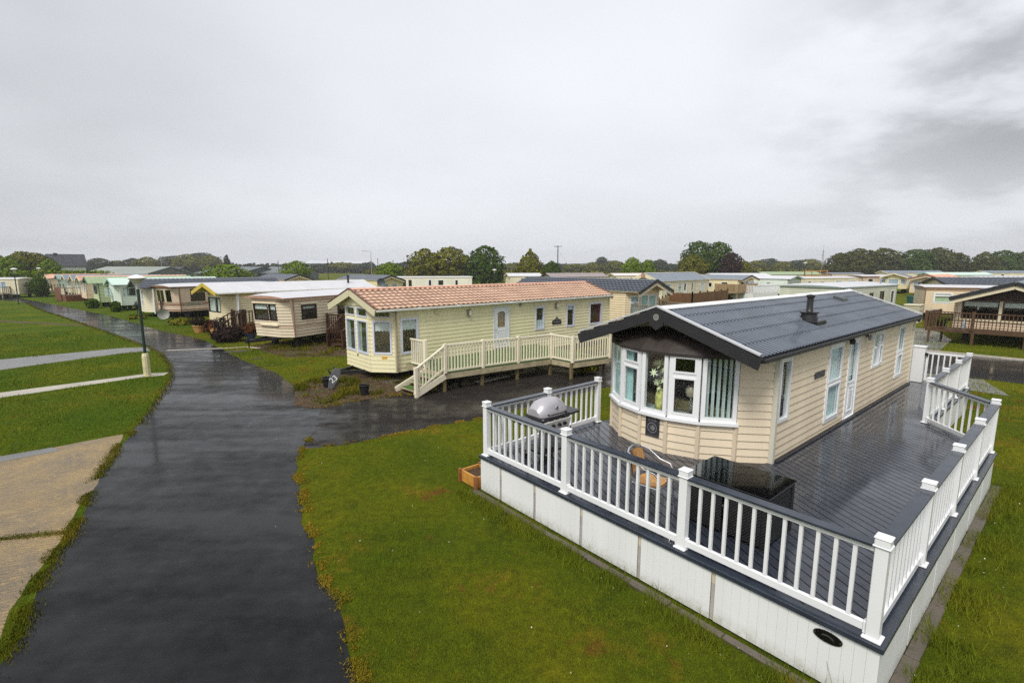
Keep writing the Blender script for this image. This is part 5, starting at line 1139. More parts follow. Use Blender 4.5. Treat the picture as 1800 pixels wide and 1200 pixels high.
caravan("grey roofed caravan below the wood at the right edge of the picture", 129.9, 136.63, 88, 18, 3.6, .5, 2.7, 3.3, CREAM, GREYR, CREAMT, right=[w(4, 5, 1.3, 2.3)], over=.3)
caravan("caravan with long pale green roof and brown gables, behind the mint caravan", 54.15, 107.06, 80, 14, 3.6, .5, 2.7, 3.3, CREAM, GREENR, DKBROWN, right=[w(4, 5, 1.3, 2.3)], over=.3)
caravan("brown and cream caravan with a low white roof beside the dark timber deck", 61.89, 88.0, 85, 7, 3.4, .5, 2.7, 2.95, BEIGE, WROOF, BROWNB, right=[w(1, 2, 1.3, 2.3), w(4, 5.2, 1.3, 2.3)], rk='barrel', over=.4, fascia=[(2.3, 2.66, BROWNB)])
caravan("small beige caravan with a brown roof edge, beside the yellow timber frame", 73.86, 115.39, 85, 8, 3.4, .5, 2.7, 3.0, BEIGE, GREYR, BROWNB, right=[w(2, 3, 1.3, 2.3)], rk='barrel', over=.4)
caravan("caravan with white roof just beyond the right end of the grey roofed caravan", 39.19, 96.6, 80, 12, 3.4, .5, 2.7, 3.1, CREAM, WROOF, CREAMT, right=[w(3, 4, 1.3, 2.3)], over=.3)
caravan("lodge with wide brown gable and two valanced picture windows above a brown deck", 29.57, 25.61, 50, 11, 5.0, .75, 2.66, 3.55, sid("tan_beige", (.58, .46, .33)), GREYR, CHARC,
    front=[w(1.35, 2.5, 1.45, 2.5, m=BRFRAME, fw=.04, c=('top', NETCURT, .28)), w(2.62, 3.78, 1.45, 2.5, m=BRFRAME, fw=.04, c=('top', NETCURT, .28))] if False else [w(.35, 1.9, 1.38, 2.42, m=BRFRAME, fw=.05, c=('top', NETCURT, .28)), w(2.05, 3.6, 1.38, 2.42, m=BRFRAME, fw=.05, c=('top', NETCURT, .28))], left=[w(2, 3, 1.3, 2.3)], over=1.0, prof=('pan', .34, .03, .03), courses=6, board=.2, rooftrim=CREAMT, board2=(CREAMT, .2))
caravan("beige caravan with flat white roof and white framed window, left of the brown gabled lodge", 33.81, 40.61, 116, 8, 3.1, .65, 2.72, 2.9, sid("sand", (.66, .54, .37)), WROOF, BROWNB, right=[w(.55, 1.75, 1.45, 2.3, rows=((.72,),), c=('bottom', pm("lime_net", (.50, .60, .40), .8), .95))], rk='barrel', over=.4, fascia=[(2.45, 2.70, BROWNB)])
caravan("caravan with blue black tiled roof, behind the white roofed beige caravan at the right", 44.09, 50.25, 92, 11, 3.4, .5, 2.65, 3.3, CREAM, SLATE, CHARC, right=[w(2, 3, 1.3, 2.3)], over=.3, prof=('pan', .5, .03, .03), courses=4)
# dark brown boarded head and light surround of the lodge windows
lod = [o for o in COL.objects if o.get('label', '').startswith("lodge with")][0]
F = Facet((-.02, 5.0), (-.02, 0)); m = MB(); c = 1.97; m.quad(F.pt(.2, 2.44, .02), F.pt(4.8, 2.44, .02), F.pt(4.4, 2.62, .02), F.pt(2.5, 3.12, .02), F.pt(.6, 2.62, .02)); m.build("gable_boarding", DKBROWN, lod)
m = MB()
for s in (.24, 1.975, 3.71): fbox(m, F, s - .07, s + .07, 1.30, 2.44, .012, .05)
fbox(m, F, .1, 3.9, 1.26, 1.36, .012, .06); m.build("window_surround", CREAMT, lod)

# ================================================================== decks, fences, sheds
def deck(label, x, y, th, pts, z, h, floor, mats, spacing=.16, pw=.1, bw=.045, skirtm=None, steps=None, closed=False, cap=None, balm=None):
    d = thing("deck", label, "deck", (x, y, 0), R(90 - th), "timber decks beside caravans"); m = MB(); m.prism(floor, z - .14, z); m.build("floor", mats, d)
    railing(d, pts, z, h, mats, mats, spacing, balm or mats, pw, bw, .1, cap=cap)
    for p in floor:
        if z > .2 and not skirtm: m = MB(); m.cbox(p[0] * .97 + .02, p[1] * .97, 0, z - .15, .1); m.build("support_post", mats, d)
    if skirtm:
        m = MB(); k = len(floor)
        for a, b in zip(floor, floor[1:] + floor[:1]): m.quad((*a, 0), (*b, 0), (*b, z - .14), (*a, z - .14))
        m.build("skirt", skirtm, d)
    return d
def stairs(d, a, b, wdt, z, mats, h=.95, n=3, spacing=.17, side=1):
    """flight from a (top, z) down to b (ground) of the given width; side rails both sides"""
    a, b = Vector((*a, 0)), Vector((*b, 0)); u = (b - a).normalized(); v = Vector((-u.y, u.x, 0)) * side; run = (b - a).length
    for i in range(n):
        q = a + u * (run * (i + .5) / (n + .3)); zz_ = z * (1 - (i + 1) / (n + 1)); m = MB(); m.beam(q + Vector((0, 0, zz_)), q + v * wdt + Vector((0, 0, zz_)), run / (n + .3), .05); m.build("step", mats, d)
    for o in (0, wdt):
        m = MB(); m.beam(a + v * o + Vector((0, 0, z - .1)), b + v * o + Vector((0, 0, .08)), .05, .2); m.build("stringer", mats, d)
        A, B = a + v * o, b + v * o; railing(d, [(A.x, A.y, z), (B.x, B.y, 0)], 0, h, mats, mats, spacing, mats, .09, .042, .15)
d = deck("brown stained steps and landing in front of the door of the old striped cream caravan", -11.66, 26.34, 26, [(2.2, -.1), (2.2, -1.35), (4.6, -1.35)], .74, .95, [(2.2, -.1), (2.2, -1.35), (4.6, -1.35), (4.6, -.1)], BROWNW)
stairs(d, (2.2, -1.30), (1.0, -1.30), 1.1, .74, BROWNW, spacing=.2)
d = deck("dark brown railed steps and landing with pots, beside the yellow trimmed caravan", -18.03, 32.47, 37, [(-.5, -.3), (-.5, -1.75), (2.3, -1.75)], .62, .95, [(-.5, -.1), (-.5, -1.75), (2.3, -1.75), (2.3, -.1)], DKBROWN, cap=DKBROWN, spacing=.2)
stairs(d, (-.5, -1.7), (-1.75, -1.7), -1.1, .62, DKBROWN, n=2, spacing=.24)
m = MB(); m.cbox(-.5, -1.78, 0, 1.72, .30, .30); m.build("gate_pillar", DKBROWN, d)
deck("small dark stair rail beside the white dish and the blue tiled cream caravan", -31.0, 42.6, 42, [(.9, -.2), (.4, -1.1), (2.4, -1.1)], .55, .9, [(.9, -.1), (.9, -1.1), (2.4, -1.1), (2.4, -.1)], DKBROWN, spacing=.3)
RDB = pm("red_brown_boards", (.16, .06, .028), .5, .3, 3)
d = deck("red brown boarded deck with pale balusters, left of the pale green caravan", -56.3, 62.6, 32, [(0, 3.4), (0, 0), (2.4, 0)], .75, .95, [(0, 3.4), (0, 0), (2.4, 0), (2.4, 3.4)], RDB, spacing=.3, bw=.1, skirtm=RDB, balm=CREAMPOST)
m = MB(); m.box(-.1, -.04, 1.3, 3.4, .1, 1.75); m.build("solid_side", RDB, d)
deck("weathered grey timber deck with dark void below, beyond the red brown deck", -68.5, 72.6, 32, [(0, 3.4), (0, 0), (2.4, 0)], .7, 1.05, [(0, 3.4), (0, 0), (2.4, 0), (2.4, 3.4)], pm("grey_timber", (.26, .23, .17), .6, .25, 3), spacing=.34, bw=.1)
deck("small timber landing with rail before the long low caravan at far left", -76.5, 69.0, 78, [(2.6, -.1), (2.6, -1.4), (5.8, -1.4), (5.8, -.1)], .7, .9, [(2.6, -.1), (2.6, -1.4), (5.8, -1.4), (5.8, -.1)], pm("grey_timber", (0, 0, 0)), spacing=.34, bw=.08)
deck("grey brown railed deck in front of the glazed gable end with blue black tiles", 10.7, 36.31, -40, [(-.4, 3.7), (-2.4, 3.7), (-2.4, .0), (-.4, .0)], .9, .95, [(-.2, 3.7), (-2.4, 3.7), (-2.4, .0), (-.2, .0)], pm("grey_timber", (0, 0, 0)), spacing=.14)
deck("pale brown boarded deck with flat railing between the two white roofed caravans beyond the fence", 30.4, 67.2, 50, [(-3, 1.5), (-3, -1.5), (2.6, -1.5)], 1.1, 1.0, [(-3, 1.5), (-3, -1.5), (2.6, -1.5), (2.6, 1.5)], LATH, spacing=.2, bw=.14)
d = deck("white railed deck on a white skirt, round the gable end of the butter coloured caravan", 33.64, 69.46, -35, [(.2, 4.5), (-2.6, 4.5), (-2.6, -1.8), (.2, -1.8)], .9, 1.0, [(.2, 4.5), (-2.6, 4.5), (-2.6, -1.8), (.2, -1.8)], WHITE, spacing=.22, bw=.09, skirtm=WHITE2)
d = deck("brown timber deck with slender balusters, raised on posts before the brown gabled lodge", 29.57, 25.61, 50, [(-.1, 5.6), (-2.0, 5.9), (-1.5, .0)], .82, .98, [(-.1, 5.6), (-2.0, 5.9), (-1.5, .0), (-.1, .0)], DECKBROWN, spacing=.155, pw=.13, bw=.04)
for s in (.35, .7): m = MB(); p = Vector((-2.0, 5.9, 0)).lerp(Vector((-1.5, 0, 0)), s); m.cbox(p.x, p.y, 0, .68, .13); m.build("support_post", DECKBROWN, d)
for s in (.34,): m = MB(); p = Vector((-2.0, 5.9, 0)).lerp(Vector((-1.5, 0, 0)), s); m.cbox(p.x, p.y, .822, 1.9, .14); m.build("post", DECKBROWN, d)
deck("dark brown timber deck in front of the brown and cream caravan at the far right", 62.5, 86.0, 85, [(.2, -2.2), (6.5, -2.2), (6.5, -.2)], .8, 1.0, [(.2, -2.2), (6.5, -2.2), (6.5, -.2), (.2, -.2)], DKBROWN, spacing=.3, bw=.1)
def fence(name, label, pts, h, mat, postm, bw=.13, gap=.012, cat="fence", lowr=.05, post_every=1.9):
    o = thing(name, label, cat, (*pts[0], 0)); P = [Vector((x - pts[0][0], y - pts[0][1], 0)) for x, y in pts]
    for a, b in zip(P, P[1:]):
        d = b - a; n = max(1, round(d.length / post_every))
        for i in range(n + 1): q = a + d * (i / n); m = MB(); m.cbox(q.x, q.y, 0, h + .15, .11); m.build("post", postm, o)
        u = d.normalized(); nv = Vector((-u.y, u.x, 0)) * .07; r = random.Random(3)
        for i in range(n):
            m = MB(); s = 0; Ln = d.length / n
            while s < Ln - .02:
                hh = h + r.uniform(-.03, .03); q = a + d * (i / n) + u * (s + bw / 2) - nv; m.beam(q + Vector((0, 0, lowr)), q + Vector((0, 0, hh)), bw - gap, .018, nv); s += bw
            m.build("board_panel", mat, o)
    return o
fence("timber_fence", "tall closeboard brown fence panels below the grey roofed caravan, left of the bright green lawn", [(15.2, 47.5), (16.5, 49.3), (22.3, 53.6)] if False else [(14.6, 46.5), (16.2, 44.6), (22.2, 51.2)], 2.0, pm("warm_brown_fence", (.15, .07, .025), .6, .4, 3, streak=True), DKBROWN)
fence("timber_fence", "brown slatted fence with gaps at the back of the glazed gable deck", [(12.3, 41.5), (14.6, 46.2)], 1.7, LATH, DKBROWN, gap=.07)
fence("timber_fence", "rusty brown hedge like fence below the salmon roofed caravan at the far right", [(60.0, 68.0), (64.8, 70.2)] if False else [(57.8, 67.0), (62.0, 69.0)], 1.5, pm("rusty_brown", (.14, .055, .022), .7, .4, 2), DKBROWN)
# storage box, rotary dryer, recycling boxes
s = thing("storage_box", "pale olive plastic storage box with flat lid beside the beige white roofed caravan", "box", (31.7, 39.0, 0), R(40))
m = MB(); m.box(-.65, .65, -.5, .5, .0, 1.35); m.build("bin", pm("olive_cream_plastic", (.52, .48, .30), .5, .1), s, bevel=.04); m = MB(); m.box(-.69, .69, -.54, .54, 1.35, 1.45); m.build("lid", pm("olive_cream_lid", (.60, .56, .40), .5, .08), s, bevel=.03)
t_ = thing("rotary_dryer", "grey rotary washing line with open arms on the lawn before the brown gabled lodge", "clothes dryer", (27.4, 34.0, 0))
m = MB(); m.tube([(0, 0, 0), (0, 0, 1.55)], .03, 8); m.build("pole", ALU, t_)
for k_ in range(4):
    a = k_ * math.pi / 2 + .4; m = MB(); m.tube([(0, 0, .95), (1.5 * math.cos(a), 1.5 * math.sin(a), 1.6)], .018, 6); m.tube([(0, 0, 1.5), (.55 * math.cos(a), .55 * math.sin(a), 1.2)], .012, 5); m.build("arm", ALU, t_)
m = MB()
for q in (.5, .7, .9, 1.0):
    for k_ in range(4): a, b = k_ * math.pi / 2 + .4, (k_ + 1) * math.pi / 2 + .4; m.tube([(1.5 * q * math.cos(a), 1.5 * q * math.sin(a), .95 + .65 * q), (1.5 * q * math.cos(b), 1.5 * q * math.sin(b), .95 + .65 * q)], .006, 4)
m.build("line", GREY, t_)
for (x, y, c, lab) in ((44.2, 54.5, (.02, .12, .10), "dark green bin on the lawn beyond the curved white roof"), (45.0, 54.3, (.25, .35, .42), "pale blue grey bin on the lawn, right of the dark green one")):
    b = thing("garden_bin", lab, "bin", (x, y, 0)); m = MB(); m.hexa([(-.4, -.35, 0), (.4, -.35, 0), (.4, .35, 0), (-.4, .35, 0), (-.5, -.42, 1.1), (.5, -.42, 1.1), (.5, .42, 1.1), (-.5, .42, 1.1)]); mt_ = pm("bin_%d" % int(x * 10), c, .5); m.build("tub", mt_, b); m = MB(); m.box(-.53, .53, -.46, .46, 1.1, 1.18); m.build("lid", mt_, b, bevel=.02)
b = thing("garden_ornament", "small white and blue figure standing behind the brown deck balusters at the right", "ornament", (25.77, 28.05, .83)); m = MB(); m.lathe([(.12, 0), (.13, .06), (.08, .22), (.10, .3), (.05, .36), (.065, .42), (0, .5)], n=12); m.build("figure", pm("blue_white_glaze", (.55, .65, .72), .3, .3, 9), b, smooth=True)
# satellite dishes
def dish(label, P, r, rz, mat, h=.5):
    t_ = thing("satellite_dish", label, "satellite dish", P, rz); m = MB(); m.tube([(0, 0, 0), (0, 0, h)], .03, 6); m.build("mast", GREY, t_)
    m = MB(); n = 18
    for j in range(5):
        q = r * j / 4
        for k_ in range(n): a = 2 * math.pi * k_ / n; m.v.append((q * math.cos(a), -.12 + .14 * (q / r) ** 2 * -1 + .1, h + r * .5 + q * math.sin(a)))
    m.f = [(j * n + k_, j * n + (k_ + 1) % n, (j + 1) * n + (k_ + 1) % n, (j + 1) * n + k_) for j in range(4) for k_ in range(n)]; m.build("reflector", mat, t_, smooth=True)
    m = MB(); m.tube([(0, -.02, h + .05), (0, -.5, h + .1)], .015, 5); m.cbox(0, -.5, h + .06, h + .15, .07); m.build("feed_arm", GREY, t_)
dish("large white satellite dish on the ground in front of the striped pinkish beige caravan", (-28.4, 40.2, 0), .42, R(35), pm("dish_white", (.34, .34, .31), .4), .35)
dish("small dark satellite dish behind the salmon roof, beside the cream gable's window", (-16.4, 62.5, 0), .5, R(10), pm("dish_dark", (.06, .07, .08), .4), 2.2)
# round covered black barbecue under the lamp, plant pots
b = thing("kettle_barbecue", "dark covered round barbecue on the grass behind the lamp post", "barbecue", (-34.6, 46.0, 0)); m = MB(); m.lathe([(.28, .5), (.42, .7), (.45, .95), (.3, 1.2), (.0, 1.3)], n=14); m.build("cover", BLACK, b, smooth=True)
for k_ in range(3): a = k_ * 2.1; m = MB(); m.beam((.3 * math.cos(a), .3 * math.sin(a), 0), (.2 * math.cos(a), .2 * math.sin(a), .6), .05, .05, (1, 0, 0)); m.build("leg", BLACK, b)

# ================================================================== lamps and poles
def park_lamp(label, P, sleeve=True, h=4.05, rot=0):
    t_ = thing("park_lamp", label, "lamp post", P, rot, "mushroom headed park lamps")
    m = MB(); m.tube([(0, 0, 0), (0, 0, h - .5)], .052, 10); m.build("pole", pm("dark_green_pole", (.012, .03, .026), .4, .3, 3), t_)
    if sleeve: m = MB(); m.lathe([(.125, 0), (.125, .82), (.10, .93), (0, .95)], n=10); m.build("concrete_sleeve", pm("cream_concrete", (.62, .56, .33), .7, .25, 4), t_)
    m = MB(); m.lathe([(.06, 0), (.075, .12), (.07, .2)], 0, 0, h - .55, 12); m.build("neck", pm("lamp_grey", (.5, .5, .46), .5), t_)
    m = MB(); m.lathe([(.07, 0), (.12, .06), (.30, .22)], 0, 0, h - .35, 18); m.build("diffuser", pm("pale_diffuser", (.66, .64, .52), .4), t_, smooth=True)
    m = MB(); m.lathe([(.34, 0), (.34, .02), (.14, .12), (0, .15)], 0, 0, h - .13, 18); m.build("lamp_hood", pm("lamp_white", (.76, .76, .76), .4), t_, smooth=True)
    return t_
park_lamp("mushroom lamp on dark pole with cream concrete sleeve, beside the road at the left", (-14.75, 19.6, 0))
park_lamp("mushroom lamp on a thin green pole standing on the far left lawn", (-58.0, 58.2, 0), False, 4.2)
park_lamp("mushroom lamp rising behind the salmon roofed caravan, below the lone cypress gap", (-2.6, 74, 0), False, 4.0)
park_lamp("mushroom lamp above the mint roofs left of the wood on the right", (55.6, 95, 0), False, 5.2)
park_lamp("mushroom lamp just above the dark bush at the far left", (-79.5, 84, 0), False, 4.2)
def street_lamp(label, P, h, rz, d=1.6):
    t_ = thing("street_lamp", label, "street lamp", P, rz, "tall street lamps on the far road"); m = MB(); m.tube([(0, 0, 0), (0, 0, h)], [.10, .06], 8); m.build("pole", GREY, t_)
    m = MB(); m.tube([(0, 0, h), (.3, 0, h + .22), (d, 0, h + .3)], .045, 6); m.build("arm", GREY, t_); m = MB(); m.box(d - .1, d + .6, -.12, .12, h + .22, h + .36); m.build("head", GREY, t_, bevel=.03)
street_lamp("tall street lamp with bent arm in front of the pale hills", (-38.5, 137, 0), 8.3, R(180), 1.8)
street_lamp("street lamp with long arm above the dark trees at the far left", (-119, 170, 0), 7.6, R(180), 2.6)
t_ = thing("utility_pole", "wooden electricity pole with a crossarm, right of the lone cypress", "utility pole", (14.6, 160, 0)); m = MB(); m.tube([(0, 0, 0), (0, 0, 11)], [.2, .14], 8); m.build("pole", pm("tarred_pole", (.06, .05, .045), .8), t_)
m = MB(); m.beam((-1.2, 0, 10.7), (1.2, 0, 10.7), .15, .16); m.build("crossarm", pm("tarred_pole", (0, 0, 0)), t_)
for x in (-1.1, 0, 1.1): m = MB(); m.lathe([(.06, 0), (.09, .1), (.05, .22)], x, 0, 10.79, 8); m.build("insulator", GREY, t_)
m = MB(); m.tube([(.1, 0, 9.6), (4.4, 0, 3.2)], .03, 5); m.build("stay_wire", GREY, t_)
for (x, y, h) in ((-55.2, 150, 6.6), (-41.5, 155, 6.8), (-35.6, 150, 6.2), (-62, 150, 5.6), (-70, 150, 6)):
    t_ = thing("fence_post", "tall thin dark pole of the sports ground netting beyond the caravans", "pole", (x, y, 0), 0, "netting poles on the sports ground"); m = MB(); m.tube([(0, 0, 0), (0, 0, h)], .09, 6); m.build("pole", BLACK, t_); m = MB(); m.lathe([(.12, 0), (.12, .1), (0, .14)], 0, 0, h, 6); m.build("finial", BLACK, t_)
t_ = thing("radio_mast", "thin grey lattice mast left of the big dark wood", "mast", (127, 205, 0))
m = MB()
for k_ in range(3): a = k_ * 2.094; m.tube([(.5 * math.cos(a), .5 * math.sin(a), 0), (.15 * math.cos(a), .15 * math.sin(a), 11)], .06, 5)
for z in range(0, 11): m.tube([(.4 * math.cos(z), .4 * math.sin(z), z), (.3 * math.cos(z + 2.1), .3 * math.sin(z + 2.1), z + 1)], .04, 4)
m.build("lattice", GREY, t_); m = MB(); m.tube([(0, 0, 10.6), (0, 0, 13)], .05, 5); m.build("aerial", GREY, t_)
t_ = thing("climbing_frame", "pale orange timber play frame far beyond the mint caravan", "play frame", (64.5, 106, 0)); m = MB()
for x in (-1.6, 1.6):
    for y in (-1.2, 1.2): m.cbox(x, y, 0, 3.6, .14)
for z in (1.6, 2.4, 3.5):
    for y in (-1.2, 1.2): m.beam((-1.6, y, z), (1.6, y, z), .1, .14)
m.build("frame", PINE, t_); m = MB(); m.box(-1.6, 1.6, -1.2, 1.2, 1.5, 1.6); m.build("platform", PINE, t_)
# netting fence of the sports court
t_ = thing("court_fence", "tall thin dark mesh fence of the sports court at the right", "fence", (108, 160, 0)); m = MB()
for i in range(14): m.cbox(i * 3.2 - 16, 0, 0, 4.6, .1)
m.build("posts", BLACK, t_); m = MB()
for z in (2.3, 4.5): m.beam((-16, 0, z), (25.6, 0, z), .06, .08)
m.build("rails", BLACK, t_)

# ================================================================== far buildings
def building(name, label, P, rz, L, W_, ze, zr, wm, rm, cat="building", over=.4, wins=(), wmat=None):
    c = thing(name, label, cat, P, rz); m = MB(); m.quad((0, 0, 0), (L, 0, 0), (L, 0, ze), (0, 0, ze)); m.quad((L, W_, 0), (0, W_, 0), (0, W_, ze), (L, W_, ze))
    for x in (0, L): m.quad((x, 0, 0), (x, W_, 0), (x, W_, ze), (x, W_ / 2, zr), (x, 0, ze))
    m.build("wall", wm, c); k = (zr - ze) / (W_ / 2); m = MB()
    for ya, yb in ((-over, W_ / 2), (W_ + over, W_ / 2)): m.hexa([(-over, ya, ze - k * over), (L + over, ya, ze - k * over), (L + over, yb, zr), (-over, yb, zr), (-over, ya, ze - k * over + .15), (L + over, ya, ze - k * over + .15), (L + over, yb, zr + .15), (-over, yb, zr + .15)])
    m.build("roof", rm, c); F = Facet((0, 0), (L, 0))
    for q in wins: f = MB(); fbox(f, F, *q, .01, .06); f_ = f.build("window", wmat or WHITE, c); g_ = MB(); fbox(g_, F, q[0] + .12, q[1] - .12, q[2] + .12, q[3] - .12, .055, .07); g_.build("pane", pm("dark_pane", (.03, .035, .04), .1), f_)
    return c
DARKSL = pm("dark_slate_roof", (.030, .032, .040), .5, .25, .3); RENDER = pm("white_render", (.74, .74, .74), .6, .08, .5)
h_ = building("house", "white house with steep dark slate roof beside the trees at the far left", (-121, 131, 0), R(45), 7.2, 9, 4.6, 7.6, RENDER, DARKSL, "house", wins=[(2.6, 3.4, 1.6, 3.2), (5.2, 6.2, 1.6, 3.2)])
m = MB(); m.box(1.2, 2, 4, 5, 7.0, 8.0); m.build("chimney", DARKSL, h_)
BARN = pm("grey_green_barn_roof", (.25, .28, .24), .5, .15, .1); BARNW = pm("barn_wall", (.14, .16, .15), .7, .2, .2)
building("barn", "long low barn with grey green roof behind the far left row", (-128, 148, 0), R(2), 19, 22, 2.2, 4.25, BARNW, BARN, "barn")
building("barn", "barn with a black edged roof left of the bushy tree", (-95, 150, 0), R(-12), 15, 20, 2.4, 4.2, BARNW, pm("grey_slate_sheet", (.13, .15, .15), .5, .15, .1), "barn")
building("barn", "grey barn roof right of the bushy tree, below the hills", (-78, 155, 0), R(6), 12, 20, 2.4, 4.2, BARNW, pm("grey_slate_sheet", (0, 0, 0)), "barn")
building("warehouse", "long pale blue grey warehouse at the foot of the hills", (-175, 420, 0), R(3), 52, 30, 7.0, 9.2, pm("blue_grey_cladding", (.22, .24, .28), .5, .1, .1), pm("warehouse_roof", (.52, .54, .56), .5, .1, .1), "warehouse")
building("shed", "dark low sheds at the far left, right of the white house", (-137, 165, 0), R(4), 24, 12, 2.6, 4.2, BARNW, DARKSL, "shed")
# ================================================================== trees
def leafmat(name, dark, mid, light):
    t = NT(name); g = t.n.new('ShaderNodeNewGeometry'); oi = t.n.new('ShaderNodeObjectInfo')
    n = t.noise(0.9, 3, .6); c = t.ramp(n, [(.3, dark), (.55, mid), (.75, light)])
    c = t.mix(t.rng(g.outputs['Random Per Island'], 0, 1, 0, .65), c, tuple(x * .45 for x in mid))
    t.set(Base_Color=c, Roughness=.8, Specular_IOR_Level=.06); return t.m
LF_OLIVE = leafmat("olive_foliage", (.045, .052, .005), (.145, .145, .010), (.27, .235, .02))
LF_DARK = leafmat("dark_evergreen_foliage", (.018, .036, .004), (.055, .10, .008), (.12, .17, .016))
LF_GREEN = leafmat("fresh_foliage", (.055, .10, .005), (.15, .23, .010), (.27, .33, .018))
LF_GREY = leafmat("grey_green_foliage", (.028, .036, .018), (.05, .062, .03), (.075, .085, .04))
LF_WINE = leafmat("dull_purple_foliage", (.02, .012, .012), (.045, .024, .022), (.07, .04, .03))
LF_WOOD = leafmat('dark_olive_foliage', (.026, .032, .006), (.075, .080, .012), (.135, .130, .02))
BARK = pm("tree_bark", (.06, .045, .032), .9, .3, 3)
def crown_mesh(name, rx, rz_, z0, n, leaf, seed, shape, mat):
    """many small leaf-clump faces through a lumpy crown; shape: round | cone | dome"""
    r = random.Random(seed); vs = []; fs = []; off = Vector((seed * 3.7, seed * 1.3, seed * 2.1)); H = 2 * rz_
    prof = {'round': lambda t_: max(0, 1 - (2 * t_ - 1) ** 2) ** .55, 'dome': lambda t_: (.80 + .2 * min(1, t_ / .3)) if t_ < .3 else max(0, 1 - ((t_ - .3) / .7) ** 2.2) ** .6, 'cone': lambda t_: (.85 + .15 * min(1, t_ / .15)) if t_ < .15 else max(0, 1 - ((t_ - .15) / .85) ** 1.35) ** .8}[shape]
    k = 0
    while k < n:
        t_ = r.random(); p = prof(t_)
        if r.random() > .25 + .75 * p: continue
        a = r.uniform(0, 6.283); d = Vector((math.cos(a) * p, math.sin(a) * p, 2.2 * t_))
        lump = 1 + .42 * mnoise.noise(d * 2.1 + off) + .38 * mnoise.noise(d * 5.5 + off)
        q = p * lump * (1 - .45 * r.random() ** 2) * (1 + (.22 * r.random() if r.random() < .14 else 0))
        zz_ = t_ + .06 * mnoise.noise(d * 3 - off) * (1 if shape != 'cone' else 1.3)
        c = Vector((rx * q * math.cos(a), rx * q * math.sin(a), z0 + H * zz_)); v = Vector((math.cos(a), math.sin(a), 1.6 * (t_ - .35))).normalized()
        nn = (v + Vector((r.uniform(-.8, .8), r.uniform(-.8, .8), r.uniform(-.4, .9)))).normalized(); e1 = nn.orthogonal().normalized(); e2 = nn.cross(e1); a2 = r.uniform(0, 6.283)
        e1, e2 = e1 * math.cos(a2) + e2 * math.sin(a2), e2 * math.cos(a2) - e1 * math.sin(a2); s = leaf * r.uniform(.55, 1.4); b = len(vs)
        if c.z < .1: c.z = .1
        vs += [tuple(c - e1 * s), tuple(c + e2 * s * .55), tuple(c + e1 * s * r.uniform(.7, 1.1)), tuple(c - e2 * s * .55)]; fs.append((b, b + 1, b + 2, b + 3)); k += 1
    me = bpy.data.meshes.new(name); me.from_pydata(vs, [], fs); me.materials.append(mat); return me
CROWNS = {}
def tree(name, label, x, y, h, wdt, shape, mat, seed=1, group=None, n=3600, leaf=None, trunk=.08, low=.06, cat="tree"):
    t_ = thing(name, label, cat, (x, y, 0), random.Random(seed).uniform(0, 6), group); key = (shape, mat.name, seed % 3)
    H = 10.0; rx = 5.0
    if key not in CROWNS: CROWNS[key] = crown_mesh("crown", rx, H * (.5 - low), H * low, n, .36, seed, shape, mat)
    c = bpy.data.objects.new("crown", CROWNS[key]); COL.objects.link(c); c.parent = t_; c.scale = (wdt / 10.0 * .95, wdt / 10.0 * .95, h / (10.2 if shape != 'cone' else 10.6))
    m = MB(); tr = random.Random(seed + 5); m.tube([(0, 0, 0), (.1, 0, h * .3), (0, .1, h * .6), (0, 0, h * .8)], [h * .028, h * .02, h * .012, h * .004], 7)
    for i in range(6): a = tr.uniform(0, 6.28); z = h * tr.uniform(.25, .6); m.tube([(0, 0, z), (wdt * .16 * math.cos(a), wdt * .16 * math.sin(a), z + h * .1), (wdt * .32 * math.cos(a), wdt * .32 * math.sin(a), z + h * .18)], [h * .011, h * .007, h * .002], 5)
    m.build("trunk", BARK, t_); return t_
def px(u, v_top, D):             # ground position and height of something whose top shows at (u, v_top) at distance D
    f, p = 870.0, R(8.588); yc = (v_top - 600) / f; d = Vector(((u - 900) / f, math.cos(p) - yc * math.sin(p), -math.sin(p) - yc * math.cos(p))); k = D / d.y
    return d.x * k, D, 4.375 + d.z * k
def put(name, label, u, vt, D, wpx, shape, mat, seed, **k):
    x, y, h = px(u, vt, D); return tree(name, label, x, y, h, wpx / 870 * D, shape, mat, seed, **k)
put("evergreen_tree", "broad olive green evergreen on the left of a close pair, straight above the salmon roof", 746, 432, 118, 66, 'dome', LF_OLIVE, 1)
put("evergreen_tree", "olive evergreen with pointed top merging into the left one of the close pair", 790, 429, 119, 76, 'round', LF_OLIVE, 2)
put("evergreen_tree", "dense dark green domed evergreen, right one of the close pair above the salmon roof", 852, 426, 116, 72, 'dome', LF_DARK, 3)
put("cypress_tree", "lone olive cypress with a pointed crown, left of the electricity pole", 932, 430, 115, 58, 'cone', LF_OLIVE, 4)
put("evergreen_shrub", "low dark shrub growing against the right foot of the lone cypress", 970, 456, 114, 34, 'round', LF_DARK, 5)
put("deciduous_tree", "small round fresh green tree above the black roof with a gable, under the pale hills", 519, 455, 116, 50, 'round', LF_GREEN, 7)
put("deciduous_tree", "small olive tree just left of the close evergreen pair", 684, 458, 120, 50, 'round', LF_GREEN, 8)
put("bushy_shrub", "wide bushy green shrub above the white roof of the yellow trimmed caravan", 398, 461, 100, 76, 'round', LF_GREEN, 9)
put("araucaria_tree", "small spidery dark tree standing above the wide bushy shrub", 397, 444, 160, 11, 'round', LF_GREY, 10)
put("deciduous_tree", "loose bright green tree with gaps, left of the tall dark clump", 1112, 449, 125, 38, 'round', LF_GREEN, 11)
put("deciduous_tree", "loose bright green tree close to its twin, nearer the tall dark clump", 1140, 453, 126, 28, 'round', LF_GREEN, 12)
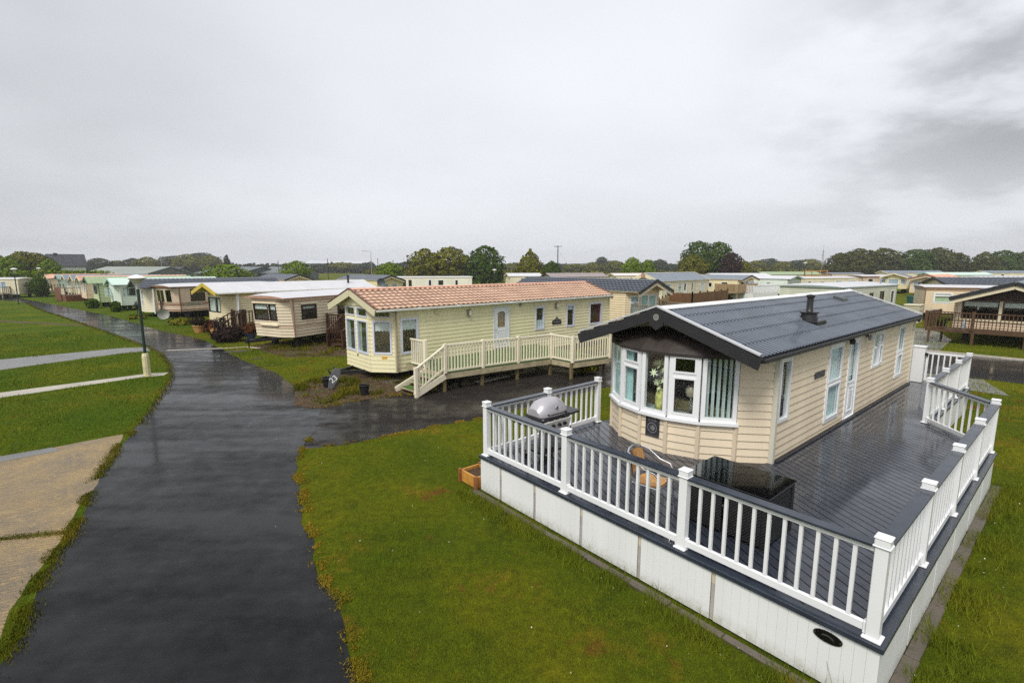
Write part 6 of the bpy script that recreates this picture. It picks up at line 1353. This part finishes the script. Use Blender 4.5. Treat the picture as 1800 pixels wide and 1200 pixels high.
put("evergreen_tree", "tall dark pointed evergreen, left top of the tall dark clump", 1228, 418, 132, 50, 'round', LF_DARK, 13)
put("evergreen_tree", "tallest broad dark evergreen in the middle of the tall dark clump", 1264, 419, 134, 60, 'dome', LF_DARK, 14)
put("deciduous_tree", "yellow green tree at the left front of the tall dark clump", 1218, 444, 126, 52, 'round', LF_OLIVE, 15)
put("deciduous_tree", "dull purple leaved tree at the right of the tall dark clump", 1288, 440, 128, 42, 'round', LF_WINE, 16)
put("evergreen_shrub", "dark shrub at the right foot of the tall dark clump", 1308, 455, 127, 26, 'round', LF_OLIVE, 18)
lab = "big dark olive evergreen in the wood behind the roofs at the right"
for i, (u, vt, D, w_, sh) in enumerate([(1478, 442, 190, 50, 'dome'), (1512, 433, 188, 70, 'dome'), (1556, 432, 190, 72, 'dome'), (1612, 434, 186, 64, 'dome'), (1652, 431, 188, 70, 'dome'), (1686, 441, 190, 44, 'dome'), (1732, 440, 182, 44, 'dome'), (1768, 436, 186, 60, 'dome'), (1810, 436, 188, 60, 'dome'), (1535, 440, 196, 60, 'dome'), (1634, 440, 197, 60, 'dome')]):
    put("evergreen_tree", lab, u, vt, D, w_, sh, LF_DARK if i % 4 == 3 else LF_WOOD, 20 + i, group="evergreens of the right hand wood")
lab = "broad green tree in the dense clump behind the cream caravans at the far left edge"
for i, (u, vt, D, w_) in enumerate([(-18, 440, 112, 50), (14, 446, 105, 44), (36, 437, 108, 52), (62, 440, 110, 50), (84, 452, 108, 36), (-50, 434, 110, 60)]):
    put("deciduous_tree", lab, u, vt, D, w_, 'round', (LF_OLIVE, LF_GREEN, LF_OLIVE)[i % 3], 40 + i, group="trees of the far left clump")
lab = "hazy grey green tree in the distant row under the cloud, beyond the caravans"
for i, (u, vt, D, w_) in enumerate([(172, 451, 260, 44), (205, 456, 270, 36), (232, 452, 265, 40), (258, 449, 260, 40), (300, 447, 300, 50), (330, 444, 300, 56), (352, 441, 310, 56), (368, 446, 300, 40), (560, 462, 330, 50), (600, 460, 340, 60), (640, 462, 330, 50), (1042, 459, 300, 34), (1058, 449, 310, 26), (1080, 456, 300, 36), (1160, 454, 300, 30), (1330, 456, 300, 34), (1352, 452, 310, 40), (1378, 458, 300, 40), (1402, 455, 300, 36), (1425, 453, 300, 44), (1445, 462, 300, 30), (1010, 462, 310, 40), (730, 466, 330, 60), (900, 462, 330, 50)]):
    put("deciduous_tree", lab, u, vt, D, w_, 'round', (LF_GREY, LF_OLIVE)[i % 2], 60 + i, group="trees of the distant row")
put("dark_bush", "dense dark green bush beside the road, in front of the far left row of caravans", 66, 484, 72.5, 30, 'round', LF_DARK, 5, cat="bush")
x, y, h = px(1800, 486, 52); tree("evergreen_shrub", "rusty brown leafed shrub at the extreme right edge", x + .6, y, h, 3.4, 'round', leafmat("rusty_foliage", (.02, .012, .004), (.07, .035, .008), (.10, .06, .012)), 91, cat="shrub")
# clipped hedge at the far left, distant low woodland (reads as one mass)
def mass(name, label, pts, h, d, n, leaf, mat, seed, kind=None, cat=None):
    r = random.Random(seed); vs = []; fs = []; P = [Vector((*p, 0)) for p in pts]; Ls = [(b - a).length for a, b in zip(P, P[1:])]; tot = sum(Ls)
    for _ in range(n):
        q = r.random() * tot
        for a, b, l in zip(P, P[1:], Ls):
            if q <= l: break
            q -= l
        u = (b - a).normalized(); v = Vector((-u.y, u.x, 0)); c = a + u * q; hh = h * (.75 + .5 * mnoise.noise(c * .06) + .25 * mnoise.noise(c * .3)) if kind else h
        c = c + v * r.uniform(-d, d) + Vector((0, 0, hh * r.random() ** .6)); nn = Vector((r.gauss(0, 1), r.gauss(0, 1), r.gauss(0, 1) + .6)).normalized(); e1 = nn.orthogonal().normalized(); e2 = nn.cross(e1); s = leaf * r.uniform(.6, 1.4); k = len(vs)
        vs += [tuple(c - e1 * s), tuple(c + e2 * s * .6), tuple(c + e1 * s), tuple(c - e2 * s * .6)]; fs.append((k, k + 1, k + 2, k + 3))
    me = bpy.data.meshes.new(name); me.from_pydata(vs, [], fs); me.materials.append(mat); o = bpy.data.objects.new(name, me); COL.objects.link(o); return tag(o, label, cat, None, kind)
mass("hedge", "long clipped bright green hedge behind the long low cream caravan at the far left", [(-120, 86), (-74, 92)], 3.6, 1.3, 5200, .28, LF_GREEN, 3, cat="hedge")
mass("distant_woodland", None, [(-420, 330), (-150, 345), (60, 360), (260, 340), (480, 330)], 7.5, 14, 15000, 1.5, LF_GREY, 5, kind='stuff')
mass("distant_hedgerows", None, [(-60, 205), (60, 215), (130, 220), (300, 215)], 3.4, 3, 8000, .8, LF_OLIVE, 6, kind='stuff')

# ================================================================== plants by the caravans
def pot_plant(label, P, r, h, potm, leaf, hp=.36, square=False):
    t_ = thing("potted_plant", label, "potted plant", P); m = MB()
    if square: m.hexa([(-r, -r * .7, 0), (r, -r * .7, 0), (r, r * .7, 0), (-r, r * .7, 0), (-r * 1.15, -r * .8, hp), (r * 1.15, -r * .8, hp), (r * 1.15, r * .8, hp), (-r * 1.15, r * .8, hp)])
    else: m.lathe([(r * .75, 0), (r, hp * .9), (r * 1.1, hp * .9), (r * 1.1, hp), (r * .9, hp), (r * .85, hp * .9), (0, hp * .9)], n=16)
    m.build("pot", potm, t_); me = crown_mesh("foliage", r * 1.15, h * .45, hp, 420, .07, int(P[0] * 10) % 97, 'round', leaf); o = bpy.data.objects.new("foliage", me); COL.objects.link(o); o.parent = t_; return t_
TERRA = pm("ochre_terracotta", (.42, .22, .07), .6, .25, 4)
LF_HEATH = leafmat("dark_heather", (.012, .008, .008), (.03, .018, .016), (.05, .03, .02))
pot_plant("smaller ochre terracotta pot of dark heather by the road, nearer the striped caravan", (-21.0, 33.0, 0), .38, .7, TERRA, LF_HEATH, .48)
pot_plant("wider ochre trough of dark heather by the road, beside the black bush", (-18.7, 31.5, 0), .42, .8, TERRA, LF_HEATH, .45, True)
pot_plant("rusty leaved plant in a dark blue pot at the foot of the dark brown steps", (-15.7, 29.5, 0), .26, .75, pm("blue_pot", (.03, .04, .10), .3), leafmat("rust_leaf", (.05, .02, .008), (.16, .06, .02), (.22, .10, .03)), .4)
def shrub(label, P, r, h, leaf, n=1500, l=.12, name="shrub"):
    t_ = thing(name, label, "shrub", P); me = crown_mesh("foliage", r, h * .5, 0, n, l, int(abs(P[0]) * 10) % 89, 'round', leaf); o = bpy.data.objects.new("foliage", me); COL.objects.link(o); o.parent = t_
    m = MB(); m.tube([(0, 0, 0), (.02, 0, h * .6)], [.04, .02], 6); m.build("stem", BARK, t_); return t_
shrub("very dark round shrub in front of the dark brown steps, beside the road", (-16.75, 28.9, 0), .78, .85, LF_HEATH, 2400, .09)
shrub("rust red low shrub between the two ochre plant pots", (-20.2, 33.6, 0), .8, .8, leafmat("rust_shrub", (.05, .015, .01), (.13, .05, .02), (.16, .09, .03)), 1200, .12)
for i, (x, y, r_, h_, lab) in enumerate([(-44.6, 52.6, .6, 1.0, "dark spiky shrub in front of the pale green caravan's corner"), (-38.7, 48.3, .4, 1.0, "scraggy green shrub in front of the pale mint caravan's bay window"), (-71.5, 76.0, .6, .9, "small green shrub against the weathered grey deck"), (-32.0, 41.6, .25, .32, "small dark clump on the verge just left of the lamp post's pole"), (-31.4, 41.8, .28, .38, "small dark clump on the verge, right of its smaller neighbour"), (-25.2, 37.6, .8, .5, "low grey green rockery shrub below the white dish")]):
    shrub(lab, (x, y, 0), r_, h_, LF_DARK if i < 2 else LF_OLIVE, 700, .13)
shrub("sprawling olive weed under the far corner of the cream picket deck", tuple(wb(6.6, -3.9)), .75, .7, LF_OLIVE, 700, .08, "weed")
for i in range(4): pass
pot_plant("round dark bush in a pot behind the brown deck's balusters at the right", (25.2, 28.9, .83), .22, .45, BLACK, LF_DARK, .2)

# ================================================================== grass, weeds, moss (nobody could count them)
def inside(P, x, y):
    P = np.asarray(P); r = np.zeros(len(x), bool); j = len(P) - 1
    for i in range(len(P)):
        xi, yi = P[i]; xj, yj = P[j]; c = ((yi > y) != (yj > y)); 
        with np.errstate(divide='ignore', invalid='ignore'): r ^= c & (x < (xj - xi) * (y - yi) / (yj - yi) + xi)
        j = i
    return r
rng = np.random.default_rng(5)
dkp = [tuple(dk(*p)[:2]) for p in [(-.30, -.23), (8.0, -.23), (9.4, 1.0), (14.6, 1.0), (14.6, 6.4), (3.5, 6.5), (-.30, 6.5)]]
bfp = [tuple(wb(*p)[:2]) for p in [(.5, -.1), (13, -.1), (13, 3.7), (.5, 3.7)]]
HARD = [ROADP, DRVP, PADP, P1P, P2P, BEDP, BED2P, dkp, bfp, RBP]
def tri_cloud(name, x, y, h, wdt, mat, lean=.5, cup=None):
    n = len(x); a = rng.uniform(0, 2 * np.pi, n); b = rng.uniform(0, 2 * np.pi, n); l = h * rng.uniform(0, lean, n)
    dx, dy = np.cos(a) * wdt / 2, np.sin(a) * wdt / 2
    V = np.empty((n, 3, 3), np.float32); V[:, 0] = np.stack([x - dx, y - dy, np.zeros(n)], 1); V[:, 1] = np.stack([x + dx, y + dy, np.zeros(n)], 1); V[:, 2] = np.stack([x + np.cos(b) * l, y + np.sin(b) * l, h], 1)
    if cup is not None: V[:, :, 2] += cup[:, None]
    me = bpy.data.meshes.new(name); me.vertices.add(n * 3); me.vertices.foreach_set('co', V.ravel()); me.loops.add(n * 3); me.loops.foreach_set('vertex_index', np.arange(n * 3, dtype=np.int32)); me.polygons.add(n); me.polygons.foreach_set('loop_start', np.arange(0, n * 3, 3, dtype=np.int32)); me.update(calc_edges=True)
    me.materials.append(mat); o = bpy.data.objects.new(name, me); COL.objects.link(o); return tag(o, kind='stuff')
def field(n, u0, u1, r0, r1):
    """random points in a view-wide sector of the ground, denser near"""
    r = r0 * (r1 / r0) ** rng.random(n); t_ = rng.uniform(u0, u1, n); return r * np.sin(t_), r * np.cos(t_), r
X, Y, D_ = field(620000, R(-52), R(52), 4.6, 46)
ok = np.ones(len(X), bool)
for P in HARD: ok &= ~inside(P, X, Y)
X, Y, D_ = X[ok], Y[ok], D_[ok]
tall = np.array([mnoise.noise(Vector((a * .8, b * .8, 3))) for a, b in zip(X[::1], Y[::1])]) if len(X) < 700000 else 0
hb = np.clip(.030 + .022 * tall, .012, .07) * rng.uniform(.6, 1.4, len(X)) * np.clip(D_ / 12, .9, 2.0)
wb_ = np.clip(.0035 * D_ / 5, .006, .03) * rng.uniform(.7, 1.4, len(X))
tri_cloud("grass", X, Y, hb, wb_, BLADEM, .9)
# longer grass along skirts, pads and verges
def along(pts, n, spread, off=0.0):
    P = np.asarray(pts, float); seg = P[1:] - P[:-1]; L = np.hypot(seg[:, 0], seg[:, 1]); c = np.r_[0, np.cumsum(L)]; q = rng.random(n) * c[-1]; i = np.clip(np.searchsorted(c, q) - 1, 0, len(L) - 1); t_ = (q - c[i]) / L[i]
    p = P[i] + seg[i] * t_[:, None]; nrm = np.stack([-seg[i][:, 1], seg[i][:, 0]], 1) / L[i][:, None]; return p + nrm * (off + rng.normal(0, spread, n))[:, None]
A = [tuple(dk(*p)[:2]) for p in [(-.34, -.2), (-.34, 6.6)]]; q = along(A, 9000, .10, .06)
B_ = [tuple(dk(*p)[:2]) for p in [(-.4, -.30), (8.2, -.30)]]; q2 = along(B_, 9000, .16, -.05)
q = np.r_[q, q2]; clump = np.array([mnoise.noise(Vector((a * 2.1, b * 2.1, 9))) for a, b in q]); k_ = clump > -.15; q = q[k_]
tri_cloud("long_grass", q[:, 0], q[:, 1], rng.uniform(.06, .17, len(q)), rng.uniform(.006, .012, len(q)), BLADEM, .9)
q = along(A, 70, .06, .0); tri_cloud("seed_stalks", q[:, 0], q[:, 1], rng.uniform(.18, .5, len(q)), np.full(len(q), .009), pm("dry_stalk", (.14, .11, .04), .8), .7)
# weedy fringe between pad and road
edge = [p for p in RL if p[1] < 13.2]; q = along(edge, 16000, .07, .04)
cl = np.array([mnoise.noise(Vector((a * 1.6, b * 1.6, 4))) for a, b in q]); q = q[cl > -.12]
FRING = leafmat("fringe_weed", (.05, .075, .005), (.15, .14, .008), (.28, .20, .02))
tri_cloud("verge_weeds", q[:, 0], q[:, 1], rng.uniform(.015, .06, len(q)), rng.uniform(.008, .018, len(q)), FRING, 1.0)
q = along([(-9.6, 6.9), (-8.2, 7.5), (-7.3, 7.7)], 2500, .05); tri_cloud("joint_weeds", q[:, 0], q[:, 1], rng.uniform(.015, .05, len(q)), rng.uniform(.008, .016, len(q)), FRING, 1.0)
edge = [p for p in RL if 13.2 < p[1] < 60]; q = along(edge, 9000, .08, -.03); tri_cloud("verge_grass", q[:, 0], q[:, 1], rng.uniform(.03, .09, len(q)), rng.uniform(.012, .03, len(q)), FRING, 1.0)
# ochre moss creeping over the road edge and drive edge
MOSS = leafmat("ochre_moss", (.14, .14, .010), (.28, .20, .018), (.42, .27, .04))
ed = [p for p in RR if 4 < p[1] < 12.5]; q = along(ed, 26000, .055, -.05); e2 = [p for p in DRVP[:60]]; qq = along([(-4.9, 11.6), (-3.75, 12.1), (-2.2, 13.2), (-.9, 14.0)], 9000, .05, -.03)
e3 = along([(-6.5, 14.9), (-5.2, 15.7), (-4.0, 16.7), (-3.4, 16.5)], 9000, .14, .1)
cl = np.array([mnoise.noise(Vector((a * 2.6, b * 2.6, 1))) + .5 * mnoise.noise(Vector((a * 8, b * 8, 1))) for a, b in np.r_[q, qq, e3]]); q = np.r_[q, qq, e3][cl > .02]
tri_cloud("moss", q[:, 0], q[:, 1], rng.uniform(.004, .03, len(q)), rng.uniform(.008, .022, len(q)), MOSS, 1.5, np.full(len(q), .006))
# weeds over the stony beds
def inpoly(P, n):
    P_ = np.asarray(P); x = rng.uniform(P_[:, 0].min(), P_[:, 0].max(), n); y = rng.uniform(P_[:, 1].min(), P_[:, 1].max(), n); k_ = inside(P, x, y); return x[k_], y[k_]
for P, n, s in ((BEDP, 60000, 7), (BED2P, 40000, 8)):
    x, y = inpoly(P, n); c = np.array([mnoise.noise(Vector((a * 1.1, b * 1.1, s))) + .6 * mnoise.noise(Vector((a * 4, b * 4, s))) for a, b in zip(x, y)]); k_ = c > .12; x, y = x[k_], y[k_]
    tri_cloud("bed_weeds", x, y, rng.uniform(.03, .22, len(x)) * np.clip(c[k_] * 2.2, .3, 1.3), rng.uniform(.015, .04, len(x)), FRING, 1.2)
    x, y = inpoly(P, 7000); tri_cloud("pebbles", x, y, rng.uniform(.01, .04, len(x)), rng.uniform(.03, .07, len(x)), leafmat("pebble_%d" % s, (.06, .03, .022), (.16, .09, .06), (.30, .22, .15)), 1.0, np.full(len(x), .012))
# small white clover and dandelion heads
x, y = inpoly([(-4.4, 9.5), (-1.6, 5.2), (1.5, 3.8), (3.6, 4.4), (-.8, 9.6), (-2, 12.6), (-4.6, 11)], 900)
q = np.r_[np.stack([x, y], 1)[:22], along(A, 45, .22, .2), along(B_, 40, .5, -.4)]
tri_cloud("clover_heads", q[:, 0], q[:, 1], np.full(len(q), .016), np.full(len(q), .017), pm("clover_white", (.75, .75, .66), .8), .8, np.full(len(q), .045))
# scattered pale chips on the wet road
x, y = inpoly(ROADP, 9000); k_ = (y < 24); x, y = x[k_][:90], y[k_][:90]; tri_cloud("stone_chips", x, y, np.full(len(x), .008), rng.uniform(.015, .04, len(x)), pm("pale_chip", (.42, .40, .36), .7), 2.0, np.full(len(x), .010))

# ================================================================== air: rain haze, one closed box round the whole scene
m = MB(); m.box(-1500, 1500, -1500, 1500, -1.5, 48); hz = m.build("haze", None); tag(hz, kind='stuff')
hm = bpy.data.materials.new("rain_haze"); hm.use_nodes = True; hn = hm.node_tree.nodes; hn.clear(); vo = hn.new('ShaderNodeVolumePrincipled'); vo.inputs['Color'].default_value = (.93, .95, .97, 1); vo.inputs['Density'].default_value = 0.00045; vo.inputs['Anisotropy'].default_value = 0.2
oo = hn.new('ShaderNodeOutputMaterial'); hm.node_tree.links.new(vo.outputs[0], oo.inputs['Volume']); hz.data.materials.append(hm)
